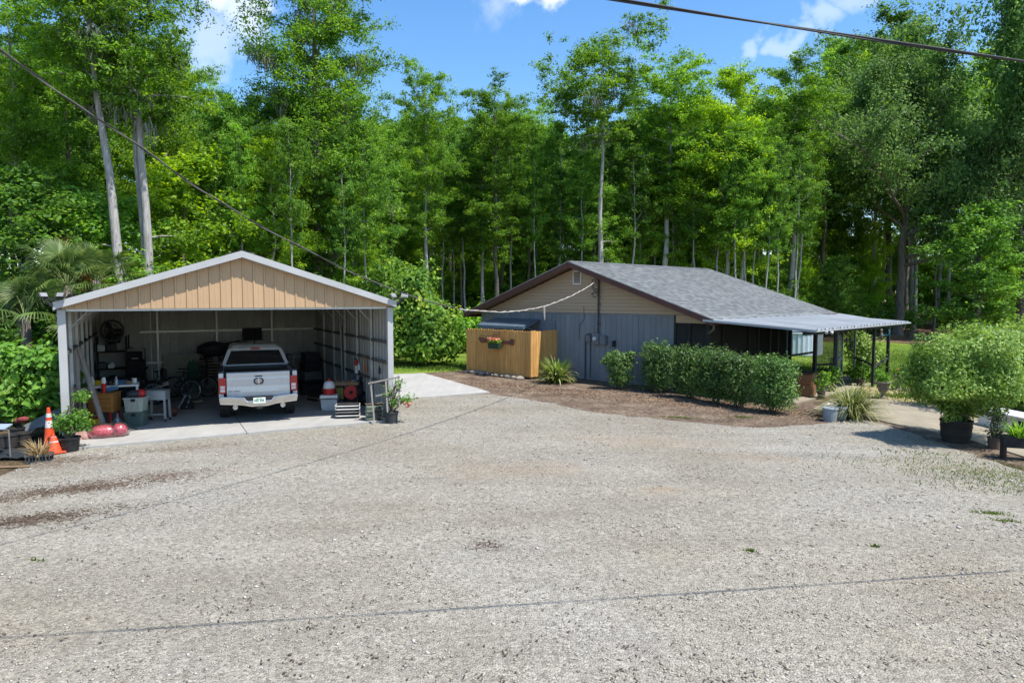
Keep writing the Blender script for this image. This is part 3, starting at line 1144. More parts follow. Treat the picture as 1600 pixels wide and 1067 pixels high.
tree_px(T_cyp[0], 40, 20, 30, 'cypress_tree', 'cypress at the left edge of the photo', rz=2.0, wide=1.1)
tree_px(T_und[2], 290, 245, 33, 'young_tree', 'pale green young tree between twin trunk and garage ridge', rz=1.7, wide=1.2)
tree_px(T_und[0], 130, 300, 29, 'young_tree', 'leafy young tree above the fan palms', rz=.7, wide=1.4)
tree_px(T_und[1], 15, 260, 27, 'young_tree', 'dark leafy young tree at the left edge', rz=2.7, wide=1.4)

for i, (px, y, top) in enumerate(((610, 55, 300), (640, 59, 330), (700, 59, 355), (735, 62, 300), (815, 61, 290), (850, 63, 350), (900, 62, 310), (985, 62, 285), (1010, 64, 345), (1080, 63, 320), (1165, 64, 330), (1215, 65, 300), (1265, 66, 345), (1305, 67, 320), (1350, 71, 340), (450, 40, 300), (330, 37, 330), (390, 38, 335))):
    tree_px((T_yel, T_brd[0], T_yel, T_und[2])[i % 4], px, top, y, 'understory_tree', 'sunlit half grown tree before the trunks behind the %s' % ('house' if px > 600 else 'garage'), rz=i * 1.3, group='half grown sunlit trees behind the %s' % ('house' if px > 600 else 'garage'), wide=1.25)

tree_px(T_brd[2], 42, 120, 37, 'broadleaf_tree', 'dense dark tree behind the left fan palms', rz=.4, wide=1.3)
qt = random.Random(77)
for px in (612, 655, 690, 707, 727, 757, 800, 838, 872, 905, 990, 1020, 1085, 1120, 1150, 1165, 1178, 1196, 1213, 1240, 330, 385, 455, 540, 575):
    near = px > 600
    tree_px(T_thin[qt.randrange(2)], px, qt.uniform(172, 235), qt.uniform(47.5, 52) if near else qt.uniform(33, 37), 'slender_tree', 'straight slender trunk at the edge of the wood behind the %s' % ('house' if near else 'garage'), rz=qt.uniform(0, 6.28), group='slender trunks at the wood edge behind the %s' % ('house' if near else 'garage'), wide=qt.uniform(.8, 1.05))

# the wood behind: trees that nothing tells apart
wood_specs = []
q = random.Random(31)
for (y, x0, x1, dx) in ((40, -300, 600, 58), (48, -320, 640, 60), (58, -300, 660, 62)):
    x = x0
    while x < x1:
        wood_specs.append((x + q.uniform(-18, 18), y + q.uniform(-3, 3), 'garage'))
        x += dx
for (y, x0, x1, dx) in ((51, 600, 1300, 40), (58, 590, 1340, 40), (66, 600, 1800, 40), (74, 590, 1850, 44), (84, 560, 1950, 60)):
    x = x0
    while x < x1:
        wood_specs.append((x + q.uniform(-14, 14), y + q.uniform(-3, 3), 'house'))
        x += dx
for (px, y, where) in wood_specs:
    if px > 1255 and px < 1600 and y < 64: continue
    kind = q.choice(['c', 'c', 'b', 'b', 'y', 't', 't'] if where == 'garage' else ['c', 'c', 'b', 't', 't', 'y'])
    lo = 70 if px < 300 else (150 if px < 400 else (130 if px < 560 else (182 if px < 720 else (160 if px < 900 else (148 if px < 1280 else 62)))))
    top = lo + abs(q.gauss(0, 28)) + (18 if where == 'house' and y < 56 else 0)
    if px > 1455 and px < 1500: top += 45
    if 845 < px < 1010: top += 34
    if 300 < px < 420: top = max(top, 150)
    if kind == 'c':
        proto, nm, lb, w = q.choice(T_cyp), 'cypress_tree', 'feathery cypress in the wood behind the %s' % where, q.uniform(.85, 1.15)
    elif kind == 'b':
        proto, nm, lb, w = q.choice(T_brd), 'broadleaf_tree', 'dark leafy tree in the wood behind the %s' % where, q.uniform(.8, 1.1)
    elif kind == 'y':
        proto, nm, lb, w = T_yel, 'gum_tree', 'light green tree in the wood behind the %s' % where, q.uniform(.8, 1.1)
    else:
        proto, nm, lb, w = q.choice(T_thin), 'slender_tree', 'thin pale stemmed tree in the wood behind the %s' % where, q.uniform(.85, 1.1)
    tree_px(proto, px, top, y, nm, lb, rz=q.uniform(0, 6.28), group=lb + 's' if False else 'trees in the wood behind the %s, %s' % (where, nm.replace('_', ' ')), wide=w)

# understory
for (y, x0, x1, dx, hh, lab) in ((31, -260, 260, 62, 4.2, 'garage'), (36, -300, 640, 66, 5.5, 'garage'), (46, -200, 640, 60, 6.0, 'garage'), (53, 590, 1240, 40, 4.8, 'house'), (57, 600, 1330, 44, 6.4, 'house'), (62, 1180, 1700, 46, 5.5, 'house'), (66, 590, 1900, 48, 7.5, 'house'), (76, 560, 1950, 52, 8.5, 'house'), (97, 540, 2050, 46, 13, 'house')):
    x = x0
    while x < x1:
        p = at_depth(x + q.uniform(-16, 16), 463, y + q.uniform(-2, 2))
        if not (1360 < x < 1520 and y < 70):
            i = q.choice([0, 0, 1, 2, 2])
            place_tree(T_und[i], 'understory_tree', ('low leafy green', 'low dark green', 'low pale green')[i] + ' growth among the trunks behind the %s' % lab, 'understory tree', p.x, p.y, hh * q.uniform(.6, 1.3), q.uniform(0, 6.28), ('leafy', 'dark', 'pale')[i] + ' understory behind the %s' % lab, sxy=hh / 7 * q.uniform(.9, 1.4))
        x += dx

# ------------------------------------------------------------------ metal garage
M_white_metal = mat('white_metal', (0.44, 0.44, 0.435), (0.36, 0.36, 0.355), 1.3, .4, spec=.4)
M_tan_metal = mat('tan_metal', (0.47, 0.315, 0.18), (0.425, 0.28, 0.16), 1.2, .45, spec=.35, var=.035)
M_in_metal = mat('galvanised_sheet', (0.37, 0.37, 0.34), (0.28, 0.28, 0.26), 1.5, .45, metal=.0, spec=.4, var=.07)
M_tube_metal = mat('galvanised_tube', (0.62, 0.62, 0.6), (0.45, 0.45, 0.43), 4, .4, metal=.3)
M_girt = mat('dark_girt', (0.15, 0.145, 0.135), (0.08, 0.08, 0.075), 3, .6)
M_black = mat('black_plastic', (0.022, 0.022, 0.024), (0.012, 0.012, 0.013), 5, .5, spec=.4)
M_blackmat = mat('black_matte', (0.03, 0.03, 0.031), (0.014, 0.014, 0.015), 4, .85)
M_glass_lamp = mat('lamp_glass', (0.3, 0.3, 0.3), (0.2, 0.2, 0.2), 4, .2)

GW, GD, GE, GP = 7.15, 9.0, 3.03, 4.17
G_yaw = 0.487
G_org = Vector((-9.50, 14.40, 0.0))
SLAB = 0.06
garage = thing('metal_garage', 'open fronted metal garage with tan gable panels and white trim', 'garage', G_org, G_yaw)
cG, sG = math.cos(G_yaw), math.sin(G_yaw)


def gw(u, v, z=SLAB):
    """garage coordinates (right, deep, up) to the world"""
    return Vector((G_org.x + u * cG - v * sG, G_org.y + u * sG + v * cG, z))


def gslope(u, over=0.0):
    return GE + over + (GP - GE) * (1 - abs(u - GW / 2) / (GW / 2))


# slab in four pours, as concrete with open joints
for (u0, u1, v0, v1) in ((-.12, GW / 2 - .006, -.22, 3.0), (GW / 2 + .006, GW + .12, -.22, 3.0), (-.12, GW / 2 - .006, 3.012, GD + .1), (GW / 2 + .006, GW + .12, 3.012, GD + .1)):
    m = MB()
    m.bb(u0, u1, v0, v1, -.05, SLAB)
    o = m.build('concrete_slab', M_conc, None, bevel=.008, rot=(0, 0, G_yaw), loc=G_org)
    tag(o, kind='structure')


def ribbed(w, h, top_l=None, top_r=None, t=.0035, rib=.022):
    """one sheet strip: rib on its left edge; the top may slope"""
    top_l = h if top_l is None else top_l
    top_r = h if top_r is None else top_r
    prof = [(0, 0), (.012, rib), (.042, rib), (.055, 0), (w * .5, 0), (w * .5 + .008, .004), (w * .5 + .03, .004), (w * .5 + .038, 0), (w - .002, 0)]
    m = MB()
    vs = []
    for z in (0, 1):
        for (x, y) in prof:
            vs.append((x, -y, 0 if z == 0 else top_l + (top_r - top_l) * x / w))
    n = len(prof)
    for z in (0, 1):
        for (x, y) in prof:
            vs.append((x, -y + t, 0 if z == 0 else top_l + (top_r - top_l) * x / w))
    fs = []
    for i in range(n - 1):
        fs.append((i, i + 1, n + i + 1, n + i))
        fs.append((2 * n + i, 3 * n + i, 3 * n + i + 1, 2 * n + i + 1))
    fs += [(0, n, 3 * n, 2 * n), (n - 1, 3 * n - 1, 4 * n - 1, 2 * n - 1)]
    m.add(vs, fs)
    return m


# gable: one strip per rib spacing
NG = 30
wg = GW / NG
for i in range(NG):
    u0, u1 = i * wg, (i + 1) * wg
    a, b = gslope(u0) - GE + .06, gslope(u1) - GE + .06
    if abs((u0 + u1) / 2 - GW / 2) < wg * .3:
        a = b = min(a, b)
    ribbed(wg, 1, a, b).build('gable_panel', M_tan_metal, garage, loc=(u0, -.03, GE - .05))
# back gable closes the rear
ps = MB()
ps.prism([(0, GE - .02), (GW, GE - .02), (GW / 2, GP - .02)], GD + .01, GD + .02, lambda p, q_, w: (p, w, q_))
ps.build('back_gable', M_in_metal, garage)
nb_ = 26
wb = GW / nb_
me_b = ribbed(wb, GE).mesh('back_panel', [M_in_metal])
for i in range(nb_):
    link('wall_panel', me_b, garage, (i * wb, GD, 0))
ns = 32
ws = GD / ns
me_s = ribbed(ws, GE).mesh('side_panel', [M_in_metal])
for i in range(ns):
    link('wall_panel', me_s, garage, (0.0, i * ws, 0), (0, 0, R(90)))
    link('wall_panel', me_s, garage, (GW, (i + 1) * ws, 0), (0, 0, R(-90)))
# roof
for sgn in (-1, 1):
    nr = 34
    wr = (GD + .45) / nr
    L = math.hypot(GW / 2 + .1, (GP - GE) * (GW / 2 + .1) / (GW / 2))
    sl = math.atan2(GP - GE, GW / 2)
    me_r = ribbed(wr, L).mesh('roof_panel', [M_white_metal])
    for i in range(nr):
        # strip runs from eave to ridge
        y0 = -.2 + i * wr
        M4 = Matrix(((0, 0, -sgn * math.cos(sl)), (1, 0, 0), (0, 0, 0))).to_4x4()
        xax, zax = Vector((0, 1, 0)), Vector((-sgn * math.cos(sl), 0, math.sin(sl)))
        yax = zax.cross(xax)
        if yax.z > 0:
            xax = -xax
            yax = zax.cross(xax)
            y0 += wr
        mm = Matrix((xax, yax, zax)).transposed().to_4x4()
        mm.translation = Vector((GW / 2 + sgn * (GW / 2 + .1), y0, GE + .06 - .1 * (GP - GE) / (GW / 2)))
        o = link('roof_panel', me_r, garage)
        o.matrix_basis = mm
    # rake trim: a folded white band along the front edge and a thinner one at the back
    for (y, nm) in ((-.225, 'rake_trim'), (GD + .2, 'rake_trim')):
        e0 = Vector((GW / 2 + sgn * (GW / 2 + .12), y, GE + .005))
        e1 = Vector((GW / 2 + sgn * .0, y, GP + .04))
        m = MB()
        n_ = Vector((0, 0, 1))
        for (dz0, dz1, dy) in ((-.06, .085, .03),):
            m.add([e0 + Vector((0, -dy / 2, dz0)), e1 + Vector((0, -dy / 2, dz0)), e1 + Vector((0, -dy / 2, dz1)), e0 + Vector((0, -dy / 2, dz1)),
                   e0 + Vector((0, dy / 2, dz0)), e1 + Vector((0, dy / 2, dz0)), e1 + Vector((0, dy / 2, dz1)), e0 + Vector((0, dy / 2, dz1))],
                  [(0, 1, 2, 3), (4, 7, 6, 5), (0, 4, 5, 1), (3, 2, 6, 7), (0, 3, 7, 4), (1, 5, 6, 2)])
            for dz in (-.06, .085):
                m.bar(e0 + Vector((0, .09 if y < 0 else -.09, dz)), e1 + Vector((0, .09 if y < 0 else -.09, dz)), .2, .012)
        m.build(nm, M_white_metal, garage)
    # eave trim
    xe = GW / 2 + sgn * (GW / 2 + .115)
    part('eave_trim', M_white_metal, garage, lambda m: m.bar((xe, -.2, GE + .0), (xe, GD + .2, GE + .0), .035, .16))
rc = MB()
for sgn in (-1, 1):
    rc.add([(GW / 2, -.25, GP + .16), (GW / 2 + sgn * .28, -.25, GP + .075), (GW / 2 + sgn * .28, GD + .25, GP + .075), (GW / 2, GD + .25, GP + .16)], [(0, 1, 2, 3)])
rc.build('ridge_cap', M_white_metal, garage)
# front posts with folded corner trim
for (u, nm) in ((.0, 'post'), (GW, 'post')):
    m = MB()
    m.bb(u - .075, u + .075, -.06, .06, SLAB, GE - .06)
    m.bb(u - .1, u + .1, -.07, .07, SLAB, SLAB + .012)
    m.build('post', M_white_metal, garage, bevel=.008)
part('header_beam', M_tube_metal, garage, lambda m: m.bb(.08, GW - .08, .0, .06, GE - .10, GE - .035))
# frames: side posts, rafters, knee braces
for k in range(5):
    for sgn in (-1, 1):
        v = (.85 if sgn < 0 else 1.48) + 1.46 * k
        u = GW / 2 + sgn * (GW / 2 - .07)
        part('frame_post', M_tube_metal, garage, lambda m: m.bb(u - .03, u + .03, v - .03, v + .03, SLAB, GE - .03))
        part('rafter', M_tube_metal, garage, lambda m: m.bar((u, v, GE - .02), (GW / 2, v, GP - .06), .06))
        part('knee_brace', M_white_metal, garage, lambda m: m.bar((u - sgn * .03, v, GE - .46), (u - sgn * .60, v, gslope(.6) - .03), .036))
for z in (.95, 1.51, 2.05):
    for sgn in ((-1, 1) if z > 2 else (1,)):
        u = GW / 2 + sgn * (GW / 2 - .055)
        part('girt', M_girt, garage, lambda m: m.bb(u - .035, u + .035, .1, GD - .06, z - .035, z + .035))
for z in (1.0, 2.05):
    part('girt', M_tube_metal, garage, lambda m: m.bb(.12, GW - .12, GD - .11, GD - .06, z - .03, z + .03))
for u in (1.85, 3.7, 5.55):
    part('frame_post', M_tube_metal, garage, lambda m: m.bb(u - .03, u + .03, GD - .16, GD - .115, SLAB, gslope(u) - .05))
# purlins under the roof
for i in range(1, 6):
    for sgn in (-1, 1):
        f = i / 6
        u = GW / 2 + sgn * (GW / 2) * (1 - f)
        part('purlin', M_tube_metal, garage, lambda m: m.bar((u, .05, gslope(u) - .0), (u, GD - .05, gslope(u) - .0), .05, .03))

# floodlights at the two eaves
for (u, lab, s) in ((-.14, 'twin black floodlight on the left eave of the garage', -1), (GW + .14, 'grey floodlight on the right eave of the garage', 1)):
    p = gw(u, -.25, GE + .02)
    f = thing('floodlight', lab, 'floodlight', p, G_yaw)
    part('bracket', M_black, f, lambda m: (m.bar((0, 0, 0), (s * .1, -.05, .14), .05), m.bar((-.12, -.04, .14), (.16, -.04, .14), .035)))
    for j, x in enumerate((-.13, .17)):
        rr = rotm(R(-35), 0, R(-25 if j else 35))
        h = part('lamp_head', M_black if s < 0 else mat('grey_lamp', (.36, .35, .33), None, 4, .5), f, lambda m: m.box((x, -.06, .22), (.17, .05, .12), rr), bevel=.01)
        part('lamp_lens', M_glass_lamp, h, lambda m: m.box(Vector((x, -.06, .22)) + rr @ Vector((0, -.028, 0)), (.13, .006, .09), rr))


# ------------------------------------------------------------------ pickup truck
M_paint = mat('silver_white_paint', (0.56, 0.55, 0.545), (0.52, 0.51, 0.505), 1.0, .28, metal=.12, spec=.5, coat=.6)
M_chrome = mat('chrome', (0.78, 0.78, 0.78), (0.66, 0.66, 0.66), 3, .14, metal=1.0)
M_tyre = mat('tyre_rubber', (0.032, 0.031, 0.030), (0.018, 0.018, 0.018), 10, .85, bump=.4, bscale=60)
M_rim = mat('alloy', (0.5, 0.5, 0.5), (0.35, 0.35, 0.35), 4, .3, metal=.9)
M_glass_dark = mat('tinted_glass', (0.012, 0.014, 0.015), (0.008, 0.009, 0.01), 2, .06, spec=.6)
M_red_lens = mat('red_lens', (0.42, 0.012, 0.012), (0.3, 0.01, 0.01), 6, .15, spec=.6, coat=.5)
M_white_lens = mat('white_lens', (0.72, 0.60, 0.58), (0.55, 0.42, 0.40), 8, .15, spec=.6)
M_plate = mat('plate_face', (0.68, 0.72, 0.66), (0.55, 0.64, 0.55), 12, .45)
M_plate_green = mat('plate_green', (0.05, 0.17, 0.10), None, 12, .5)
M_badge = mat('badge_dark', (0.05, 0.05, 0.055), None, 12, .35, metal=.6)

tr0 = gw(3.93, 2.05, SLAB)
truck_pos = at(408, 651.5)
truck_pos = Vector((truck_pos.x + .33, truck_pos.y - 1.0, SLAB))
TY = R(22.5)
truck = thing('pickup_truck', 'silver white pickup truck parked tail outward in the open garage', 'pickup truck', truck_pos, TY)
truck.scale = (.94, .94, .94)
TW = 1.0      # half width


def side_profile_bed():
    pts = [(0.02, .62), (0.0, .80), (0.0, 1.36), (1.92, 1.38), (1.92, .52)]
    c, rr = 1.20, .50
    arc = [(c + rr * math.cos(a), .46 + rr * math.sin(a)) for a in np.linspace(R(8), R(172), 12)]
    return pts + arc + [(0.45, .55)]


body = MB()
# cab lower body and front, full width
cab = [(1.96, .50), (1.96, 1.36), (2.02, 1.40), (4.25, 1.36), (5.45, 1.26), (5.72, 1.12), (5.80, .70), (5.72, .42)]
arcf = [(4.86 + .50 * math.cos(a), .46 + .50 * math.sin(a)) for a in np.linspace(R(8), R(172), 12)]
body.prism(cab + arcf + [(4.2, .42), (2.1, .42)], -TW + .02, TW - .02, lambda p, q_, w: (w, p, q_))
body.build('body', M_paint, truck, bevel=.025)
for s in (-1, 1):
    m = MB()
    m.prism(side_profile_bed(), s * (TW - .13), s * TW, lambda p, q_, w: (w, p, q_))
    m.build('bed_side', M_paint, truck, bevel=.03, seg=3)
    # rail cap
    part('bed_rail', M_black, truck, lambda m: m.bb(s * .935 - .06, s * .935 + .06, .06, 1.9, 1.372, 1.40), bevel=.008)
part('bed_floor', M_black, truck, lambda m: (m.bb(-.87, .87, .08, 1.92, .60, .64), m.bb(-.87, .87, 1.88, 1.93, .6, 1.36), m.bb(-.87, .87, .12, 1.88, 1.24, 1.27)))
# tailgate with a crease
tg = MB()
tg.prism([(.05, .70), (-.015, .70), (-.03, .83), (-.018, .98), (-.035, 1.18), (-.03, 1.22), (-.045, 1.33), (-.02, 1.365), (.06, 1.365)], -.80, .80, lambda p, q_, w: (w, p, q_))
part('tailgate_gap', M_black, truck, lambda m: m.bb(-.825, .825, .0, .05, .69, 1.36))
gate = tg.build('tailgate', M_paint, truck, bevel=.012)
part('tailgate_cap', M_black, gate, lambda m: m.bb(-.80, .80, -.03, .07, 1.367, 1.385), bevel=.006)
part('handle', M_black, gate, lambda m: m.bb(-.095, .095, -.047, -.028, 1.235, 1.265), bevel=.006)
# ram-head style emblem: two curled horns round a muzzle
em = MB()
for s in (-1, 1):
    pts = [(s * (.035 + .075 * math.sin(a)), -.043, 1.115 + .075 * math.cos(a)) for a in np.linspace(R(-15), R(205), 12)]
    em.tube(pts, [.012 + .010 * math.sin(i / 11 * math.pi) for i in range(12)], 6)
    em.bar((s * .02, -.042, 1.14), (s * .045, -.042, 1.10), .02, .012, (0, 1, 0))
em.build('emblem', M_badge, gate)
part('emblem_face', M_chrome, gate, lambda m: m.prism([(-.035, 1.165), (.035, 1.165), (.028, 1.09), (.014, 1.035), (-.014, 1.035), (-.028, 1.09)], -.05, -.028, lambda p, q_, w: (p, w, q_)))


def text_part(name, body_txt, size, mat_, parent, loc, rot, ext=.004, align='CENTER'):
    c = bpy.data.curves.new(name, 'FONT')
    c.body = body_txt
    c.size = size
    c.extrude = ext
    c.align_x = align
    c.align_y = 'CENTER'
    c.resolution_u = 2
    c.materials.append(mat_)
    tmp = bpy.data.objects.new(name, c)
    COL.objects.link(tmp)
    me = bpy.data.meshes.new_from_object(tmp)
    bpy.data.objects.remove(tmp)
    return link(name, me, parent, loc, rot)


text_part('lettering', 'BIG HORN', .062, M_badge, gate, (-.61, -.030, .86), (R(90), 0, 0))
part('badge', M_chrome, gate, lambda m: [m.bb(.50 + i * .045, .535 + i * .045, -.034, -.02, .855, .885) for i in range(6)])
for s in (-1, 1):
    tl = part('tail_light', M_red_lens, truck, lambda m: m.bb(s * .905 - .09, s * .905 + .09, -.03, .10, .80, 1.23), bevel=.02)
    part('reverse_lens', M_white_lens, tl, lambda m: m.bb(s * .90 - .06, s * .90 + .055, -.037, -.02, .85, 1.02), bevel=.006)
    part('lens_divider', M_red_lens, tl, lambda m: m.bb(s * .90 - .065, s * .90 + .06, -.040, -.036, .93, .94))
# bumper with step notch
bm_ = MB()
bp = [(-1.0, .72), (-.93, .755), (-.36, .70), (-.30, .61), (.30, .61), (.36, .70), (.93, .755), (1.0, .72), (.97, .55), (.42, .50), (.2, .45), (-.2, .45), (-.42, .50), (-.97, .55)]
bm_.prism(bp, -.20, -.07, lambda p, q_, w: (p, w, q_))
bmp = bm_.build('bumper', M_chrome, truck, bevel=.02, seg=3)
part('bumper_step', M_black, bmp, lambda m: (m.bb(-.86, .86, -.17, 0.0, .665, .695), m.bb(-.34, .34, -.165, -.02, .52, .68)))
plate = part('license_plate', M_plate, truck, lambda m: m.bb(-.155, .155, -.222, -.205, .535, .69), bevel=.004)
part('plate_characters', M_plate_green, plate, lambda m: [m.bb(-.12 + i * .036 + (.03 if i > 2 else 0), -.096 + i * .036 + (.03 if i > 2 else 0), -.225, -.221, .585, .64) for i in range(6)] + [m.bb(-.08, .08, -.225, -.221, .655, .668)])
part('tow_hitch', M_blackmat, truck, lambda m: (m.bb(-.07, .07, -.20, .2, .38, .46), m.bb(-.14, .14, -.17, -.1, .40, .43)), bevel=.01)
for s in (-1, 1):
    ex = MB()
    ex.lathe([(.058, 0), (.064, -.005), (.064, .22), (.05, .22), (.05, .0)], (s * .60, -.19, .455), 16, rotm(R(-90)), cap=False)
    ex.lathe([(0, .03), (.052, .03)], (s * .60, -.19, .455), 12, rotm(R(-90)), cap=False)
    ex.build('exhaust_tip', M_chrome, truck, smooth=True)
# greenhouse
gh = MB()
gx0, gx1 = .90, .72
sec = [(1.98, 1.37, .93), (2.22, 1.80, .77), (2.40, 1.89, .70), (3.2, 1.92, .70), (3.75, 1.86, .70), (4.45, 1.36, .90)]
vs, fs = [], []
for (y, z, w) in sec:
    vs += [(-w, y, z), (-w * .86 if z > 1.5 else -w, y, z + (.05 if z > 1.5 else 0)), (w * .86 if z > 1.5 else w, y, z + (.05 if z > 1.5 else 0)), (w, y, z)]
for i in range(len(sec) - 1):
    for j in range(3):
        fs.append((4 * i + j, 4 * i + j + 1, 4 * i + j + 5, 4 * i + j + 4))
# sides
fs.append(tuple(4 * i for i in range(len(sec))))
fs.append(tuple(4 * i + 3 for i in range(len(sec) - 1, -1, -1)))
gh.add(vs, fs)
ghouse = gh.build('cab_roof', M_paint, truck, bevel=.03, seg=3)
rw = MB()
rw.add([(-.82, 1.955, 1.40), (.82, 1.955, 1.40), (.67, 2.175, 1.785), (-.67, 2.175, 1.785), (-.82, 2.03, 1.40), (.82, 2.03, 1.40), (.67, 2.25, 1.785), (-.67, 2.25, 1.785)],
       [(0, 1, 2, 3), (4, 7, 6, 5), (0, 4, 5, 1), (3, 2, 6, 7), (0, 3, 7, 4), (1, 5, 6, 2)])
rw.build('rear_window', M_glass_dark, truck, bevel=.008)
for s in (-1, 1):
    sw = MB()
    sw.add([(s * .925, 2.1, 1.40), (s * .925, 4.3, 1.40), (s * .735, 3.75, 1.82), (s * .74, 2.35, 1.83), (s * .90, 2.1, 1.40), (s * .90, 4.3, 1.40), (s * .71, 3.75, 1.82), (s * .71, 2.35, 1.83)],
           [(0, 1, 2, 3), (4, 7, 6, 5), (0, 4, 5, 1), (3, 2, 6, 7), (0, 3, 7, 4), (1, 5, 6, 2)])
    sw.build('side_window', M_glass_dark, truck)
    mi = part('side_mirror', M_black, truck, lambda m: (m.bar((s * .95, 4.0, 1.36), (s * 1.06, 4.0, 1.40), .05), m.bb(s * 1.12 - .09, s * 1.12 + .09, 3.95, 4.1, 1.30, 1.50)), bevel=.03)
    part('headlight', M_white_lens, truck, lambda m: m.bb(s * .78 - .16, s * .78 + .16, 5.70, 5.80, .92, 1.06), bevel=.02)
bl = part('brake_light', M_red_lens, truck, lambda m: m.bb(-.13, .13, 2.165, 2.26, 1.805, 1.865), bevel=.012)
for s in (-1, 1):
    part('cargo_lamp', M_white_lens, bl, lambda m: m.bb(s * .175 - .043, s * .175 + .043, 2.17, 2.26, 1.81, 1.86), bevel=.008)
part('antenna', M_black, truck, lambda m: m.prism([(2.55, 1.955), (2.75, 1.955), (2.60, 2.06)], -.02, .02, lambda p, q_, w: (w, p, q_)))


def wheel(parent, x, y, s):
    ty = MB()
    rr = rotm(0, R(90), 0)
    ty.lathe([(.25, -.13), (.36, -.145), (.395, -.12), (.405, -.06), (.405, .06), (.395, .12), (.36, .145), (.25, .13)], (x, y, .405), 32, rr, cap=False)
    for i in range(32):
        a = 2 * math.pi * i / 32
        for k, wx in enumerate((-.085, 0, .085)):
            aa = a + (.1 if k == 1 else 0)
            ty.box((x + wx, y + .405 * math.cos(aa), .405 + .405 * math.sin(aa)), (.07, .05, .022), rotm(aa - R(90)))
    t_ = ty.build('tyre', M_tyre, parent)
    rm = MB()
    rm.lathe([(.0, .05), (.08, .07), (.1, .04), (.22, .05), (.255, .12), (.25, -.12), (.2, -.1), (0, -.1)], (x, y, .405), 20, rotm(0, R(90 * s), 0), cap=False)
    rm.build('rim', M_rim, t_, smooth=True)


for (x, y, s) in ((-.86, 1.20, -1), (.86, 1.20, 1), (-.86, 4.86, -1), (.86, 4.86, 1)):
    wheel(truck, x, y, s)
part('axle', M_blackmat, truck, lambda m: (m.tube([(-.8, 1.2, .4), (.8, 1.2, .4)], .05, 8), m.ball((0, 1.2, .38), (.16, .14, .15), 10, 6), m.bb(-.45, -.38, .2, 4.5, .42, .55), m.bb(.38, .45, .2, 4.5, .42, .55)))
for s in (-1, 1):
    part('mud_flap', M_blackmat, truck, lambda m: m.bb(s * .86 - .13, s * .86 + .13, .70, .712, .30, .60))

# ------------------------------------------------------------------ house
M_siding_tan = mat('tan_siding', (0.43, 0.32, 0.21), (0.385, 0.285, 0.185), 1.2, .6, stretch=(.4, 1, 3), var=.03)
M_board_grey = mat('grey_board', (0.205, 0.226, 0.24), (0.155, 0.172, 0.184), 1.6, .75, stretch=(2, 2, .5), var=.09, bump=.15)
M_fascia = mat('brown_fascia', (0.105, 0.045, 0.035), (0.075, 0.033, 0.027), 2, .55)
M_soffit = mat('soffit', (0.30, 0.22, 0.17), None, 2, .7)
M_drip = mat('drip_edge', (0.32, 0.31, 0.3), None, 4, .4, metal=.3)
M_dark_wood = mat('dark_timber', (0.032, 0.03, 0.029), (0.018, 0.017, 0.017), 3, .7, var=.15)
M_screen_dark = mat('dark_wall', (0.045, 0.045, 0.042), (0.025, 0.025, 0.023), 2, .8)
M_bluegrey = mat('blue_grey_metal', (0.19, 0.25, 0.31), (0.15, 0.20, 0.25), 2.5, .35, metal=.35, spec=.5)
M_patio_metal = mat('patio_sheet', (0.43, 0.45, 0.46), (0.29, 0.305, 0.315), 1.4, .6, metal=.0, spec=.2, stretch=(.5, 6, 1), var=.09)
M_box_grey = mat('meter_grey', (0.15, 0.168, 0.182), (0.12, 0.135, 0.15), 3, .5)
M_conduit = mat('conduit', (0.05, 0.055, 0.06), None, 4, .5)


def shingle_material():
    m, nt, out = newmat('shingle')
    v = coords(nt, rnd_off=False)
    br = N(nt, 'ShaderNodeTexBrick')
    br.inputs['Scale'].default_value = 1.0
    br.inputs['Mortar Size'].default_value = 0.004
    br.inputs['Brick Width'].default_value = 0.24
    br.inputs['Row Height'].default_value = 0.145
    br.inputs['Color1'].default_value = (0.0, 0, 0, 1)
    br.inputs['Color2'].default_value = (1, 1, 1, 1)
    br.inputs['Mortar'].default_value = (0.0, 0.0, 0.0, 1)
    br.inputs['Bias'].default_value = 0.0
    tcx = N(nt, 'ShaderNodeUVMap')
    nt.links.new(tcx.outputs[0], br.inputs['Vector'])
    sp_ = N(nt, 'ShaderNodeSeparateColor')
    nt.links.new(br.outputs['Color'], sp_.inputs[0])
    col = ramp(nt, sp_.outputs[0], [(0, (0.10, 0.106, 0.108)), (.5, (0.14, 0.148, 0.15)), (1, (0.185, 0.193, 0.193))])
    col = mulcol(nt, col, noise(nt, v, 1.1, 5, .65), .82, 1.18)
    col = mulcol(nt, col, noise(nt, v, 14, 5, .8), .62, 1.4)
    p = N(nt, 'ShaderNodeBsdfPrincipled')
    p.inputs['Roughness'].default_value = 0.85
    p.inputs['Specular IOR Level'].default_value = 0.25
    nt.links.new(col, p.inputs['Base Color'])
    nt.links.new(bumpn(nt, noise(nt, v, 60, 3), .4, .01), p.inputs['Normal'])
    nt.links.new(p.outputs[0], out.inputs[0])
    return m


M_shingle = shingle_material()

HX, HY, HYAW = -1.378, 30.774, -0.788
HW, HB, HE, HR, HL, OV, OVX = 11.284, 2.585, 2.52, 4.599, 10.095, 0.601, 0.492
house = thing('house', 'low house with grey boards, tan siding gable and grey shingle roof', 'house', (HX, HY, 0), HYAW)
cH, sH = math.cos(HYAW), math.sin(HYAW)
a_dir = Vector((cH, sH, 0))
b_dir = Vector((-sH, cH, 0))


def hw(a, b, z=0.0):
    return Vector((HX, HY, 0)) + a_dir * a + b_dir * b + Vector((0, 0, z))


def hl(p):
    d = Vector(p) - Vector((HX, HY, 0))
    return Vector((d.dot(a_dir), d.dot(b_dir), d.z))


def hpix(px, py, b=0.0):
    """house-local point on the vertical plane at depth b along the ridge"""
    return hl(plane_hit(px, py, hw(0, b), b_dir))


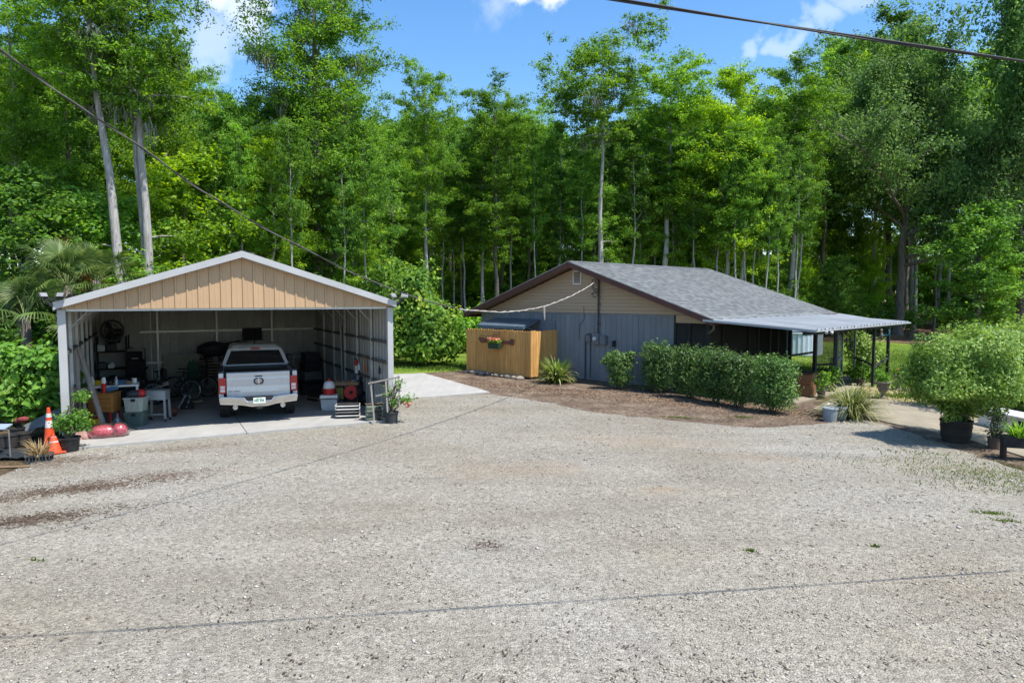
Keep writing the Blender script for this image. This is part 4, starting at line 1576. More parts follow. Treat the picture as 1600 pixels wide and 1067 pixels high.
A1 = 9.96           # where the boarded wall ends and the screened corner begins
slope = (HR - HE) / (HW / 2 + OVX)


def roofz(a, drop=0.0):
    return HR - slope * abs(a - HW / 2) - drop


# core walls (behind the boards)
core = MB()
core.bb(.03, A1 - .03, .04, HL - .5, 0, HB)
core.prism([(.1, HB), (HW - .1, HB), (HW - .1, roofz(.1) - .2), (HW / 2, HR - .2), (.1, roofz(.1) - .2)], .06, HL - .5, lambda p, q_, w: (p, w, q_))
core.build('wall', M_screen_dark, house)
NB = 40
wbd = A1 / NB
mb = MB()
mb.bb(.004, wbd - .006, 0, .022, 0, HB)
me_board = mb.mesh('wall_board', [M_board_grey])
for i in range(NB):
    link('wall_board', me_board, house, (i * wbd, 0, 0.02))
mb = MB()
mb.bb(0, .022, .004, .245, 0, HB)
me_board2 = mb.mesh('wall_board', [M_board_grey])
for i in range(38):
    link('wall_board', me_board2, house, (A1 - .03, .03 + i * .25, 0.02))
part('corner_trim', M_dark_wood, house, lambda m: m.bb(A1 - .02, A1 + .07, -.01, .06, 0, HB - .02), bevel=.005)
part('frieze_trim', M_board_grey, house, lambda m: m.bb(.0, A1, -.024, -.003, HB - .04, HB + .005))
# lap siding rows
row = .131
k = 0
z = HB + .012
while z < HR - .25:
    z1 = min(z + row, HR - .22)

    def lim(zz):
        h = (HR - .20 - zz) / slope
        return max(0.02, HW / 2 - h), min(HW - .02, HW / 2 + h)
    l0, r0_ = lim(z)
    l1, r1_ = lim(z1)
    if r1_ - l1 > .05:
        m = MB()
        m.add([(l0, -.045, z + .012), (r0_, -.045, z + .012), (r1_, -.012, z1 + .004), (l1, -.012, z1 + .004), (l0, .02, z), (r0_, .02, z), (r1_, .02, z1 + .004), (l1, .02, z1 + .004)],
              [(0, 1, 2, 3), (4, 7, 6, 5), (0, 4, 5, 1), (3, 2, 6, 7), (0, 3, 7, 4), (1, 5, 6, 2)])
        m.build('siding_row', M_siding_tan, house)
    z += row
# header over the screened corner
for i in range(2):
    part('siding_row', M_siding_tan, house, lambda m: m.bb(A1 + .07, HW - .0, -.028 + .004 * i, .03, HB - .13 * (i + 1) + .012, HB - .13 * i + .01))

# roof: two decks with shingle courses as real steps
for sgn in (-1, 1):
    L_sl = math.hypot(HW / 2 + OVX, HR - HE)
    th = math.atan(slope)
    deck = MB()
    x0 = HW / 2
    x1 = HW / 2 + sgn * (HW / 2 + OVX)
    y0, y1 = -OV, HL
    deck.add([(x0, y0, HR - .02), (x1, y0, HE - .02), (x1, y1, HE - .02), (x0, y1, HR - .02), (x0, y0, HR - .09), (x1, y0, HE - .09), (x1, y1, HE - .09), (x0, y1, HR - .09)],
             [(0, 1, 2, 3), (4, 7, 6, 5), (0, 4, 5, 1), (3, 2, 6, 7), (0, 3, 7, 4), (1, 5, 6, 2)])
    rf = deck.build('roof', M_soffit, house)
    nc = 44
    vs, fs, uv = [], [], []
    for i in range(nc):
        d0, d1 = L_sl * i / nc, L_sl * (i + 1) / nc
        for (d, lift) in ((d0, .002), (d1, .016), (d1, -.0)):
            for y in (y0 - .02, y1 + .02):
                vs.append((HW / 2 + sgn * (d * math.cos(th)), y, HR - d * math.sin(th) - .012 + lift))
        o = 6 * i
        fs += [(o, o + 1, o + 3, o + 2), (o + 2, o + 3, o + 5, o + 4)]
    me = bpy.data.meshes.new('shingles')
    me.from_pydata(vs, [], fs)
    ul = me.uv_layers.new(name='UVMap')
    for lp in me.loops:
        c = me.vertices[lp.vertex_index].co
        d = (HR - c.z) / math.sin(th)
        ul.data[lp.index].uv = (c.y, d)
    me.materials.append(M_shingle)
    tag(link('shingles', me, rf), kind='stuff')
    # rake and eave boards
    for (yy, nm) in ((y0 - .012, 'rake_board'), (y1 + .012, 'rake_board')):
        m = MB()
        e0, e1 = Vector((x0, yy, HR - .11)), Vector((x1 + sgn * .01, yy, HE - .11 - .004))
        m.add([e0 + Vector((0, -.02, -.12)), e1 + Vector((0, -.02, -.12)), e1 + Vector((0, -.02, .075)), e0 + Vector((0, -.02, .075)), e0 + Vector((0, .012, -.12)), e1 + Vector((0, .012, -.12)), e1 + Vector((0, .012, .075)), e0 + Vector((0, .012, .075))],
              [(0, 1, 2, 3), (4, 7, 6, 5), (0, 4, 5, 1), (3, 2, 6, 7), (0, 3, 7, 4), (1, 5, 6, 2)])
        m.build(nm, M_fascia, house)
        m = MB()
        m.bar(e0 + Vector((0, -.025, .093)), e1 + Vector((0, -.025, .093)), .03, .03)
        m.build('drip_edge', M_drip, house)
    part('eave_board', M_fascia, house, lambda m: m.bb(x1 - .015, x1 + .015, y0, y1, HE - .20, HE - .03))
    # ridge caps: one by one
cap = MB()
cap.add([(-.16, 0, -.055), (0, 0, .012), (.16, 0, -.055), (-.16, .29, -.068), (0, .29, -.001), (.16, .29, -.068)], [(0, 1, 4, 3), (1, 2, 5, 4)])
me_cap = cap.mesh('ridge_shingle', [mat('ridge_grey', (0.15, 0.16, 0.165), (0.10, 0.11, 0.115), 9, .85, var=.2)])
for i in range(37):
    link('ridge_shingle', me_cap, house, (HW / 2, -OV + i * .288, HR + .012))

# louvre vent
va, vb = hpix(896.5, 423), hpix(909.5, 444.5)
vent = part('gable_vent', mat('vent_white', (.62, .62, .60), None, 3, .5), house, lambda m: (m.bb(va.x, vb.x, -.06, -.02, vb.z, va.z) if False else None,
            m.bb(va.x, va.x + .05, -.06, .0, vb.z, va.z), m.bb(vb.x - .05, vb.x, -.06, .0, vb.z, va.z), m.bb(va.x + .05, vb.x - .05, -.06, .0, va.z - .05, va.z), m.bb(va.x + .05, vb.x - .05, -.06, .0, vb.z, vb.z + .05)))
for i in range(7):
    zz = vb.z + .07 + i * (va.z - vb.z - .12) / 7
    part('louvre', M_drip, vent, lambda m: m.box(((va.x + vb.x) / 2, -.03, zz + .02), (vb.x - va.x - .1, .006, .07), rotm(R(50))))

# electric service
mt = hpix(938, 434)
mb_ = hpix(937, 521)
ml = hpix(933, 529)
part('service_mast', M_conduit, house, lambda m: (m.tube([(mt.x, -.10, mt.z + .05), (mt.x, -.10, mb_.z)], .035, 8), m.ball((mt.x, -.12, mt.z + .06), (.07, .08, .09), 8, 5), [m.bb(mt.x - .05, mt.x + .05, -.12, -.02, mb_.z + d, mb_.z + d + .03) for d in (.35, 1.1)]))
m = MB()
qq = random.Random(4)
for i in range(5):
    pts = [(mt.x + qq.uniform(-.05, .05), -.16, mt.z - .02)]
    for j in range(6):
        pts.append((mt.x + qq.uniform(-.25, .22), -.16 - qq.uniform(0, .2), mt.z - .1 - j * .13))
    m.tube(pts, .011, 4)
m.build('loose_wire', M_conduit, house)
a, b = hpix(928, 520), hpix(938.5, 538)
mbx = part('meter_box', M_box_grey, house, lambda m: m.bb(a.x, b.x, -.14, -.02, b.z, a.z), bevel=.01)
part('meter_glass', mat('meter_glass', (.62, .62, .62), (.4, .4, .4), 14, .12), mbx, lambda m: m.lathe([(.085, 0), (.085, .05), (.06, .085), (0, .095)], (ml.x, -.14, ml.z), 14, rotm(R(90))), smooth=True)
a, b = hpix(940.5, 524), hpix(949.5, 538.5)
pb = part('breaker_box', M_box_grey, house, lambda m: m.bb(a.x, b.x, -.16, -.02, b.z, a.z), bevel=.008)
part('box_door', M_box_grey, pb, lambda m: m.bb(a.x + .02, b.x - .02, -.172, -.161, b.z + .03, a.z - .03))
a, b = hpix(918, 523.5), hpix(925, 534)
part('junction_box', M_box_grey, house, lambda m: m.bb(a.x, b.x, -.13, -.02, b.z, a.z), bevel=.008)
a, b = hpix(959, 532), hpix(962.5, 542)
part('junction_box', M_blackmat, house, lambda m: m.bb(a.x, b.x, -.11, -.02, b.z, a.z), bevel=.006)
c1 = hpix(916, 524)
part('conduit', M_conduit, house, lambda m: (m.tube([(c1.x, -.05, c1.z), (c1.x, -.05, .05)], .028, 6), m.tube([(c1.x, -.05, c1.z), (c1.x + .1, -.05, c1.z + .06), (mt.x - .2, -.05, c1.z + .06)], .018, 5)))
c2 = hpix(924, 534)
part('conduit', M_conduit, house, lambda m: m.tube([(c2.x, -.05, c2.z), (c2.x, -.05, .1)], .016, 5))
c3 = hpix(913, 478)
part('conduit', M_conduit, house, lambda m: m.tube([(c3.x, -.04, c3.z), (c3.x + .03, -.04, c3.z - .5), (c3.x - .2, -.04, c3.z - .75), (c3.x - .22, -.04, c3.z - 1.3)], .01, 4))

# window and awning behind the fence
wa, wb_ = hpix(842, 502), hpix(868, 530)
win = part('window', M_bluegrey, house, lambda m: (m.bb(wa.x, wb_.x, -.04, 0, wa.z - .07, wa.z), m.bb(wa.x, wa.x + .07, -.04, 0, wb_.z, wa.z - .07), m.bb(wb_.x - .07, wb_.x, -.04, 0, wb_.z, wa.z - .07), m.bb(wa.x + .07, wb_.x - .07, -.035, 0, wa.z - .42, wa.z - .37)))
part('pane', M_board_grey, win, lambda m: m.bb(wa.x + .07, wb_.x - .07, -.02, -.012, wb_.z, wa.z - .07))
t0, t1 = hpix(775, 497.5), hpix(841, 499)
f0 = hl(plane_hit(751, 505.5, hw(0, -1.05), b_dir))
f1 = hl(plane_hit(818, 511.5, hw(0, -1.05), b_dir))
naw = 14
aw = thing_aw = MB()
ztop, zfr = (t0.z + t1.z) / 2, (f0.z + f1.z) / 2
ax0, ax1 = min(t0.x, f0.x), max(t1.x, f1.x)
awn = MB()
awn.bar((ax0, -.03, ztop), (ax1, -.03, ztop), .05, .03)
awning = awn.build('awning', M_bluegrey, house)
wa_ = (ax1 - ax0) / naw
for i in range(naw):
    x = ax0 + i * wa_
    m = MB()
    prof = [(-.03, ztop + .01), (-.55, ztop - (ztop - zfr) * .40), (-.95, zfr + .04), (-1.06, zfr - .02), (-1.07, zfr - .14)]
    for (x0_, x1_, lift) in ((x, x + wa_ * .55, .012), (x + wa_ * .55, x + wa_, 0)):
        vs = []
        for (yy, zz) in prof:
            vs += [(x0_, yy, zz + lift), (x1_, yy, zz + lift)]
        m.add(vs, [(2 * j, 2 * j + 1, 2 * j + 3, 2 * j + 2) for j in range(4)])
    m.build('awning_slat', M_bluegrey, awning)
for x in (ax0 + .02, ax1 - .02):
    part('awning_arm', M_bluegrey, awning, lambda m: (m.bar((x, -.03, ztop - .55), (x, -1.0, zfr), .03), m.prism([(-.03, ztop), (-1.05, zfr), (-1.05, zfr - .12), (-.6, zfr + .02)], x - .004, x + .004, lambda p, q_, w: (w, p, q_))))
# screened corner porch: posts, rails, dark screen
M_screen, nt, out = newmat('insect_screen')
dfs = N(nt, 'ShaderNodeBsdfDiffuse')
dfs.inputs[0].default_value = (0.05, 0.05, 0.05, 1)
trn = N(nt, 'ShaderNodeBsdfTransparent')
mxs = N(nt, 'ShaderNodeMixShader')
mxs.inputs[0].default_value = 0.42
nt.links.new(trn.outputs[0], mxs.inputs[1])
nt.links.new(dfs.outputs[0], mxs.inputs[2])
nt.links.new(mxs.outputs[0], out.inputs[0])
for (a_, b_, w_) in ((A1 + .60, 0, .09), (HW - .05, .05, .14), (HW - .05, 1.02, .08), (HW - .05, 2.95, .10), (HW - .05, 3.7, .08), (HW - .05, 4.7, .08), (HW - .05, 5.4, .08), (HW - .05, 6.55, .12), (HW - .05, HL - .9, .10)):
    part('porch_post', M_dark_wood, house, lambda m: m.bb(a_ - w_ / 2, a_ + w_ / 2, b_ - w_ / 2 + .02, b_ + w_ / 2 + .02, 0, HB - .26), bevel=.006)
for (x0_, x1_, y0_, y1_) in ((A1 + .07, HW - .12, .04, .05), ):
    part('screen_panel', M_screen, house, lambda m: m.bb(x0_, x1_, y0_, y1_, .1, HB - .26))
    part('porch_rail', M_dark_wood, house, lambda m: m.bb(x0_, x1_, y0_ - .03, y1_ + .03, .80, .88))
part('screen_panel', M_screen, house, lambda m: m.bb(HW - .055, HW - .045, .13, 6.48, .1, HB - .26))
part('porch_rail', M_dark_wood, house, lambda m: m.bb(HW - .08, HW - .02, .13, HL - .9, .82, .90))
part('porch_beam', M_dark_wood, house, lambda m: m.bb(HW - .12, HW + .02, .0, HL - .6, HB - .27, HB - .12))
part('porch_wall', M_screen_dark, house, lambda m: (m.bb(A1 + .01, HW - .1, 6.3, 6.36, 0, HB - .28),))
part('porch_door', M_bluegrey, house, lambda m: m.bb(A1 + .0, A1 + .04, 2.2, 3.1, .1, 2.1))
part('gutter_spout', mat('spout', (.22, .19, .16), None, 3, .5), house, lambda m: (m.tube([(HW + OVX - .02, -OV + .05, HE - .14), (HW + OVX - .1, -OV + .2, HE - .34), (HW + .02, -.02, HE - .5)], .04, 6)))

# patio cover: long metal roof on posts along the side of the house
PA0, PA1, PB0, PB1 = HW + .12, HW + 3.75, -.62, 8.5
pz0, pz1 = 2.50, 2.27
npan = 15
wp = (PB1 - PB0) / npan
pl = math.hypot(PA1 - PA0, pz0 - pz1)
m = MB()
vs, fs = [], []
prof = [(0, 0), (.03, .05), (.08, .05), (.11, 0), (wp * .5, 0), (wp * .5 + .03, .03), (wp * .5 + .08, .03), (wp * .5 + .11, 0), (wp - .004, 0)]
for (x, z) in ((PA0, pz0), (PA1, pz1)):
    for (yy, dz) in prof: vs.append((x, yy, z + dz))
for (x, z) in ((PA0, pz0), (PA1, pz1)):
    for (yy, dz) in prof: vs.append((x, yy, z + dz - .006))
n = len(prof)
for i in range(n - 1):
    fs += [(i, i + 1, n + i + 1, n + i), (2 * n + i, 3 * n + i, 3 * n + i + 1, 2 * n + i + 1), (n + i, n + i + 1, 3 * n + i + 1, 3 * n + i)]
m.add(vs, fs)
me_p = m.mesh('patio_sheet', [M_patio_metal])
proof = part('patio_beam', M_dark_wood, house, lambda m: (m.bb(PA1 - .42, PA1 - .30, PB0 + .05, PB1 - .05, pz1 - .16, pz1 + .015)))
for i in range(npan):
    link('patio_sheet', me_p, house, (0, PB0 + i * wp, 0))
part('patio_flashing', M_patio_metal, house, lambda m: (m.bb(PA0 - .3, PA0 + .25, PB0, PB1, pz0 + .05, pz0 + .065),))
part('patio_trim', M_patio_metal, house, lambda m: (m.bar((PA0, PB0 - .012, pz0 - .03), (PA1, PB0 - .012, pz1 - .03), .02, .07), m.bb(PA1 - .01, PA1 + .02, PB0, PB1, pz1 - .05, pz1 - .012)))
# second short cover further back
for i in range(4):
    o = link('patio_sheet', me_p, house, (PA0 * .55 - .25, PB1 + .1 + i * wp, .03))
    o.scale = (.45, 1, 1)


def hpost(px, py, w, top, nm='patio_post', mat_=None):
    p = hl(at(px, py))
    part(nm, mat_ or M_dark_wood, house, lambda m: m.bb(p.x - w / 2, p.x + w / 2, p.y - w / 2, p.y + w / 2, 0, top), bevel=.006)
    return p


pp1 = hpost(1271.5, 605, .11, pz1 + .10)
pp2 = hpost(1304.5, 603, .14, pz1 + .06, mat_=mat('post_bluegrey', (.085, .105, .13), None, 3, .6))
pp3 = hpost(1363, 605, .085, pz1)
pp4 = hpost(1386, 587, .11, pz1)
pp5 = hpost(1334, 590, .06, pz1 + .02, mat_=M_drip)


def hrail(a, b, z, w=.06, h=.07, nm='patio_rail', mat_=None):
    part(nm, mat_ or M_dark_wood, house, lambda m: m.bar((a.x, a.y, z), (b.x, b.y, z), w, h))


hrail(pp1, pp2, .80)
hrail(pp5, pp3, .80)
hrail(pp3, pp4, .72)
hrail(pp2, pp5, 2.1)
hrail(pp1, pp2, 2.2)
part('patio_header', M_dark_wood, house, lambda m: m.bar((pp1.x, pp1.y, pz1 + .03), (pp2.x, pp2.y, pz1 + .03), .07, .12))
part('screen_panel', M_screen, house, lambda m: m.bar((pp1.x, pp1.y, 1.45), (pp2.x, pp2.y, 1.45), .008, 1.3))
part('screen_panel', M_screen, house, lambda m: m.bar((pp5.x, pp5.y, 1.6), ((pp2.x + 2 * pp5.x) / 3, (pp2.y + 2 * pp5.y) / 3, 1.6), .008, .9))
# screen door standing in the enclosure, with curled metalwork
dd = (pp5 - pp2)
dd.z = 0
dd.normalize()
d0, d1 = pp2 + dd * .12, pp2 + dd * 1.0
drm = MB()
M_door = mat('door_frame', (.16, .18, .205), None, 3, .45)
for p in (d0, d1):
    drm.bar((p.x, p.y, .05), (p.x, p.y, 2.05), .06, .05)
for z in (.1, .95, 2.02):
    drm.bar((d0.x, d0.y, z), (d1.x, d1.y, z), .05, .08)
door = drm.build('screen_door', M_door, house)
part('door_screen', M_screen, door, lambda m: m.bar((d0.x, d0.y, 1.05), (d1.x, d1.y, 1.05), .006, 1.9))
sc = MB()
mid = (d0 + d1) / 2
for k in range(3):
    pts = []
    for t in np.linspace(0, 1, 14):
        aa = t * 5.0
        rr = .05 + .17 * t
        x = rr * math.sin(aa)
        zz = rr * math.cos(aa)
        pts.append((mid.x + dd.x * x, mid.y + dd.y * x, .55 + k * .5 + zz))
    sc.tube(pts, .012, 4)
pts = [(mid.x + dd.x * .3 * math.cos(t), mid.y + dd.y * .3 * math.cos(t), 1.1 + .75 * math.sin(t)) for t in np.linspace(0, 6.283, 22)]
sc.tube(pts, .014, 4)
sc.build('door_scrollwork', mat('scroll_white', (.5, .53, .55), None, 3, .5), door)
# patio floor
tag(sheet('patio_slab', [hw(HW, -.3), hw(HW + 3.1, -.3), hw(HW + 3.1, 8.3), hw(HW - 1.3, 8.3), hw(A1 + .0, 8.3), hw(A1 + .0, .05), hw(HW, .05)], 0.0, M_path, 0, thick=.045), kind='structure')

# camera light under the near edge of the patio cover
cl_ = hl(plane_hit(1297, 520, hw(0, -.55), b_dir))
f = thing('security_light', 'white security light under the near edge of the patio roof', 'security light', hw(cl_.x, -.58, 2.2), HYAW)
f.scale = (.62, .62, .62)
part('base', M_white_metal, f, lambda m: m.lathe([(.06, 0), (.06, .03), (.03, .05)], (0, 0, .1), 10))
for s in (-1, 1):
    part('lamp_head', M_white_metal, f, lambda m: m.lathe([(.02, .08), (.06, .03), (.075, -.06), (.06, -.07)], (s * .12, -.04, .04), 10, rotm(R(-50), R(s * 30))))

# wooden privacy fence in front of the gable
M_fence = mat('new_cedar', (0.68, 0.385, 0.13), (0.46, 0.23, 0.068), 2.2, .7, stretch=(7, 7, .7), var=.13, bump=.2, bscale=25)
M_fence_post = mat('post_timber', (0.26, 0.15, 0.075), None, 4, .8)
fence = thing('wood_fence', 'new golden cedar privacy fence screening the house corner', 'fence', hw(.74, -1.55), HYAW)
NF = 27
FL = 4.55 - .74
wf = FL / NF
plank_meshes = []
for k in range(4):
    q_ = random.Random(k)
    m = MB()
    t_ = .02
    zt = 1.80 + q_.uniform(-.012, .012)
    m.prism([(.005, 0), (wf - .005, 0), (wf - .005, zt - .035), (wf - .035, zt), (.035, zt), (.005, zt - .035)], 0, t_, lambda p, q2, w: (p, w, q2))
    plank_meshes.append(m.mesh('plank', [M_fence]))
q_ = random.Random(8)
for i in range(NF):
    link('plank', plank_meshes[q_.randrange(4)], fence, (i * wf, q_.uniform(-.003, .003), .10 + q_.uniform(-.012, .012)))
FS = 1.53
for i in range(11):
    link('plank', plank_meshes[q_.randrange(4)], fence, (FL + q_.uniform(-.003, .003), .022 + i * wf, .10 + q_.uniform(-.012, .012)), (0, 0, R(90)))
for zz in (.35, 1.0, 1.65):
    part('rail', M_fence_post, fence, lambda m: m.bb(0, FL - .04, .024, .064, zz - .045, zz + .045))
    part('rail', M_fence_post, fence, lambda m: m.bb(FL - .068, FL - .026, .07, FS, zz - .045, zz + .045))
for (x, y) in ((.05, .11), (FL * .45, .11), (FL - .12, .12), (FL - .12, FS - .05)):
    part('post', M_fence_post, fence, lambda m: m.bb(x - .045, x + .045, y - .045, y + .045, 0, 1.82))
# stones lying under the fence
M_rock = mat('pale_rock', (.31, .27, .22), (.18, .15, .12), 4, .9, bump=.4, bscale=12)
for i in range(11):
    m = MB()
    m.ball((0, 0, .05), (qq.uniform(.16, .30), qq.uniform(.1, .15), qq.uniform(.06, .11)), 9, 6, .14, i)
    p = hw(.9 + i * .33 + qq.uniform(-.08, .08), -1.66 + qq.uniform(-.05, .05))
    o = m.build('rock', M_rock, None, smooth=True, loc=(p.x, p.y, 0), rot=(0, 0, qq.uniform(0, 3)))
    tag(o, 'pale edging rock lying in the row under the cedar fence', 'rock', 'rocks under the fence')

# yoke plaque and flower box on the fence
M_yoke = mat('yoke_brown', (0.20, 0.085, 0.05), (0.12, 0.05, 0.03), 3, .7)
ya, yb = hpix(748, 531, -1.58), hpix(804, 533, -1.58)
yk = thing('wooden_yoke', 'reddish carved wooden yoke hung on the cedar fence', 'wall ornament', hw(0, -1.55), HYAW)
zc = (ya.z + yb.z) / 2
xm = (ya.x + yb.x) / 2
part('beam', M_yoke, yk, lambda m: m.prism([(ya.x, zc + .05), (ya.x + .15, zc - .13), (xm - .4, zc - .10), (xm, zc - .03), (xm + .5, zc - .10), (yb.x - .05, zc - .15), (yb.x, zc + .10), (yb.x - .1, zc + .14), (yb.x - .28, zc + .02), (xm + .4, zc + .03), (xm, zc + .08), (xm - .4, zc + .04), (ya.x + .2, zc + .12)], -.07, -.03, lambda p, q2, w: (p, w, q2)), bevel=.01)
part('chain', M_conduit, yk, lambda m: (m.tube([(ya.x + .02, -.06, zc + .06), (ya.x + .2, -.07, zc + .2), (ya.x + .5, -.06, zc + .16), (xm, -.06, zc + .22), (xm + .3, -.06, zc + .36)], .008, 4), m.tube([(xm - .2, -.06, zc + .1), (xm, -.07, zc + .38), (xm + .3, -.06, zc + .06)], .008, 4)))
fb = thing('flower_box', 'dark green flower box with orange flowers hanging on the fence', 'planter', hw(hpix(774.5, 538, -1.7).x, -1.75, hpix(774.5, 540, -1.7).z), HYAW)
part('box', mat('dark_green', (.03, .06, .035), None, 4, .6), fb, lambda m: m.prism([(-.33, .11), (.33, .11), (.29, -.12), (-.29, -.12)], -.1, .1, lambda p, q2, w: (p, w, q2)), bevel=.01)
rg = np.random.default_rng(3)
n = 260
P = np.stack([rg.uniform(-.32, .32, n), rg.uniform(-.12, .1, n), .12 + rg.random(n) * .12], -1)
V, F = leaf_arrays(P, rg.normal(size=(n, 3)) + [0, -.5, .6], .08, .045, rg)
link('foliage', np_mesh('foliage', V, F, M_lf_yel), fb)
n = 120
P = np.stack([rg.uniform(-.30, .30, n), rg.uniform(-.13, .08, n), .2 + rg.random(n) * .12], -1)
V, F = leaf_arrays(P, rg.normal(size=(n, 3)) + [0, -.6, .6], .075, .06, rg)
link('flowers', np_mesh('flowers', V, F, leafmat('petal_orange', (.55, .15, .10), (.6, .3, .2), (.65, .45, .25), .2, 3)), fb)

# ------------------------------------------------------------------ shrubs and plants
M_lf_hedge = leafmat('leaf_hedge', (0.043, 0.094, 0.022), (0.086, 0.175, 0.036), (0.165, 0.281, 0.062), .3, 1.5, spec=.4, extra=(0.287, 0.410, 0.124))
M_lf_ball = leafmat('leaf_variegated', (0.072, 0.147, 0.022), (0.157, 0.267, 0.045), (0.287, 0.408, 0.085), .35, 1.2, spec=.4, extra=(0.549, 0.648, 0.219))
M_lf_maple = leafmat('leaf_maple', (0.074, 0.180, 0.028), (0.132, 0.285, 0.042), (0.214, 0.390, 0.070), .4, 1.2, extra=(0.330, 0.450, 0.112))
M_lf_mulb = leafmat('leaf_mulberry', (0.074, 0.173, 0.031), (0.143, 0.281, 0.045), (0.277, 0.404, 0.056), .4, .9, extra=(0.508, 0.562, 0.049))
M_lf_palm = leafmat('leaf_palm', (0.045, 0.085, 0.022), (0.085, 0.145, 0.035), (0.15, 0.215, 0.055), .3, .8, extra=(0.22, 0.25, 0.09))
M_lf_strap = leafmat('leaf_strap', (0.106, 0.168, 0.034), (0.250, 0.288, 0.086), (0.450, 0.456, 0.207), .3, 2, extra=(0.650, 0.576, 0.287))
M_lf_rust = leafmat('leaf_rust', (0.15, 0.06, 0.02), (0.28, 0.12, 0.04), (0.18, 0.18, 0.04), .4, .8)
M_lf_dry = leafmat('leaf_dry', (0.25, 0.17, 0.07), (0.42, 0.30, 0.13), (0.55, 0.42, 0.22), .25, 2)
M_stem = mat('shrub_stem', (0.14, 0.11, 0.08), (0.07, 0.055, 0.04), 6, .9)
M_soilpot = mat('potting_soil', (0.04, 0.03, 0.022), None, 12, .95)


def shrub(name, label, cat, loc, blobs, n, L, W, m, rng, stems=7, group=None, up=.7, shell=.45, droop=0.0, base_r=.18, rz=0.0, lump=4.5, zmin=.06):
    """a bush: separate leaves over several lobes, on branching stems"""
    t = thing(name, label, cat, loc, rz, group)
    C = np.array(blobs, float)
    w = (C[:, 3] * C[:, 4] + C[:, 3] * C[:, 5]) ** .9
    idx = rng.choice(len(C), n, p=w / w.sum())
    d = unit(rng.normal(size=(n, 3)))
    r = (shell + (1 - shell) * rng.random((n, 1)) ** .6)
    ph = C[idx, :3] * 2.7
    r = r * (1 + .16 * (np.sin(d[:, :1] * lump * 2 + ph[:, :1]) + np.sin(d[:, 1:2] * lump * 2.3 + ph[:, 1:2]) + np.sin(d[:, 2:] * lump * 2.1 + ph[:, 2:])))
    P = C[idx, :3] + d * r * C[idx, 3:6]
    Nn = d * .8 + rng.normal(size=(n, 3)) * .55
    Nn[:, 2] += up * .5
    k = P[:, 2] > zmin
    P, Nn = P[k], Nn[k]
    n = len(P)
    V, F = leaf_arrays(P, Nn, L * rng.uniform(.6, 1.35, n), W * rng.uniform(.6, 1.35, n), rng, droop)
    link('foliage', np_mesh('foliage', V, F, m), t)
    wood = []
    for i in range(stems):
        b = C[rng.integers(len(C))]
        a = rng.uniform(0, 6.28)
        p0 = np.array([base_r * math.cos(a) * rng.random(), base_r * math.sin(a) * rng.random(), 0.0])
        p2 = b[:3] + rng.normal(size=3) * b[3:6] * .45
        p1 = (p0 + p2) / 2 + np.array([*rng.normal(size=2) * .06, .1])
        r0 = rng.uniform(.012, .026)
        wood.append(tube_arrays(np.array([p0, p1, p2]), np.array([r0, r0 * .7, r0 * .3]), 5))
        for j in range(3):
            q2 = p1 + (p2 - p1) * rng.random() + rng.normal(size=3) * b[3:6] * .4
            wood.append(tube_arrays(np.array([p1, (p1 + q2) / 2 + [0, 0, .05], q2]), np.array([r0 * .5, r0 * .35, r0 * .15]), 4))
    V, F = join_arrays(wood)
    link('stems', np_mesh('stems', V, F, M_stem, True), t)
    return t


rs = np.random.default_rng(21)
# hedge of five clipped bushes in front of the porch
hedge_px = ((1028, 613, 532, 1.0, 'first clipped bush of the hedge, beside the grey wall'), (1078, 622, 539, .95, 'second clipped bush of the hedge, counted from the grey wall'), (1118, 630, 541, .95, 'middle bush of the five bush hedge'),
            (1152, 636, 549, .80, 'fourth bush of the hedge, before the small gap'), (1208, 645, 552, 1.05, 'last and broadest bush of the hedge, nearest the brown cabinet'))
for i, (px, py, top, wr, lab) in enumerate(hedge_px):
    p = at(px, py)
    h = CAMH + (463 - top) * p.y / 1066.7
    r_ = .55 * wr
    blobs = [(0, 0, h * .52, r_ * 1.0, r_ * .85, h * .45), (-.18, -.1, h * .75, r_ * .8, r_ * .7, h * .26), (.22, .05, h * .72, r_ * .75, r_ * .7, h * .27), (.25, -.12, h * .36, r_ * .75, r_ * .7, h * .3), (-.25, 0, h * .38, r_ * .8, r_ * .7, h * .3)]
    shrub('hedge_bush', lab, 'shrub', p, blobs, 7500, .085, .034, M_lf_hedge, rs, 9, 'hedge bushes in front of the porch', shell=.55, rz=-.78)
p = at(966, 608)
shrub('open_bush', 'loose open bush against the grey wall below the meter', 'shrub', p, [(0, 0, .75, .48, .45, .55), (-.15, 0, 1.1, .38, .35, .3), (.3, .1, 1.0, .3, .3, .28), (-.42, 0, .98, .22, .2, .16), (.42, 0, 1.22, .2, .18, .14), (.1, 0, .4, .4, .4, .3)], 4200, .10, .04, M_lf_hedge, rs, 12, shell=.3)
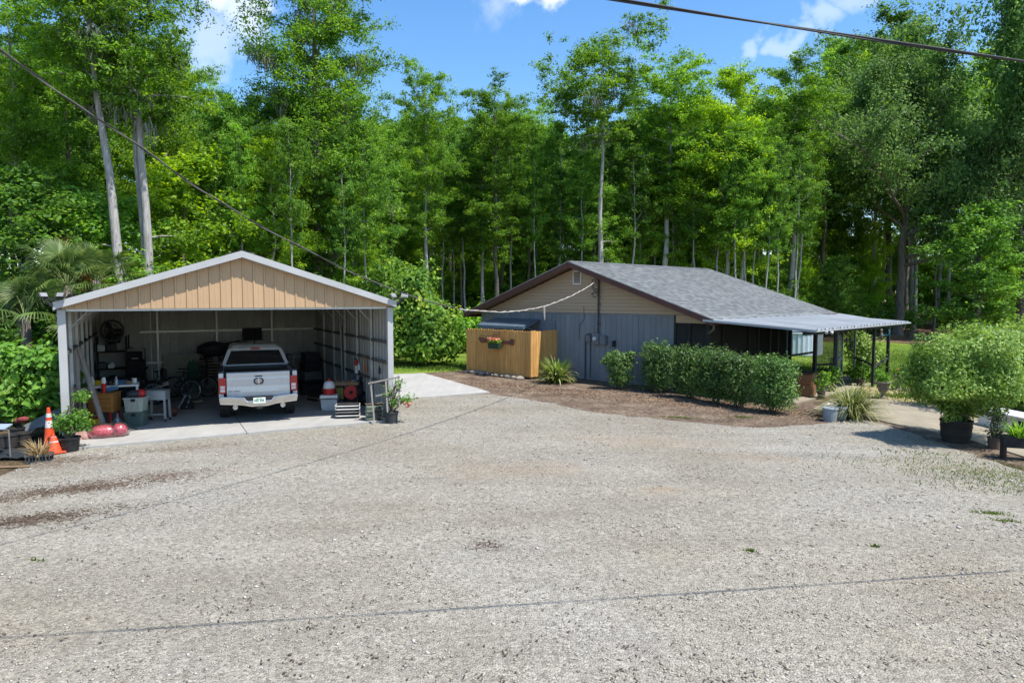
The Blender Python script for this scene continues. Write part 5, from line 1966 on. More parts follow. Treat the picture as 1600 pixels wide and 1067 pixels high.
# round clipped tub tree
p = at(1493, 690)
tub = thing('tub', 'big dark tub holding the round clipped bush beside the path', 'tub', p)
M_tub = mat('tub_dark', (.040, .035, .030), (.022, .02, .018), 6, .75)
part('body', M_tub, tub, lambda m: m.lathe([(.26, 0), (.30, .2), (.315, .46), (.33, .47), (.33, .50), (.29, .5), (.28, .44)], (0, 0, 0), 22, cap=False), smooth=True)
part('soil', M_soilpot, tub, lambda m: m.lathe([(.0, .46), (.29, .45)], (0, 0, 0), 22, cap=False))
part('hoop', M_blackmat, tub, lambda m: (m.torus((0, 0, .15), .305, .008, 22, 5), m.torus((0, 0, .36), .318, .008, 22, 5)))
shrub('round_bush', 'large round clipped yellow green bush growing from the dark tub', 'shrub', p + Vector((0, 0, .46)), [(.2, 0, .98, 1.12, 1.15, .78), (.15, -.1, 1.32, .98, 1.0, .68), (.6, .15, 1.1, .85, .85, .7), (-.36, 0, .95, .65, .75, .58), (.1, .1, .25, .26, .26, .4), (-.15, -.05, .3, .22, .2, .4)], 40000, .075, .042, M_lf_ball, rs, 14, shell=.72, base_r=.2, zmin=.0, lump=3)
p = at(1578, 640)
shrub('round_bush', 'large rounded bush on the lawn behind the tub bush, at the right edge', 'shrub', p, [(0, 0, 1.35, 1.65, 1.5, 1.15), (-.7, -.2, 1.45, 1.3, 1.2, 1.0), (.6, 0, 1.3, 1.3, 1.2, 1.0), (0, 0, .7, 1.3, 1.2, .7)], 26000, .095, .055, M_lf_ball, rs, 12, shell=.75, lump=3)
# shrub beyond the patio
p = at(1347, 586)
shrub('croton_bush', 'mixed dark green and yellow bush beyond the patio door', 'shrub', p, [(0, 0, .9, .75, .7, .85), (-.3, 0, 1.4, .5, .5, .5), (.35, 0, .6, .6, .6, .55)], 3600, .14, .06, M_lf_ball, rs, 8, shell=.3)
p = at(1368, 600)
shrub('low_bush', 'low green plant at the foot of the patio posts', 'shrub', p, [(0, .3, .3, .5, .5, .28), (-.5, .3, .35, .4, .4, .3)], 1500, .12, .05, M_lf_und, rs, 5, shell=.2)
# left shrub with lobed leaves
p = at(40, 668)
shrub('maple_leaf_bush', 'bright green bush with lobed leaves left of the garage post', 'shrub', p, [(0, .3, 1.2, .95, .8, .85), (-.5, .2, 1.5, .7, .6, .6), (.35, .3, 1.35, .65, .6, .75), (-.9, .3, 1.2, .7, .6, .8), (.4, .1, .7, .55, .5, .5), (-.3, 0, .7, .8, .6, .55)], 5200, .17, .14, M_lf_maple, rs, 12, shell=.5, droop=.6)
p = at(-70, 650)
shrub('maple_leaf_bush', 'bright green bush cut by the left edge of the photo', 'shrub', p, [(0, .3, 1.1, .95, .8, .85), (-.5, .2, 1.4, .7, .6, .6), (.5, .3, 1.1, .7, .6, .75)], 3200, .16, .13, M_lf_maple, rs, 8, shell=.5, droop=.6)
# mulberry behind the right garage corner
p = at(655, 572)
shrub('mulberry_tree', 'big drooping mulberry bush with large leaves, right of the garage', 'tree', p, [(-1.5, 1.6, 3.4, 2.0, 1.6, 1.8), (-.6, .6, 3.2, 1.9, 1.6, 1.7), (.6, .2, 2.0, 1.5, 1.4, 1.6), (-1.4, .5, 1.8, 1.5, 1.4, 1.7), (0, -.2, 1.2, 1.5, 1.2, 1.1), (1.3, .4, 1.0, .9, .9, .9), (-2.0, 1.2, 3.4, 1.4, 1.3, 1.3), (-.4, .2, 4.0, 1.1, 1.1, .8)], 13000, .25, .16, M_lf_mulb, rs, 14, shell=.55, droop=.9, base_r=.3, lump=3).scale = (.88, .9, .93)
p = at(722, 556)
shrub('low_bush', 'low green bush behind the left end of the cedar fence', 'shrub', p + Vector((0, 2, 0)), [(0, 0, 1.3, 1.3, 1.0, 1.1), (-1.2, .2, 1.0, 1.0, .9, .9), (1.2, .2, 1.6, 1.1, 1, 1.2)], 4200, .2, .11, M_lf_und, rs, 8, shell=.4)
p = at_depth(100, 463, 27)
shrub('rust_bush', 'bush with rust coloured dying leaves above the fan palms', 'shrub', Vector((p.x, 27, 0)), [(.2, 0, 4.6, .8, .7, .6), (1.0, 0, 4.2, .6, .6, .6), (-.3, 0, 5.2, .6, .5, .4)], 1500, .2, .09, M_lf_rust, rs, 6, shell=.1)
for (px, y, hh, lab) in ((1395, 63, 3.2, 'bright low growth between the oak trunks'), (1330, 60, 4.0, 'pale green bush at the wood edge left of the oak'), (1475, 66, 2.2, 'small round green bush at the far side of the pine straw'), (1560, 60, 3.0, 'leafy bush at the wood edge, far right')):
    p = at_depth(px, 463, y)
    shrub('wood_edge_bush', lab, 'shrub', Vector((p.x, y, 0)), [(0, 0, hh * .5, hh * .5, hh * .45, hh * .5), (hh * .4, 0, hh * .35, hh * .4, hh * .4, hh * .35)], 1900, .28, .15, M_lf_und, rs, 5, shell=.3)


def blades(name, n, L, w, m, parent, rng, spread=1.0, segs=4, z0=0.0, up=(.6, 1.4), curl=1.6, r0=.08):
    """arching strap leaves, each a curved strip"""
    az = rng.uniform(0, 6.283, n)
    el = rng.uniform(up[0], up[1], n)
    ln = L * rng.uniform(.6, 1.15, n)
    P = np.stack([np.cos(az) * r0 * rng.random(n), np.sin(az) * r0 * rng.random(n), np.full(n, z0)], -1)
    V = []
    for s in range(segs + 1):
        wd = w * (1 - (s / segs) ** 2 * .92) * (0.6 if s == 0 else 1)
        side = np.stack([-np.sin(az), np.cos(az), np.zeros(n)], -1) * wd
        V += [P - side, P + side]
        e = el - curl * (s / segs) ** 1.3 * rng.uniform(.6, 1.2, n)
        P = P + np.stack([np.cos(az) * np.cos(e), np.sin(az) * np.cos(e), np.sin(e)], -1) * (ln / segs)[:, None]
        P[:, 2] = np.maximum(P[:, 2], z0 * .3 + .015)
    V = np.stack(V, 1)
    F = np.array([[2 * s, 2 * s + 1, 2 * s + 3, 2 * s + 2] for s in range(segs)])
    F = (F[None] + (2 * (segs + 1)) * np.arange(n)[:, None, None]).reshape(-1, 4)
    return link(name, np_mesh(name, V.reshape(-1, 3), F, m), parent)


p = at(1330, 652)
t = thing('strap_leaf_plant', 'spiky cream and green plant arching beside the grey buckets', 'plant', p)
blades('leaves', 520, 1.25, .017, M_lf_strap, t, rs, r0=.18, up=(.5, 1.5), curl=1.9, segs=5)
blades('dead_leaves', 90, .6, .012, M_lf_dry, t, rs, r0=.16, up=(.2, .9), curl=1.9)
p = at(870, 598)
t = thing('ginger_plant', 'variegated yellow green ginger plant at the end of the cedar fence', 'plant', p)
blades('leaves', 260, .95, .036, M_lf_strap, t, rs, r0=.2, up=(.55, 1.5), curl=1.7, segs=5)
blades('upright_leaves', 130, 1.05, .034, M_lf_ball, t, rs, r0=.2, up=(1.0, 1.5), curl=.9, segs=5)
blades('dead_leaves', 50, .6, .02, M_lf_dry, t, rs, r0=.2, up=(.2, .9), curl=1.9)


# fan palms behind the garage's left wall
def frond_mesh(seed, L=1.0):
    rng = np.random.default_rng(seed)
    parts_ = []
    nl = 34
    for i in range(nl):
        a = (i / (nl - 1) - .5) * 4.3
        ln = L * (1 - .25 * abs(a) / 2.1) * rng.uniform(.9, 1.05)
        w = .024
        d = np.array([math.sin(a), math.cos(a), .25 * math.cos(a * 1.2)])
        d /= np.linalg.norm(d)
        s = np.array([math.cos(a), -math.sin(a), 0])
        P0 = np.zeros(3)
        pts = [P0, P0 + d * ln * .45, P0 + d * ln * .75 + [0, 0, -.10 * ln], P0 + d * ln * .98 + [0, 0, -.42 * ln * rng.uniform(.6, 1.3)]]
        ws = [.008, w, w * .8, .003]
        V = []
        for q_, ww in zip(pts, ws):
            V += [q_ - s * ww, q_ + s * ww + [0, 0, .012]]
        parts_.append((np.array(V), np.array([[0, 1, 3, 2], [2, 3, 5, 4], [4, 5, 7, 6]])))
    V, F = join_arrays(parts_)
    return np_mesh('frond', V, F, M_lf_palm)


FRONDS = [frond_mesh(i) for i in range(3)]
M_petiole = mat('petiole', (0.16, 0.20, 0.06), (0.10, 0.13, 0.04), 4, .6)
for (px, py, y, hh, nf, lab, L) in ((104, 432, 22.5, 3.9, 19, 'taller fan palm behind the left garage eave', 1.0), (38, 478, 21.0, 2.9, 15, 'lower fan palm at the left, above the lobed leaf bush', 1.05), (150, 425, 24.5, 3.9, 12, 'smaller fan palm nearest the leaning mossy trunk', .9)):
    p = at_depth(px, py, y)
    t = thing('fan_palm', lab, 'palm', (p.x, p.y, 0))
    z0 = p.z - .3
    part('trunk', M_bark_dark, t, lambda m: m.tube([(0, 0, -.1), (.05, 0, z0 * .5), (0, 0, z0)], [.17, .14, .13], 9), smooth=True)
    for i in range(nf):
        az = i * 2.399 + rnd.uniform(-.2, .2)
        el = rnd.uniform(-.35, 1.25)
        pl_ = rnd.uniform(.7, 1.15)
        d = Vector((math.cos(az) * math.cos(el), math.sin(az) * math.cos(el), math.sin(el)))
        e = Vector((0, 0, z0)) + d * pl_
        f = link('frond', FRONDS[i % 3], t)
        yv = Vector((d.x, d.y, d.z - .25)).normalized()
        xv = yv.cross(Vector((0, 0, 1))).normalized()
        zv = xv.cross(yv)
        mm = Matrix((xv, yv, zv)).transposed().to_4x4()
        f.matrix_basis = Matrix.Translation(e) @ mm @ Matrix.Scale(L * rnd.uniform(.68, .92), 4)
        part('leaf_stalk', M_petiole, t, lambda m: m.tube([(0, 0, z0 - .05), Vector((0, 0, z0)) + d * pl_ * .55 + Vector((0, 0, .06)), e], [.02, .014, .010], 5))

# ------------------------------------------------------------------ things along the path and patio
M_bucket = mat('bucket_grey', (0.25, 0.285, 0.315), (0.20, 0.235, 0.265), 3, .5)
for (px, py, r_, h, lab) in ((1291, 658, .185, .36, 'front grey lidded bucket beside the spiky plant'), (1307, 655, .165, .34, 'grey lidded bucket standing right behind the front one'), (1284, 652, .10, .2, 'small grey bucket at the left of the pair')):
    p = at(px + 6, py)
    t = thing('bucket', lab, 'bucket', p, 0, 'grey buckets by the path')
    part('body', M_bucket, t, lambda m: m.lathe([(0, .0), (r_ * .85, 0), (r_ * .97, h * .86), (r_, h * .86), (r_, h * .92)], (0, 0, 0), 20), smooth=False)
    part('lid', M_bucket, t, lambda m: m.lathe([(r_ * 1.05, h * .88), (r_ * 1.06, h * .97), (r_ * .98, h), (r_ * .9, h * .97), (0, h * .98)], (0, 0, 0), 20))
    part('handle', M_tube_metal, t, lambda m: m.tube([(r_ * math.cos(a), .03, h * .85 + r_ * .85 * math.sin(a)) for a in np.linspace(0, math.pi, 9)], .006, 4))
M_urn = mat('urn_clay', (0.23, 0.19, 0.165), (0.15, 0.125, 0.11), 5, .85)
for (px, py, s_, lab) in ((1379, 622, 1.0, 'front clay urn planter on the path edge'), (1402, 609, 1.0, 'back clay urn planter with an orange bloom')):
    p = at(px, py)
    t = thing('urn', lab, 'urn', p, 0, 'clay urns flanking the path')
    part('bowl', M_urn, t, lambda m: m.lathe([(.0, .16), (.07, .16), (.13, .24), (.18, .38), (.20, .48), (.225, .50), (.22, .53), (.19, .53), (.18, .48), (0, .47)], (0, 0, 0), 18), smooth=True)
    part('foot', M_urn, t, lambda m: m.lathe([(.14, 0), (.14, .03), (.08, .06), (.055, .11), (.07, .165)], (0, 0, 0), 16), smooth=True)
    n = 200
    P = rs.normal(size=(n, 3)) * [.09, .09, .07] + [0, 0, .6]
    V, F = leaf_arrays(P, rs.normal(size=(n, 3)) + [0, 0, .5], .10, .05, rs)
    link('foliage', np_mesh('foliage', V, F, M_lf_brd), t)
    if px > 1390:
        V, F = leaf_arrays(rs.normal(size=(26, 3)) * [.05, .05, .03] + [.06, -.04, .68], rs.normal(size=(26, 3)) + [0, 0, .8], .06, .055, rs)
        link('flowers', np_mesh('flowers', V, F, leafmat('petal_red', (.5, .06, .03), (.6, .12, .05), (.6, .25, .1), .2, 3)), t)
# brown cabinet under the patio
M_chest = mat('chest_brown', (0.25, 0.115, 0.05), (0.17, 0.078, 0.035), 2.5, .6, stretch=(1, 1, 4))
M_chest_dark = mat('chest_dark', (0.04, 0.026, 0.02), None, 3, .6)
p = at(1259, 620)
t = thing('cabinet', 'brown wooden cabinet standing on the patio behind the last hedge bush', 'cabinet', p, R(-38))
part('carcass', M_chest, t, lambda m: m.bb(-.24, .24, -.3, .3, .06, .78), bevel=.01)
part('top', M_chest_dark, t, lambda m: m.bb(-.28, .28, -.34, .34, .782, .82), bevel=.01)
part('plinth', M_chest_dark, t, lambda m: m.bb(-.22, .22, -.28, .28, 0, .058))
for z in (.12, .45):
    part('door', M_chest, t, lambda m: m.bb(-.21, .21, -.318, -.302, z, z + .29), bevel=.006)
p = at(1222, 612)
t = thing('side_table', 'dark low table in the shade of the patio', 'table', p, R(-40))
part('top', M_chest_dark, t, lambda m: m.bb(-.5, .5, -.35, .35, .70, .74), bevel=.008)
for sx in (-.44, .44):
    for sy in (-.3, .3):
        part('leg', M_chest_dark, t, lambda m: m.bb(sx - .03, sx + .03, sy - .03, sy + .03, 0, .70))
# hanging ornaments under the outer patio beam
pe = hl(at(1363, 605))
M_teal = mat('teal_metal', (0.05, 0.24, 0.28), (0.03, 0.16, 0.2), 4, .35, metal=.4)
w_ = hl(plane_hit(1385, 523, hw(0, pp4.y), b_dir))
t = thing('wind_spinner', 'teal crescent wind spinner hanging at the patio corner post', 'wind spinner', hw(w_.x, pp4.y - .12, 2.12), HYAW)
part('crescent', M_teal, t, lambda m: m.tube([(.16 * math.sin(a) - .02, 0, -.32 + .16 * math.cos(a)) for a in np.linspace(R(40), R(320), 16)], [.004 + .04 * math.sin(i / 15 * math.pi) for i in range(16)], 6), smooth=True)
part('wire', M_conduit, t, lambda m: m.tube([(0, 0, .1), (0, 0, -.2)], .006, 4))
w_ = hl(plane_hit(1377, 525, hw(0, pp4.y - .8), b_dir))
t = thing('bird_feeder', 'small pale feeder hanging left of the teal spinner', 'bird feeder', hw(w_.x, pp4.y - .8, 2.05), HYAW)
part('body', M_urn, t, lambda m: m.lathe([(0, -.42), (.07, -.38), (.05, -.28), (.03, -.22), (.06, -.16), (0, -.08)], (0, 0, 0), 10))
part('wire', M_conduit, t, lambda m: m.tube([(0, 0, .15), (0, 0, -.1)], .006, 4))
w_ = hl(plane_hit(1323, 535, hw(0, pp5.y - .5), b_dir))
t = thing('wind_chime', 'white bell chime hanging beside the screen door', 'wind chime', hw(w_.x, pp5.y - .5, 2.1), HYAW)
part('bell', M_white_metal, t, lambda m: m.lathe([(.0, -.45), (.03, -.47), (.05, -.56), (.09, -.64), (.08, -.64), (0, -.55)], (0, 0, 0), 12))
part('cord', mat('cord_white', (.6, .58, .52), None, 3, .8), t, lambda m: m.tube([(0, 0, .1), (0, 0, -.46)], .016, 5))
# pale ribbed tank beyond the porch
p = at(1240, 556)
t = thing('water_tank', 'pale ribbed round metal tank seen through the gap of the porch', 'tank', p + Vector((.6, 1.4, 0)))
M_pool = mat('pool_wall', (0.50, 0.56, 0.62), (0.44, 0.50, 0.56), 2, .4, metal=.2)
m = MB()
n = 72
prof = [(1.45 + (.03 if i % 2 else 0), i) for i in range(n)]
vs = []
for z in (0, 1.2):
    for r_, i in prof:
        a = 2 * math.pi * i / n
        vs.append((r_ * math.cos(a), r_ * math.sin(a), z))
m.add(vs, [(i, (i + 1) % n, (i + 1) % n + n, i + n) for i in range(n)])
m.build('wall', M_pool, t)
part('rim', M_white_metal, t, lambda m: m.torus((0, 0, 1.22), 1.46, .05, 48, 6))
part('water', mat('pool_water', (.03, .12, .15), None, 2, .08, spec=.6), t, lambda m: m.lathe([(0, 1.05), (1.42, 1.05)], (0, 0, 0), 36, cap=False))
# right: white chest, pots
pA, pB = at(1527, 664), at(1586, 678)
dirn = (pB - pA).normalized()
ang = math.atan2(dirn.y, dirn.x)
M_white_pl = mat('white_plastic', (0.72, 0.71, 0.68), (0.62, 0.61, 0.58), 2, .45)
t = thing('storage_chest', 'long low white chest on the path at the right edge', 'chest', pA, ang)
part('body', M_white_pl, t, lambda m: m.bb(0, 1.9, .0, .62, .02, .37), bevel=.015)
part('lid', M_white_pl, t, lambda m: m.bb(-.03, 1.93, -.03, .65, .375, .43), bevel=.015)
part('handle_recess', M_blackmat, t, lambda m: (m.bb(1.06, 1.38, -.012, .0, .12, .33), m.bb(1.44, 1.8, -.012, .0, .12, .33)))
part('latch', M_white_metal, t, lambda m: m.bb(1.19, 1.23, -.03, -.012, .14, .40))
for i, (dx, dy) in enumerate(((.35, .2), (.5, .35), (.58, .28))):
    pp = pA + Matrix.Rotation(ang, 3, 'Z') @ Vector((dx, dy, .43))
    o = part('pine_cone', M_chest_dark, None, lambda m: [m.lathe([(.045 * math.sin(k * .6 + .3), k * .018), (.02, k * .018 + .012)], (0, 0, 0), 8) for k in range(5)])
    o.location = pp
    tag(o, ('dark pine cone lying alone on the white chest lid', 'dark pine cone at the back of the white chest lid', 'dark pine cone rightmost on the white chest lid')[i], 'pine cone', 'pine cones on the white chest')


def pot(p, r_, h, label, m_, name='plant_pot'):
    t = thing(name, label, 'pot', p)
    part('body', m_, t, lambda m: m.lathe([(r_ * .78, 0), (r_ * .95, h * .9), (r_ * 1.03, h * .9), (r_ * 1.03, h), (r_ * .93, h), (r_ * .9, h * .86)], (0, 0, 0), 18, cap=False))
    part('soil', M_soilpot, t, lambda m: m.lathe([(0, h * .9), (r_ * .92, h * .88)], (0, 0, 0), 18, cap=False))
    return t


M_pot_brown = mat('pot_brown', (0.10, 0.075, 0.06), (0.07, 0.052, 0.042), 4, .7)
p = at(1553, 701)
pot(p, .135, .25, 'small brown pot on the path edge right of the big tub', M_pot_brown)
shrub('white_flower_plant', 'airy plant with small white blooms in the small brown pot', 'plant', p + Vector((0, 0, .22)), [(0, 0, .15, .2, .2, .14), (.05, 0, .42, .25, .22, .22), (-.05, 0, .58, .2, .2, .16)], 520, .06, .035, leafmat('leaf_white_bloom', (.04, .08, .02), (.10, .15, .05), (.30, .33, .2), .3, 4, extra=(.65, .66, .55)), rs, 8, shell=.1, base_r=.05, zmin=0)
p = at(1592, 718)
t = thing('planter_stand', 'dark trough planter on legs at the right edge', 'planter', p, R(-20))
part('trough', M_blackmat, t, lambda m: m.prism([(-.32, .48), (.32, .48), (.29, .25), (-.29, .25)], -.13, .13, lambda a_, b_, w: (a_, w, b_)), bevel=.008)
for sx in (-.27, .27):
    for sy in (-.1, .1):
        part('leg', M_chest_dark, t, lambda m: m.bb(sx - .025, sx + .025, sy - .025, sy + .025, 0, .26))
blades('foliage', 160, .38, .012, M_lf_und, t, rs, z0=.46, r0=.22, up=(.7, 1.5), curl=1.2)

# chairs and pots standing under the patio cover
M_iron = mat('chair_iron', (.05, .055, .055), (.03, .033, .033), 4, .5)
for (px, py, rz_, lab) in ((1243, 603, 2.3, 'dark metal chair left of the brown cabinet under the patio roof'), (1289, 596, -2.4, 'dark metal chair right of the brown cabinet under the patio roof')):
    t = thing('patio_chair', lab, 'chair', at(px, py, .045), rz_, 'chairs under the patio roof')
    part('seat', M_iron, t, lambda m: m.bb(-.22, .22, -.22, .22, .42, .45), bevel=.01)
    part('backrest', M_iron, t, lambda m: ([m.bar((x, .21, .45), (x, .27, .90), .02) for x in (-.2, -.1, 0, .1, .2)], m.bar((-.21, .27, .9), (.21, .27, .9), .03)))
    for sx in (-.2, .2):
        for sy in (-.2, .2):
            part('leg', M_iron, t, lambda m: m.bar((sx, sy, .42), (sx * 1.1, sy * 1.1, 0), .025))
        part('armrest', M_iron, t, lambda m: m.tube([(sx, .24, .66), (sx * 1.1, -.1, .66), (sx * 1.1, -.2, .45)], .014, 5))
for (px, py, r_, lab) in ((1300, 612, .14, 'pot of leafy green at the foot of the blue grey patio post'), (1345, 603, .15, 'pot of leafy green between the screen door and the thin patio post'), (1283, 622, .13, 'pot of leafy green behind the grey buckets')):
    p = at(px, py, .03)
    pot(p, r_, .24, lab, M_pot_brown)
    shrub('pot_plant', lab.replace('pot of leafy green', 'leafy green plant in the pot'), 'plant', p + Vector((0, 0, .2)), [(0, 0, .3, .25, .25, .26), (.1, 0, .5, .18, .18, .18)], 420, .10, .05, M_lf_und, rs, 5, shell=.15, base_r=.05, zmin=0)

# ------------------------------------------------------------------ left yard clutter
M_orange = mat('cone_orange', (0.72, 0.085, 0.025), (0.6, 0.06, 0.02), 3, .5)
M_reflect = mat('cone_band', (0.66, 0.64, 0.60), None, 5, .5)
M_grey_timber = mat('grey_timber', (0.30, 0.27, 0.235), (0.19, 0.17, 0.15), 4, .85, stretch=(1, 1, 1), bump=.3)
M_brown_timber = mat('brown_timber', (0.26, 0.17, 0.10), (0.17, 0.11, 0.06), 4, .8)
M_tarp = mat('tarp_grey', (0.16, 0.165, 0.16), (0.09, 0.095, 0.09), 2, .7, bump=.4, bscale=6)
M_tarp_dark = mat('tarp_dark', (0.030, 0.033, 0.036), (0.018, 0.02, 0.022), 3, .5, bump=.5, bscale=6)
M_red = mat('red_plastic', (0.50, 0.025, 0.022), (0.4, 0.02, 0.02), 3, .4)
M_yellow = mat('yellow_plastic', (0.66, 0.42, 0.02), (0.58, 0.36, 0.02), 3, .4)
M_steel = mat('steel_sheet', (0.40, 0.44, 0.46), (0.33, 0.36, 0.38), 2, .4, metal=.4)
M_blue = mat('blue_plastic', (0.06, 0.16, 0.28), None, 3, .4)
M_pink = mat('pink_mesh', (0.62, 0.16, 0.19), (0.28, 0.03, 0.055), 22, .4, bump=1.0, bscale=45)


def cone_at(p, lab, rz, tilt=0, h=.84, crumple=0, seed=1):
    t = thing('traffic_cone', lab, 'traffic cone', p, rz, 'traffic cones by the garage post')
    t.rotation_euler = (tilt, 0, rz)

    def prof_r(z): return .125 * (1 - z / h) + .03 * (z / h)
    q_ = random.Random(seed)

    def band(z0, z1, m_, nm, off=0, par=t):
        m = MB()
        k = 6
        m.lathe([(prof_r(z0 + (z1 - z0) * i / k) + off + q_.uniform(-crumple, crumple), z0 + (z1 - z0) * i / k) for i in range(k + 1)], (0, 0, .04), 20, cap=False)
        return m.build(nm, m_, par, smooth=True)
    b = band(0, h, M_orange, 'body')
    band(h * .52, h * .70, M_reflect, 'reflective_band', .004, b)
    band(h * .78, h * .88, M_reflect, 'reflective_band', .004, b)
    part('base', M_orange, t, lambda m: m.bb(-.16, .16, -.16, .16, 0, .04), bevel=.012)
    part('cap', M_orange, t, lambda m: m.lathe([(.036, h + .03), (.03, h + .06), (0, h + .065)], (0, 0, 0), 12))


p = at(76, 703)
cone_at(p + Vector((0, .05, 0)), 'upright orange traffic cone with white bands beside the black pot', .3)
p = at(86, 709)
cone_at(p, 'faded orange cone in front, shorter and slumped', .9, R(-9), .36, .016, 5)

p = at(109, 705)
pot(p, .21, .31, 'big black nursery pot at the left garage corner', M_black)
shrub('potted_bush', 'spreading green bush in the big black pot by the garage post', 'shrub', p + Vector((0, 0, .28)), [(.04, 0, .3, .32, .3, .22), (.12, .05, .45, .26, .28, .2), (-.12, 0, .34, .24, .24, .2), (.2, .1, .86, .2, .22, .14), (.2, .1, .26, .24, .24, .16)], 1500, .075, .04, M_lf_brd, rs, 12, shell=.2, base_r=.08, zmin=-.1)
p = at(78, 690)
t = thing('timber_frame', 'grey weathered timber frame leaning by the left garage post', 'frame', p + Vector((.05, .5, 0)), R(20))
part('rail', M_grey_timber, t, lambda m: m.bar((-.12, 0, 1.03), (.42, .05, 1.10), .05, .06))
part('leg', M_grey_timber, t, lambda m: m.bar((-.06, 0, 1.0), (.16, -.1, .3), .05, .06))
part('leg', M_grey_timber, t, lambda m: m.bar((.36, .05, 1.06), (.42, .0, .02), .06, .05))
part('brace', M_grey_timber, t, lambda m: m.bar((.16, -.1, .32), (.3, -.12, .02), .05, .05))
# gas can
p = at(149, 671)
t = thing('gas_can', 'yellow fuel can on the slab beside the red bag', 'fuel can', p, R(20))
part('body', M_yellow, t, lambda m: m.lathe([(0, 0), (.15, .0), (.165, .03), (.165, .22), (.13, .26), (.05, .28), (0, .28)], (0, 0, 0), 16), smooth=True)
part('handle', M_yellow, t, lambda m: m.tube([(-.1, 0, .25), (-.08, 0, .34), (.06, 0, .34), (.09, 0, .26)], .02, 6))
part('spout', M_red, t, lambda m: m.tube([(.05, -.05, .27), (.08, -.1, .35)], .025, 6))
# clear bag of red balls
p = at(170, 686)
t = thing('plastic_bag', 'clear plastic bag of pinkish red mesh on the slab edge', 'bag', p, R(25))
qb = random.Random(2)
for i, (x, y, z, rx, ry, rz_) in enumerate(((-.10, 0, .165, .30, .20, .16), (.20, .02, .17, .19, .19, .165), (-.3, -.02, .12, .13, .14, .11))):
    part('red_mesh', M_pink, t, lambda m: m.ball((x, y, z), (rx, ry, rz_), 30, 18, .085, i), smooth=True)
M_clear, nt, out = newmat('clear_film')
gl = N(nt, 'ShaderNodeBsdfGlossy')
gl.inputs['Roughness'].default_value = .12
tp_ = N(nt, 'ShaderNodeBsdfTransparent')
tp_.inputs[0].default_value = (.93, .90, .90, 1)
mx_ = N(nt, 'ShaderNodeMixShader')
lw = N(nt, 'ShaderNodeLayerWeight')
lw.inputs[0].default_value = .35
nt.links.new(lw.outputs['Facing'], mx_.inputs[0])
nt.links.new(tp_.outputs[0], mx_.inputs[1])
nt.links.new(gl.outputs[0], mx_.inputs[2])
nt.links.new(mx_.outputs[0], out.inputs[0])
part('film', M_clear, t, lambda m: (m.ball((-.08, 0, .18), (.36, .25, .19), 16, 9, .05, 3), m.ball((.22, .02, .19), (.22, .22, .18), 12, 8, .05, 4)), smooth=True)
part('knot', M_clear, t, lambda m: m.tube([(-.38, -.05, .14), (-.5, -.08, .12), (-.56, -.05, .06)], [.06, .02, .05], 6))
for i, (px, py) in enumerate(((122, 690), (134, 689), (127, 684))):
    p = at(px, py)
    o = part('pink_stone', mat('pink_rock', (.42, .25, .22), (.28, .17, .15), 5, .9, bump=.4, bscale=14), None, lambda m: m.ball((0, 0, .08), (.15, .12, .11), 10, 7, .14, i + 9), smooth=True)
    o.location = p
    tag(o, ('left pinkish stone at the corner of the slab', 'right pinkish stone, nearest the red bag', 'pinkish stone lying behind the other two')[i], 'stone', 'pinkish stones at the slab corner')
# crate with dry grass
p = at(62, 720)
t = thing('plastic_crate', 'dark plastic crate in front of the cones', 'crate', p, R(20))
cr = MB()
for s in (-1, 1):
    cr.bb(-.22, .22, s * .13 - .008, s * .13 + .008, .0, .03)
    cr.bb(-.22, .22, s * .13 - .008, s * .13 + .008, .11, .15)
    cr.bb(s * .22 - .008, s * .22 + .008, -.12, .12, .0, .03)
    cr.bb(s * .22 - .008, s * .22 + .008, -.12, .12, .11, .15)
    for i in range(8):
        cr.bb(-.205 + i * .056, -.19 + i * .056, s * .13 - .006, s * .13 + .006, .03, .11)
cr.bb(-.21, .21, -.12, .12, 0.002, .015)
cr.build('body', mat('crate_grey', (.11, .11, .105), None, 4, .7), t)
part('soil', M_soilpot, t, lambda m: m.bb(-.2, .2, -.115, .115, .02, .10))
t = thing('dry_grass', 'dead straw coloured grass in the dark crate', 'plant', p + Vector((0, 0, .1)))
blades('blades', 120, .42, .008, M_lf_dry, t, rs, z0=.0, r0=.15, up=(.5, 1.5), curl=1.3)
# nursery pots on a dark tarp, left edge
p = at(24, 712)
tp_m = MB()
nx, ny = 12, 8
vs = []
for j in range(ny + 1):
    for i in range(nx + 1):
        vs.append((-.9 + 1.5 * i / nx, -.45 + .9 * j / ny, .03 + .05 * abs(math.sin(i * 1.3 + j * .7)) * abs(math.cos(j * 1.1))))
tp_m.add(vs, [(j * (nx + 1) + i, j * (nx + 1) + i + 1, (j + 1) * (nx + 1) + i + 1, (j + 1) * (nx + 1) + i) for j in range(ny) for i in range(nx)])
o = tp_m.build('tarp', M_tarp_dark, None, smooth=True, loc=p)
tag(o, 'dark crumpled plastic tray sheet on the ground at the left edge', 'tarp')
for i, (px, py, r_, h) in enumerate(((4, 702, .13, .26), (18, 701, .15, .27), (38, 698, .15, .27), (28, 690, .15, .27))):
    pot(at(px, py) + Vector((0, 0, .05)), r_, h, ('empty nursery pot cut by the left edge of the photo', 'larger empty nursery pot, third from the left', 'empty nursery pot nearest the grey tarp mound', 'nursery pot standing behind the row')[i], mat('pot_black_brown', (.05, .045, .042), (.03, .028, .027), 4, .65), 'nursery_pot')
p = at(52, 690)
mm_ = MB()
vs = []
nx, ny = 14, 10
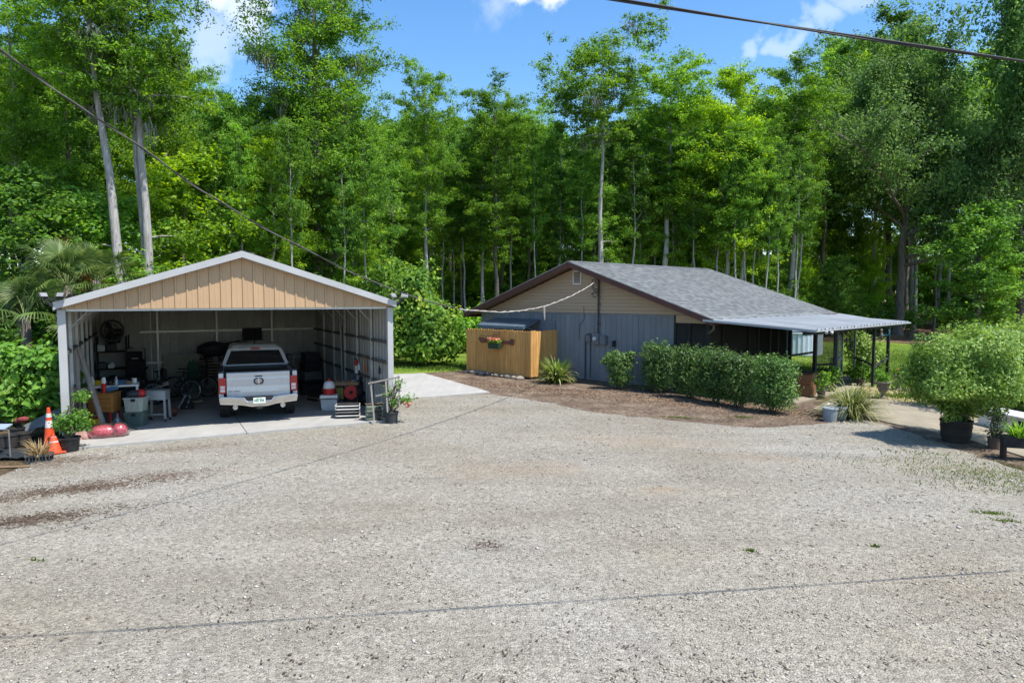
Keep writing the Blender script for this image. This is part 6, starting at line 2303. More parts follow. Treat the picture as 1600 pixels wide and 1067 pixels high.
for j in range(ny + 1):
    for i in range(nx + 1):
        x, y = -.6 + 1.2 * i / nx, -.35 + .9 * j / ny
        hgt = max(0, .62 - .5 * abs(x - .15) - .9 * max(0, -.05 - y) - .5 * max(0, y - .3)) * (1 + .08 * math.sin(i * 2.1) * math.cos(j * 1.7))
        vs.append((x, y, hgt))
mm_.add(vs, [(j * (nx + 1) + i, j * (nx + 1) + i + 1, (j + 1) * (nx + 1) + i + 1, (j + 1) * (nx + 1) + i) for j in range(ny) for i in range(nx)])
o = mm_.build('tarp_mound', M_tarp, None, smooth=True, loc=p + Vector((0, .5, 0)))
tag(o, 'grey brown tarp draped over a heap behind the nursery pots', 'tarp')
o = part('red_cloth', mat('dull_red_cloth', (.22, .045, .04), None, 4, .9), None, lambda m: (m.ball((0, 0, .06), (.13, .09, .07), 10, 6, .15, 1), m.ball((-.13, .02, .03), (.1, .08, .05), 9, 6, .15, 2)), smooth=True)
o.location = at(33, 690) + Vector((0, .1, .42))
tag(o, 'dull red rag lying on the grey tarp heap', 'rag')
# black corrugated pipes stacked behind
for i in range(6):
    p = at(-40, 672)
    m = MB()
    k = 44
    prof = [(.085 + (.012 if j % 2 else 0), j * .045) for j in range(k)]
    m.lathe(prof, (0, 0, 0), 14, rotm(0, R(90), 0))
    o = m.build('drain_pipe', M_black, None, smooth=False, loc=p + Vector((-1.35, .4, .1 + i * .185)), rot=(0, 0, R(4)))
    tag(o, ('lowest', 'second lowest', 'third from the bottom', 'third from the top', 'second highest', 'topmost')[i] + ' black corrugated pipe of the stack at the left edge', 'pipe', 'black pipes stacked at the left edge')
p = at(8, 715)
t = thing('folding_stand', 'bent grey metal stand at the left edge', 'stand', p)
part('leg', M_girt, t, lambda m: m.tube([(-.1, .1, .55), (.06, .05, .56), (.22, -.15, .0)], .014, 6))
part('leg', M_girt, t, lambda m: m.tube([(-.35, .1, .55), (-.25, .05, .56), (-.3, -.2, .0)], .014, 6))
part('crossbar', M_girt, t, lambda m: m.tube([(-.25, .05, .56), (.06, .05, .56)], .014, 6))
part('tray', mat('pale_board', (.30, .36, .42), None, 3, .4), t, lambda m: m.box((-.22, .15, .60), (.4, .26, .02), rotm(R(14))))
p = at(14, 732)
o = part('metal_pole', M_brown_timber, None, lambda m: m.tube([(-.8, -.1, .03), (.35, .05, .03)], .025, 6))
o.location = p
tag(o, 'brown pole lying on the ground at the left edge', 'pole')

# ------------------------------------------------------------------ inside the garage, left side
def gpix(px, py, v):
    """garage-local point on the plane v = const"""
    n = Vector((-sG, cG, 0))
    w = plane_hit(px, py, gw(0, v), n)
    d = w - G_org
    return Vector((d.x * cG + d.y * sG, v, d.z))


def gthing(name, label, cat, px, py, z=SLAB, rz=0.0, group=None):
    p = at(px, py, z)
    return thing(name, label, cat, p, G_yaw + rz, group)


M_cab = mat('orange_wood', (0.40, 0.185, 0.05), (0.30, 0.135, 0.035), 2.5, .55, stretch=(.6, 1, 5))
t = gthing('tool_cabinet', 'orange brown wooden drawer cabinet on red legs at the garage mouth', 'cabinet', 158, 667, rz=R(-24))
cb_ = MB()
cb_.bb(-.29, .29, .0, .42, .36, .80)
part('carcass', M_cab, t, lambda m: m.bb(-.29, .29, .0, .42, .36, .80), bevel=.006)
for i in range(4):
    part('drawer', M_cab, t, lambda m: m.bb(-.285, .285, -.022, -.002, .37 + i * .108, .37 + i * .108 + .098), bevel=.006)
for sx in (-.22, .0, .22):
    part('leg', M_red, t, lambda m: m.bar((sx, .02, .36), (sx * 1.15, -.03, 0), .035))
for sx in (-.22, .22):
    part('leg', M_red, t, lambda m: m.bar((sx, .40, .36), (sx * 1.15, .44, 0), .035))
part('top', M_cab, t, lambda m: m.bb(-.31, .31, -.03, .44, .802, .83), bevel=.005)
cab_p = t.matrix_basis.copy()


def on_cab(x, y, z): return Vector(t.location) + Matrix.Rotation(t.rotation_euler.z, 3, 'Z') @ Vector((x, y, z))


c_loc, c_rot = t.location.copy(), t.rotation_euler.z


def oc(x, y, z): return c_loc + Matrix.Rotation(c_rot, 3, 'Z') @ Vector((x, y, z))


o = thing('spray_can', 'tall red canister with a white top on the orange cabinet', 'canister', oc(.05, .1, .83))
part('body', M_red, o, lambda m: m.lathe([(.055, 0), (.055, .2), (.03, .23)], (0, 0, 0), 12))
part('cap', M_white_pl, o, lambda m: m.lathe([(.05, .232), (.05, .34), (.03, .38), (.0, .38)], (0, 0, 0), 12))
o = part('blue_tool', M_blue, None, lambda m: (m.bar((-.1, 0, .06), (.12, .03, .1), .09), m.bar((-.02, 0, .05), (-.04, 0, -.0), .06), m.ball((.13, .03, .1), .05, 8, 6)), bevel=.01)
o.location = oc(.2, .12, .84)
tag(o, 'blue power tool on the right of the orange cabinet top', 'tool')
o = part('hat', M_tarp, None, lambda m: (m.lathe([(.16, 0), (.15, .02), (.08, .03), (.07, .1), (0, .12)], (0, 0, 0), 14)), smooth=True)
o.location = oc(-.2, .1, .832)
tag(o, 'grey cap lying on the left of the orange cabinet top', 'cap')
t = thing('workbench', 'cluttered white workbench behind the orange cabinet', 'workbench', gw(.75, 2.7), G_yaw)
part('top', M_white_pl, t, lambda m: m.bb(-.5, .6, -.3, .35, .93, .97))
for sx in (-.45, .55):
    for sy in (-.25, .3):
        part('leg', M_tube_metal, t, lambda m: m.bb(sx - .025, sx + .025, sy - .025, sy + .025, 0, .93))
qc = random.Random(12)
cl_m = [M_white_pl, M_yellow, M_tarp, M_black, M_steel, M_blue, M_brown_timber]
for i in range(8):
    x, y = -.42 + i * .13, qc.uniform(-.2, .2)
    kind = i % 4
    mm = cl_m[i % 7]
    pz = gw(.75 + x, 2.7 + y, SLAB + .972)
    if kind == 0:
        o = part('bottle', mm, None, lambda m: m.lathe([(.04, 0), (.045, .02), (.045, .14), (.02, .18), (.02, .22), (0, .22)], (0, 0, 0), 10))
        nm, ct = 'white bottle', 'bottle'
    elif kind == 1:
        o = part('small_box', mm, None, lambda m: (m.bb(-.08, .08, -.05, .05, 0, .09), m.bb(-.085, .085, -.055, .055, .092, .11)), bevel=.005)
        nm, ct = 'small box', 'box'
    elif kind == 2:
        o = part('rag', mm, None, lambda m: m.ball((0, 0, .04), (.1, .08, .05), 9, 6, .2, i), smooth=True)
        nm, ct = 'crumpled rag', 'rag'
    else:
        o = part('tin', mm, None, lambda m: m.lathe([(.06, 0), (.06, .11), (.063, .115), (.055, .12), (0, .115)], (0, 0, 0), 12))
        nm, ct = 'round tin', 'tin'
    o.location = pz
    tag(o, nm + (' at the left end of the white workbench', ' left of the middle on the white workbench', ' near the left of the white workbench', ' before the middle of the white workbench', ' in the middle of the white workbench', ' right of the middle on the white workbench', ' near the right of the white workbench', ' at the right end of the white workbench')[i], ct, 'clutter on the workbench')
# leaning planks
for i, (a, b, lab) in enumerate((((112, 548), (139, 640), 'left grey plank leaning on the left garage wall'), ((118, 547), (147, 648), 'right grey plank leaning on the left garage wall'), ((134, 632), (151, 666), 'short dark plank leaning on the orange cabinet'))):
    pb_ = at(*b, SLAB)
    n = Vector((-sG, cG, 0))
    if i < 2:
        pa_ = gw(.14, 1.75 + .2 * i, 2.0)
        pb_ = gw(.62, 1.45 + .25 * i, SLAB + .02)
    else:
        pa_ = oc(-.33, -.06, .62)
        pb_ = oc(-.12, -.28, .02)
    o = part('plank', (M_grey_timber, M_grey_timber, M_blackmat)[i], None, lambda m: m.bar(pa_, pb_, .11 if i < 2 else .09, .04))
    tag(o, lab, 'plank')
# hose loop on the left wall
t = thing('hose', 'dark hose hanging in loops on the left wall near the front post', 'hose', gw(.12, .75), G_yaw)
part('loop', M_black, t, lambda m: [m.torus((0, .0, 1.0 - .05 * i), .22 + .02 * i, .014, 22, 5, rotm(0, R(90), R(10 * i))) for i in range(3)])
# plastic bins
M_bin = mat('bin_clear', (0.38, 0.42, 0.36), (0.30, 0.34, 0.29), 4, .35)
M_bin_d = mat('bin_dark_green', (0.10, 0.15, 0.13), (0.07, 0.11, 0.10), 4, .4)
b0 = at(207, 667, SLAB)
for i, (z, mm, lab) in enumerate(((0, M_bin_d, 'dark green storage bin, lower of the two'), (.36, M_bin, 'pale storage bin with a lid, stacked on the dark one'))):
    t = thing('storage_bin', lab, 'bin', b0 + Vector((0, .2, z)), G_yaw - R(20))
    part('body', mm, t, lambda m: m.prism([(-.19, 0), (.19, 0), (.225, .31), (-.225, .31)], -.17, .17, lambda a_, b_, w: (a_, w, b_)), bevel=.012)
    part('lid', mm, t, lambda m: m.bb(-.24, .24, -.19, .19, .312, .352), bevel=.01)
    for sx in (-.12, .0, .12):
        part('rib', mm, t, lambda m: m.bb(sx - .012, sx + .012, -.20, -.178, .04, .28))
    part('latch', M_blackmat, t, lambda m: m.bb(-.05, .05, -.205, -.192, .26, .33))
o = part('garment', mat('dark_garment', (.05, .06, .065), (.03, .035, .04), 3, .9), None, lambda m: (m.ball((-.05, 0, .06), (.18, .14, .09), 11, 7, .12, 1),), smooth=True)
o.location = b0 + Vector((0, .2, .73))
tag(o, 'dark bundled garment on top of the pale bin', 'garment')
o = part('red_cloth', M_red, None, lambda m: m.ball((.1, .05, .06), (.11, .1, .11), 10, 7, .14, 2), smooth=True)
o.location = b0 + Vector((0, .2, .73))
tag(o, 'red cloth heaped at the right on the pale bin', 'cloth')
t = gthing('jug', 'pale plastic jug on the floor left of the bins', 'jug', 184, 664)
part('body', M_steel, t, lambda m: m.lathe([(.0, 0), (.09, 0), (.1, .03), (.1, .14), (.03, .2), (.03, .3), (0, .3)], (0, 0, 0), 12), smooth=True)
o = part('wedge', M_tarp, None, lambda m: m.prism([(-.3, 0), (.3, 0), (-.25, .22)], -.2, .2, lambda a_, b_, w: (a_, w, b_)), bevel=.01)
o.location = at(192, 672, SLAB)
o.rotation_euler = (0, 0, G_yaw)
tag(o, 'grey wedge shaped ramp lying behind the red bag', 'ramp')
# steel table
t = gthing('steel_table', 'small grey steel table with tapered legs inside the garage mouth', 'table', 248, 657, rz=R(-22))
part('apron', M_steel, t, lambda m: m.bb(-.24, .24, -.16, .16, .55, .78), bevel=.008)
part('top', M_steel, t, lambda m: m.bb(-.26, .26, -.18, .18, .783, .80), bevel=.004)
for sx in (-1, 1):
    for sy in (-1, 1):
        part('leg', M_steel, t, lambda m: m.bar((sx * .215, sy * .14, .56), (sx * .23, sy * .16, .05), .05))
        part('caster', M_black, t, lambda m: m.lathe([(.03, -.012), (.045, -.012), (.045, .012), (.03, .012)], (sx * .23, sy * .16, .045), 10, rotm(0, R(90), 0)))
part('stretcher', M_steel, t, lambda m: m.bb(-.22, .22, -.165, -.145, .17, .20))
o = part('vise', M_tarp, None, lambda m: (m.tube([(-.2, 0, .03), (-.05, .03, .05), (.08, .0, .09), (.2, .02, .13), (.18, .02, .17), (.05, .02, .13)], .025, 6)), smooth=True)
o.location = at(248, 657, SLAB) + Vector((0, .15, .80))
tag(o, 'pale bent pipe tool lying on the steel table', 'tool')
t = gthing('yellow_sack', 'yellow green sack slumped left of the steel table', 'sack', 228, 655)
part('body', mat('sack_yellow', (.28, .26, .04), (.12, .16, .03), 5, .8), t, lambda m: (m.ball((0, .1, .15), (.13, .12, .16), 12, 8, .08, 4), m.ball((.05, .1, .27), (.09, .09, .1), 10, 7, .1, 5)), smooth=True)
part('tie', M_blackmat, t, lambda m: m.torus((.05, .1, .3), .05, .01, 10, 5))
for i, (px, py, lab) in enumerate(((268, 650, 'dark brown motor housing right of the steel table'), (285, 640, 'dark scrap lump in front of the bicycles'), (300, 632, 'flat dark timber offcut in front of the bicycles'))):
    t = gthing(('motor', 'scrap', 'offcut')[i], lab, ('motor', 'scrap', 'timber')[i], px, py)
    if i == 0:
        part('body', mat('rust_brown', (.10, .045, .03), None, 4, .7), t, lambda m: m.lathe([(0, -.14), (.11, -.13), (.12, 0), (.11, .13), (.03, .14), (.03, .2)], (0, 0, .13), 14, rotm(0, R(90), 0)))
        part('foot', M_blackmat, t, lambda m: m.bb(-.1, .1, -.1, .1, 0, .03))
    elif i == 1:
        part('pipe', M_steel, t, lambda m: (m.bar((-.1, 0, .05), (.1, .1, .4), .04), m.bar((.1, 0, .05), (.22, .1, .36), .035)))
        part('block', M_blackmat, t, lambda m: (m.bb(-.05, .3, .0, .3, 0, .16), m.bb(.05, .25, .05, .25, .16, .3)), bevel=.02)
    else:
        part('board', M_brown_timber, t, lambda m: m.box((0, 0, .06), (.55, .14, .04), rotm(0, 0, .3)))
        part('board', M_grey_timber, t, lambda m: m.box((.05, 0, .1), (.5, .1, .04), rotm(0, 0, .15)))


# bicycles
def bicycle(p, rz, lab, lean, mframe):
    t = thing('bicycle', lab, 'bicycle', p, rz, 'bicycles in the garage')
    t.rotation_euler = (lean, 0, rz)
    for x in (-.53, .53):
        wl = part('tyre', M_tyre, t, lambda m: m.torus((x, 0, .33), .31, .028, 30, 6, rotm(R(90))))
        part('rim', M_steel, wl, lambda m: m.torus((x, 0, .33), .275, .01, 26, 5, rotm(R(90))))
        part('spokes', M_steel, wl, lambda m: [m.bar((x, 0, .33), (x + .27 * math.cos(a), 0, .33 + .27 * math.sin(a)), .005) for a in np.linspace(0, 6.28, 17)[:-1]])
    part('frame', mframe, t, lambda m: [m.tube([a, b], .018, 6) for a, b in (((-.53, 0, .33), (-.15, 0, .30)), ((-.15, 0, .30), (-.25, 0, .80)), ((-.25, 0, .75), (.38, 0, .80)), ((-.15, 0, .30), (.40, 0, .70)), ((-.53, 0, .33), (-.25, 0, .72)), ((.36, 0, .88), (.53, 0, .33)))])
    part('saddle', M_blackmat, t, lambda m: m.prism([(-.40, .88), (-.40, .93), (-.12, .90), (-.12, .88)], -.06, .06, lambda a_, b_, w: (a_, w, b_)), bevel=.02)
    part('handlebar', M_blackmat, t, lambda m: (m.tube([(.40, -.28, .97), (.42, -.1, .98), (.38, 0, .92), (.42, .1, .98), (.40, .28, .97)], .014, 6), m.tube([(.36, 0, .84), (.38, 0, .93)], .016, 6)))
    part('crank', M_blackmat, t, lambda m: (m.lathe([(.1, -.01), (.1, .01)], (-.15, 0, .30), 14, rotm(R(90))), m.bar((-.15, -.05, .30), (.0, -.07, .22), .02)))
    return t


pb1 = gpix(270, 610, 5.6)
bicycle(gw(pb1.x, 5.6), G_yaw + R(195), 'dark bicycle standing nearer the steel table', R(7), mat('frame_dark', (.04, .05, .05), None, 3, .4))
pb2 = gpix(292, 600, 6.6)
bicycle(gw(pb2.x + .1, 6.6), G_yaw + R(-25), 'dark bicycle leaning in front of the plywood sheet', R(-7), mat('frame_black', (.025, .03, .028), None, 3, .4))
# plywood sheet and green roll
pv = 8.2
u0, u1 = gpix(255, 560, pv).x, gpix(312, 560, pv).x
o = part('plywood_sheet', mat('plywood', (.36, .33, .25), (.27, .25, .19), 2, .8), None, lambda m: m.box((0, 0, .62), (u1 - u0, .02, 1.25), rotm(R(-8))), bevel=.003)
o.location = gw((u0 + u1) / 2, pv)
o.rotation_euler = (0, 0, G_yaw)
tag(o, 'pale plywood sheet leaning behind the bicycles', 'plywood')
g_ = gpix(302, 590, 7.6)
t = thing('green_sled', 'dark green curved plastic sled standing behind the bicycle', 'sled', gw(g_.x, 7.6), G_yaw)
part('body', mat('sled_green', (.02, .09, .05), None, 3, .45), t, lambda m: m.prism([(-.15, .0), (.15, .0), (.2, .4), (.16, .95), (.05, 1.12), (-.08, 1.1), (-.16, .9), (-.2, .4)], 0, .06, lambda a_, b_, w: (a_, w + .1 * (1 - b_), b_)), bevel=.02)
part('rope', M_white_pl, t, lambda m: m.tube([(-.05, 0, 1.05), (.0, -.06, 1.2), (.06, 0, 1.05)], .01, 5))
# lumber rack by the back wall with tarped rolls on top
r0_ = gpix(312, 590, 8.0).x
t = thing('lumber_rack', 'dark stack of boards against the back wall left of the truck', 'lumber stack', gw(r0_ + .9, 8.0), G_yaw)
for z in range(7):
    for y in range(2):
        part('board', (M_brown_timber, M_grey_timber)[z % 2], t, lambda m: m.bb(-.9 + .04 * ((z * 7 + y) % 3), 1.0 + .05 * ((z * 5) % 3), -.25 + y * .27, -.02 + y * .27, .42 + z * .1, .47 + z * .1))
for x in (-.7, .8):
    part('leg', M_blackmat, t, lambda m: (m.bb(x - .04, x + .04, -.3, -.26, 0, 1.2), m.bb(x - .04, x + .04, .28, .32, 0, 1.2), m.bb(x - .04, x + .04, -.26, .28, .34, .41)))
for i, (x, w) in enumerate(((-.45, .5), (.35, .62))):
    o = part('tarp_roll', M_tarp_dark, None, lambda m: m.ball((0, 0, .2), (w, .32, .26), 14, 8, .1, i), smooth=True)
    o.location = gw(r0_ + .9 + x, 8.0, SLAB + 1.2)
    o.rotation_euler = (0, 0, G_yaw)
    tag(o, ('left dark bundled tarp on the board stack', 'right dark bundled tarp on the board stack, behind the truck')[i], 'tarp')
# pegboard with hanging gear
k0, k1 = gpix(152, 513, GD - .13), gpix(221, 590, GD - .13)
M_peg = mat('pegboard', (.40, .40, .37), (.33, .33, .30), 1.5, .8)
pg = part('pegboard', M_peg, garage, lambda m: m.bb(k0.x, k1.x, GD - .15, GD - .13, k1.z, k0.z))
kk = gpix(179, 523, GD - .3)
t = thing('hanging_pot', 'dark pot hanging on the pegboard', 'pot', gw(kk.x, GD - .3, kk.z - .22), G_yaw)
part('body', M_blackmat, t, lambda m: m.lathe([(.0, -.05), (.15, -.05), (.2, .26), (.22, .27), (.19, .25)], (0, 0, 0), 14))
part('handle', M_conduit, t, lambda m: m.tube([(-.19, 0, .27), (-.1, 0, .40), (.1, 0, .40), (.19, 0, .27)], .01, 4))
kk = gpix(201, 530, GD - .2)
t = thing('square_tool', 'thin dark carpenter square hanging on the pegboard', 'tool', gw(kk.x, GD - .19, kk.z), G_yaw)
part('blade', M_blackmat, t, lambda m: m.bb(-.02, .02, -.01, .01, -.28, .15))
part('tongue', M_blackmat, t, lambda m: m.bb(-.12, .12, -.011, .011, -.30, -.27))
kk = gpix(160, 560, 8.2)
t = thing('shelf_rack', 'black shelving with piled gear in the back left corner', 'shelving', gw(max(kk.x, .5), 8.3), G_yaw)
for z in (.3, .85, 1.4):
    part('shelf', M_blackmat, t, lambda m: m.bb(-.4, .45, -.25, .25, z, z + .03))
for sx in (-.38, .43):
    for sy in (-.23, .23):
        part('post', M_blackmat, t, lambda m: m.bb(sx - .02, sx + .02, sy - .02, sy + .02, 0, 1.9))
sr = t.location.copy()
for i in range(7):
    z = (.33, .88, 1.43)[i % 3]
    w = (.16, .12, .14, .18, .1, .15, .13)[i]
    loc = gw(max(kk.x, .5) - .28 + .28 * (i // 3 + (.1 if i % 2 else 0)), 8.25, SLAB + z + .001)
    o = part('gear_box' if i % 2 else 'gear_case', (M_black, M_tarp, M_steel, M_tarp_dark, M_white_pl, M_black, M_blue)[i], None, lambda m: (m.bb(-w, w * .9, -.15, .15, 0, w * 1.5), m.bb(-w * .5, w * .5, -.1, .1, w * 1.5, w * 1.5 + .04)), bevel=.015)
    o.location = loc
    o.rotation_euler = (0, 0, G_yaw)
    tag(o, ('black case low on the left of the corner shelving', 'grey box on the middle shelf of the corner shelving, left', 'steel case on the top shelf of the corner shelving, left', 'dark box low in the middle of the corner shelving', 'white case in the middle of the corner shelving', 'black box on the top shelf of the corner shelving, middle', 'blue case low on the right of the corner shelving')[i], 'box' if i % 2 else 'case', 'gear on the corner shelving')
t = thing('shop_fan', 'round black shop fan on top of the corner shelving', 'fan', gw(max(kk.x, .5) + .05, 8.25, SLAB + 1.75), G_yaw)
part('cage', M_black, t, lambda m: (m.torus((0, 0, .34), .32, .03, 26, 6, rotm(R(90))), m.torus((0, -.05, .34), .2, .008, 22, 4, rotm(R(90))), [m.bar((0, -.05, .34), (.32 * math.cos(a), -.02, .34 + .32 * math.sin(a)), .008) for a in np.linspace(0, 6.28, 13)[:-1]]))
part('blade', M_blackmat, t, lambda m: [m.box((.15 * math.cos(a), .03, .34 + .15 * math.sin(a)), (.26, .01, .12), rotm(R(18), -a, 0)) for a in (0, 2.09, 4.19)])
part('stand', M_black, t, lambda m: (m.bb(-.2, .2, -.12, .12, 0, .03), m.bar((0, .04, .02), (0, .05, .3), .05)))
kk = gpix(211, 545, 7.6)
t = thing('pressure_washer', 'black wheeled machine standing against the pegboard', 'machine', gw(kk.x, 7.9), G_yaw)
part('body', M_blackmat, t, lambda m: (m.bb(-.26, .26, -.2, .2, .5, 1.15), m.bb(-.2, .2, -.22, .1, 1.15, 1.42)), bevel=.03)
part('handle', M_black, t, lambda m: m.tube([(-.27, .1, .3), (-.27, .15, 1.5), (.27, .15, 1.5), (.27, .1, .3)], .02, 6))
for sx in (-.28, .28):
    part('wheel', M_tyre, t, lambda m: m.torus((sx, .1, .25), .2, .05, 18, 6, rotm(0, R(90), 0)))
part('frame', M_black, t, lambda m: (m.bar((-.25, -.15, .5), (-.25, -.18, 0), .035), m.bar((.25, -.15, .5), (.25, -.18, 0), .035), m.bar((-.25, -.17, .3), (.25, -.17, .3), .03)))
part('gauge', M_white_pl, t, lambda m: m.bb(-.1, .08, -.235, -.222, 1.2, 1.22))
kk = gpix(225, 610, 6.2)
t = thing('riding_mower', 'black lawn mower in the deep shade behind the steel table', 'mower', gw(kk.x, 6.0), G_yaw + R(10))
part('hood', M_blackmat, t, lambda m: m.prism([(-.7, .35), (-.7, .75), (-.1, .82), (.0, .5), (.5, .45), (.5, .3)], -.3, .3, lambda a_, b_, w: (a_, w, b_)), bevel=.05)
part('seat', M_black, t, lambda m: (m.bb(.15, .55, -.22, .22, .55, .65), m.bb(.50, .60, -.22, .22, .65, 1.0)), bevel=.04)
part('steering_wheel', M_black, t, lambda m: m.torus((-.02, 0, .98), .17, .018, 18, 6, rotm(0, R(-35), 0)))
for (x, r_) in ((-.55, .2), (.4, .27)):
    for s in (-1, 1):
        part('wheel', M_tyre, t, lambda m: m.torus((x, s * .38, r_), r_ * .7, r_ * .32, 18, 7, rotm(R(90))))
part('deck', M_black, t, lambda m: m.bb(-.35, .25, -.5, .5, .14, .26), bevel=.04)

# ------------------------------------------------------------------ inside the garage, right side
t = gthing('cooler', 'white and grey drink cooler inside the right garage wall', 'cooler', 515, 640, rz=R(-20))
part('body', mat('cooler_grey', (.46, .49, .50), None, 3, .45), t, lambda m: m.prism([(-.20, 0), (.20, 0), (.235, .34), (-.235, .34)], -.16, .16, lambda a_, b_, w: (a_, w, b_)), bevel=.02)
part('lid', M_white_pl, t, lambda m: m.bb(-.245, .245, -.175, .175, .342, .43), bevel=.025)
part('handle', M_tarp, t, lambda m: m.tube([(-.25, -.02, .28), (-.27, -.19, .33), (.27, -.19, .33), (.25, -.02, .28)], .014, 6))
cj = at(515, 640, SLAB)
t = thing('water_jug', 'round red and white drink jug standing on the cooler', 'water jug', cj + Vector((-.02, .06, .43)), G_yaw)
part('body', M_red, t, lambda m: m.lathe([(0, 0), (.15, 0), (.17, .03), (.17, .16), (.165, .17)], (0, 0, 0), 20), smooth=False)
part('shoulder', M_white_pl, t, lambda m: m.lathe([(.168, .172), (.165, .24), (.14, .32), (.09, .37), (0, .38)], (0, 0, 0), 20), smooth=True)
part('cap', M_red, t, lambda m: m.lathe([(.05, .375), (.05, .43), (.03, .45), (0, .45)], (0, 0, 0), 12))
t = gthing('wire_table', 'cluttered shelf table with a tray top beside the cooler', 'shelf', 541, 636, rz=R(-18))
part('tray', M_brown_timber, t, lambda m: (m.bb(-.36, .36, -.2, .25, .66, .69), m.bb(-.36, .36, -.215, -.2, .66, .75), m.bb(-.375, -.36, -.2, .25, .66, .75), m.bb(.36, .375, -.2, .25, .66, .75)))
part('shelf', M_blackmat, t, lambda m: m.bb(-.33, .33, -.18, .23, .22, .245))
for sx in (-.32, .32):
    for sy in (-.17, .22):
        part('leg', M_blackmat, t, lambda m: m.bb(sx - .02, sx + .02, sy - .02, sy + .02, 0, .66))
tl_, tr_ = t.location.copy(), t.rotation_euler.z


def ot(x, y, z): return tl_ + Matrix.Rotation(tr_, 3, 'Z') @ Vector((x, y, z))


t = thing('hose_reel', 'bright red hose reel on the shelf table', 'hose reel', ot(.15, -.02, .246), tr_)
part('drum', M_red, t, lambda m: m.lathe([(.0, -.12), (.2, -.12), (.2, -.09), (.15, -.08), (.15, .08), (.2, .09), (.2, .12), (0, .12)], (0, 0, .2), 20, rotm(R(90))))
part('hub', M_blackmat, t, lambda m: m.lathe([(.05, .12), (.05, .15), (0, .15)], (0, 0, .2), 12, rotm(R(90))))
t = thing('olive_case', 'olive green fuel case left of the red reel', 'case', ot(-.17, -.02, .246), tr_)
part('body', mat('olive', (.16, .14, .03), None, 4, .6), t, lambda m: m.bb(-.11, .11, -.09, .1, 0, .34), bevel=.02)
part('handle', M_blackmat, t, lambda m: m.tube([(-.07, 0, .34), (-.06, 0, .39), (.06, 0, .39), (.07, 0, .34)], .012, 5))
for i in range(4):
    o = part('leaf_litter_bag', (M_brown_timber, M_tarp, M_chest, M_grey_timber)[i], None, lambda m: m.ball((0, 0, .04), (.09, .09, .05), 9, 6, .25, i + 3))
    o.location = ot(-.25 + i * .16, .05, .692)
    tag(o, ('brown', 'grey', 'reddish', 'pale')[i] + ' lump of scrap in the tray of the shelf table', 'scrap', 'scraps in the tray')
t = gthing('folded_chairs', 'stack of folded dark chairs with white tubes on the slab edge', 'folded chair stack', 543, 653, rz=R(-18))
for i in range(4):
    z = .05 + i * .085
    part('seat', M_blackmat, t, lambda m: m.bb(-.27, .27, .0, .38, z, z + .05), bevel=.015)
    part('tube', M_tube_metal if i != 1 else M_tarp, t, lambda m: m.tube([(-.30, .36, z + .02), (-.31, -.04, z + .02), (-.27, -.08, z + .02), (.27, -.08, z + .02), (.31, -.04, z + .02), (.30, .36, z + .02)], .017, 6))
t = gthing('black_bag', 'slumped black rubbish bags against the right garage wall', 'bag', 566, 634)
part('body', M_tarp_dark, t, lambda m: (m.ball((0, .35, .34), (.26, .25, .36), 12, 8, .1, 1), m.ball((.16, .1, .2), (.2, .2, .22), 11, 7, .12, 2)), smooth=True)
part('knot', M_tarp_dark, t, lambda m: m.tube([(0, .35, .66), (.03, .34, .74), (.1, .33, .80)], [.07, .03, .06], 7))
t = gthing('green_bundle', 'stack of grey green bundles under torn wrapping by the right post', 'bundle', 584, 657, rz=R(-20))
for i in range(4):
    z = .005 + i * .095
    part('bundle', mat('wrap_green', (.19, .225, .165), (.12, .15, .10), 3, .6, var=.1), t, lambda m: m.bb(-.22 + .01 * (i % 2), .20 + .012 * ((i + 1) % 2), .0, .42, z, z + .085), bevel=.02)
    part('dark_wrap', M_blackmat, t, lambda m: m.bb(.02 + .03 * (i % 2), .205, -.012, -.001, z + .015, z + .07))
part('litter_lid', M_brown_timber, t, lambda m: [m.box((-.15 + .1 * i, .18 + .05 * (i % 2), .40), (.16, .13, .02), rotm(.2 * i - .2, .15, i)) for i in range(4)])
# trellis and potted rose at the right post
t = gthing('trellis', 'grey twig trellis leaning at the right garage post', 'trellis', 603, 661, rz=R(-15))
for (a, b) in (((-.28, .2, .03), (-.36, .32, 1.02)), ((.05, .15, .25), (.02, .3, 1.08)), ((.36, .1, .1), (.34, .3, 1.17))):
    part('upright', M_grey_timber, t, lambda m: m.bar(a, b, .045, .04))
for (a, b) in (((-.42, .30, .98), (.38, .28, 1.13)), ((-.24, .25, .66), (.36, .22, .78))):
    part('crosspiece', M_grey_timber, t, lambda m: m.bar(a, b, .045, .035))
p = at(612, 661)
pot(p, .18, .30, 'dark pot with a rose at the right garage corner', mat('pot_charcoal', (.045, .05, .05), None, 5, .7))
rose = shrub('potted_rose', 'straggly rose with pink blooms in the dark pot', 'plant', p + Vector((0, 0, .27)), [(.1, 0, .3, .25, .2, .22), (.4, .05, .35, .22, .2, .15), (-.05, 0, .5, .2, .2, .2), (.2, 0, .75, .18, .15, .15)], 420, .075, .04, M_lf_brd, rs, 12, shell=.1, base_r=.06, zmin=0)
for i, (dx, dy, dz) in enumerate(((0, 0, .18), (.06, -.03, .24), (-.07, .02, .25))):
    part('bloom', mat('rose_pink', (.55, .16, .13), (.6, .28, .22), 14, .6), rose, lambda m: m.ball((.42 + dx, -.05 + dy, dz), (.05, .05, .04), 9, 6, .15, i), smooth=True)
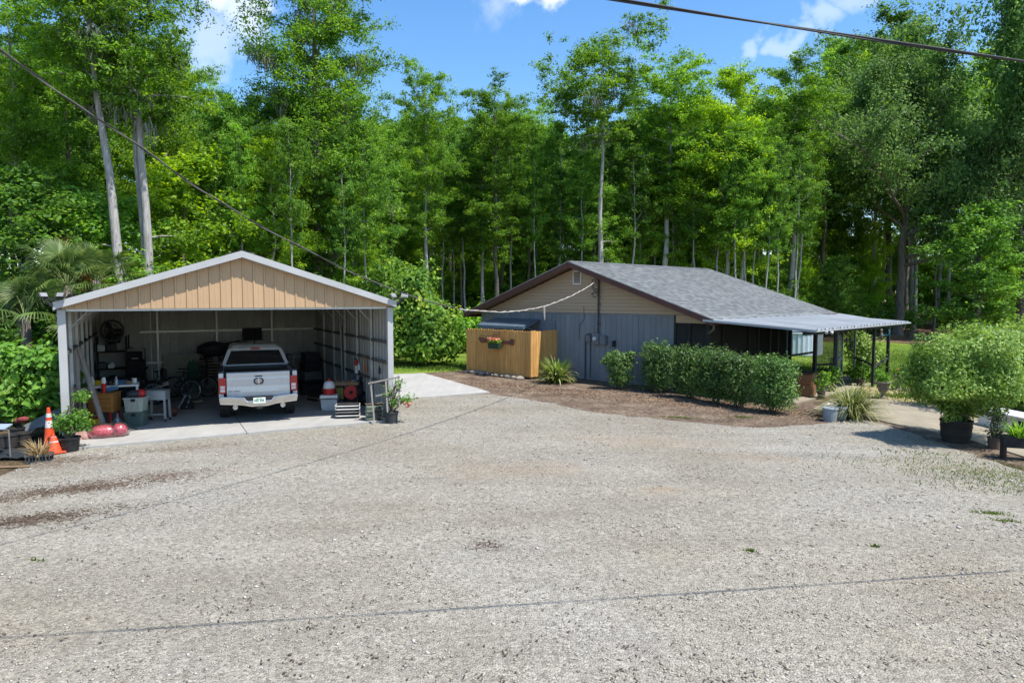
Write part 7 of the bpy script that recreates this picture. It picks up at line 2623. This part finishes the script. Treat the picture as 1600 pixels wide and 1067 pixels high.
# leaning board, extinguisher, pennant, bottles on the right wall
ub = GW - .12
o = part('tall_board', M_grey_timber, None, lambda m: m.bar((0, 0, 0), (-.0 + .12, .05, 2.3), .28, .03, (0, 1, 0)))
o.location = gw(GW - .35, 3.55, SLAB)
o.rotation_euler = (0, 0, G_yaw + R(68))
tag(o, 'tall grey board leaning on the right garage wall', 'board')


def wall_pt(px, py):
    """point on the inner face of the right garage wall"""
    n = Vector((cG, sG, 0))
    w = plane_hit(px, py, gw(GW - .12, 0), n)
    return w


p = wall_pt(557, 572)
t = thing('fire_extinguisher', 'red and white fire extinguisher on the right garage wall', 'fire extinguisher', p, G_yaw)
part('body', M_white_pl, t, lambda m: m.lathe([(0, -.22), (.055, -.21), (.055, .02)], (0, 0, 0), 12))
part('collar', M_red, t, lambda m: m.lathe([(.056, .022), (.056, .14), (.03, .19), (0, .2)], (0, 0, 0), 12))
part('lever', M_black, t, lambda m: m.bar((0, 0, .21), (-.08, -.06, .24), .025))
p = wall_pt(570, 567)
o = part('pennant', mat('pennant_orange', (.55, .16, .05), None, 5, .7), None, lambda m: m.prism([(-.16, -.28), (.10, -.28), (.08, .25)], -.006, .006, lambda a_, b_, w: (w, a_, b_)))
o.location = p
o.rotation_euler = (0, 0, G_yaw)
tag(o, 'orange triangular pennant on the right garage wall', 'pennant')
for i, (px, py) in enumerate(((593, 583), (561, 577))):
    p = wall_pt(px, py)
    o = part('bottle', M_black if i == 0 else M_white_pl, None, lambda m: m.lathe([(0, -.02), (.035, -.02), (.035, .12), (.015, .17), (.015, .21), (0, .21)], (0, 0, 0), 10))
    o.location = p
    tag(o, ('dark bottle on the wall girt near the front post', 'white bottle on the wall girt beside the extinguisher')[i], 'bottle')
p = gpix(394, 522, GD - .2)
t = thing('wall_cabinet', 'black square cabinet on the back garage wall above the truck', 'cabinet', gw(p.x, GD - .2, p.z), G_yaw)
part('case', M_black, t, lambda m: m.bb(-.32, .32, -.1, .06, -.22, .22), bevel=.01)
part('door', M_blackmat, t, lambda m: (m.bb(-.30, -.01, -.118, -.102, -.2, .2), m.bb(.01, .30, -.118, -.102, -.2, .2)), bevel=.006)
# low dark stuff right of the truck
for i, (u, v, lab) in enumerate(((6.2, 5.4, 'dark toolbox on the floor right of the truck'), (6.5, 6.8, 'dark stacked cases in the back right corner'), (6.3, 4.2, 'flat dark mat heap right of the truck'))):
    t = thing(('toolbox', 'stacked_cases', 'floor_mats')[i], lab, ('toolbox', 'cases', 'mats')[i], gw(u, v), G_yaw + R(10 * i))
    if i == 0:
        part('box', M_blackmat, t, lambda m: m.bb(-.3, .3, -.2, .2, 0, .35), bevel=.02)
        part('handle', M_black, t, lambda m: m.tube([(-.12, 0, .35), (-.1, 0, .42), (.1, 0, .42), (.12, 0, .35)], .014, 6))
    elif i == 1:
        for k in range(4):
            part('case', (M_blackmat, M_tarp, M_black, M_tarp_dark)[k], t, lambda m: m.bb(-.35 + .03 * k, .35 - .04 * k, -.25, .25, .002 + k * .32, .31 + k * .32), bevel=.02)
    else:
        for k in range(3):
            part('mat', (M_blackmat, M_brown_timber, M_tarp_dark)[k], t, lambda m: m.box((.03 * k, 0, .03 + .055 * k), (.8, .5, .05), rotm(0, 0, .1 * k)), bevel=.01)

# firewood heap and logs behind the lawn
M_log = mat('log_bark', (.17, .12, .085), (.09, .065, .048), 4, .9, bump=.5, bscale=10)
ql = random.Random(5)
pw = at(700, 552)
for i in range(10):
    ln = ql.uniform(1.0, 2.2)
    r_ = ql.uniform(.09, .19)
    m = MB()
    m.tube([(-ln / 2, 0, 0), (0, ql.uniform(-.08, .08), ql.uniform(0, .06)), (ln / 2, 0, 0)], [r_, r_ * .92, r_ * .8], 9)
    o = m.build('log', M_log, None, smooth=False, loc=pw + Vector((ql.uniform(-1.5, 1.5), ql.uniform(-.6, 1.2), r_ + .28 * (i // 4))), rot=(0, 0, ql.uniform(-.5, .5)))
    tag(o, 'cut brown log in the heap behind the lawn, left of the fence', 'log', 'logs heaped behind the lawn')
p = at(1427, 529)
o = part('stump', M_log, None, lambda m: (m.lathe([(.6, 0), (.45, .2), (.4, .5), (.36, .55), (0, .52)], (0, 0, 0), 12), m.bar((.3, 0, .1), (1.4, .3, .12), .25)), smooth=False)
o.location = p
tag(o, 'grey stump with fallen limb at the edge of the pine straw', 'stump')

# ------------------------------------------------------------------ overhead wires
M_wire = mat('wire_black', (0.045, 0.045, 0.048), (0.03, 0.03, 0.032), 4, .6)
M_wire_grey = mat('wire_grey', (0.17, 0.155, 0.14), (0.10, 0.09, 0.08), 9, .7)
M_rope = mat('pale_wrap', (0.50, 0.46, 0.41), (0.28, 0.25, 0.22), 9, .8)
S0 = Vector((-4.80, 6.40, 0))
S1 = hw(mt.x, -.16)
S1.z = 0
hd = (S1 - S0)
nrm_ = Vector((hd.y, -hd.x, 0)).normalized()


def on_span(px, py):
    return plane_hit(px, py, S0, nrm_)


curve = [on_span(*c) for c in ((0, 78), (50, 114), (100, 151), (150, 184), (200, 216), (250, 252), (300, 288), (350, 319), (400, 349), (450, 376), (500, 401), (550, 426), (600, 447), (640, 461), (680, 474), (720, 483))]
lead = [curve[0] + (curve[0] - curve[1]) * k + Vector((0, 0, .02 * k * k)) for k in (5, 4, 3, 2, 1)]
curve = lead + curve


def smooth_path(pts, n=6):
    out_ = []
    for i in range(len(pts) - 1):
        p0, p1, p2, p3 = pts[max(i - 1, 0)], pts[i], pts[i + 1], pts[min(i + 2, len(pts) - 1)]
        for k in range(n):
            t_ = k / n
            out_.append(0.5 * ((2 * p1) + (p2 - p0) * t_ + (2 * p0 - 5 * p1 + 4 * p2 - p3) * t_ * t_ + (3 * p1 - p0 - 3 * p2 + p3) * t_ ** 3))
    return out_ + [pts[-1]]


sp_ = smooth_path(curve)
t = thing('service_cable', 'twisted service cable sagging from the upper left to the house mast', 'cable', sp_[0])
base_ = sp_[0].copy()
for k, (r_, ph, mm) in enumerate(((.0078, 0, M_wire_grey), (.0062, math.pi, M_wire))):
    part('strand', mm, t, lambda m: m.tube([q_ - base_ + Vector((.0075 * math.cos(ph + i * .45), 0, .008 * math.sin(ph + i * .45))) for i, q_ in enumerate(sp_)], r_, 6), smooth=True)
wr = smooth_path([on_span(*c) for c in ((718, 483), (750, 486), (790, 487.5), (820, 484.5), (850, 478.5), (880, 468), (905, 456), (922, 446), (938, 433))], 10)
part('pale_wrapping', M_rope, t, lambda m: m.tube([q_ - base_ + Vector((0, 0, rnd.uniform(-.01, .01))) for q_ in wr], [.0155 + .005 * math.sin(i * 1.7) for i in range(len(wr))], 7), smooth=True)
h0 = on_span(850, 479) - base_
h1 = on_span(851, 500) - base_
part('hanging_tail', M_rope, t, lambda m: m.tube([h0, h0 * .7 + h1 * .3, h1], [.035, .028, .015], 6))
h2 = on_span(851, 517) - base_
part('hanging_wire', M_wire, t, lambda m: m.tube([h1, h2], .008, 4))
# upper span crossing the yard
WA, WB = at_depth(960, 1, 5.25), at_depth(1600, 98, 5.85)
dW = (WB - WA)
m = MB()
pts = [WA + dW * s + Vector((0, 0, .035 * (s - .5) ** 2)) for s in np.linspace(-4.2, 5.5, 60)]
m2 = thing('overhead_wire', 'black twisted wire crossing the upper right corner', 'wire', pts[0])
b_ = pts[0].copy()
for k, (r_, ph) in enumerate(((.0085, 0), (.0065, math.pi))):
    part('strand', M_wire, m2, lambda m: m.tube([q_ - b_ + Vector((0, .008 * math.cos(ph + i * .7), .008 * math.sin(ph + i * .7))) for i, q_ in enumerate(pts)], r_, 6), smooth=True)
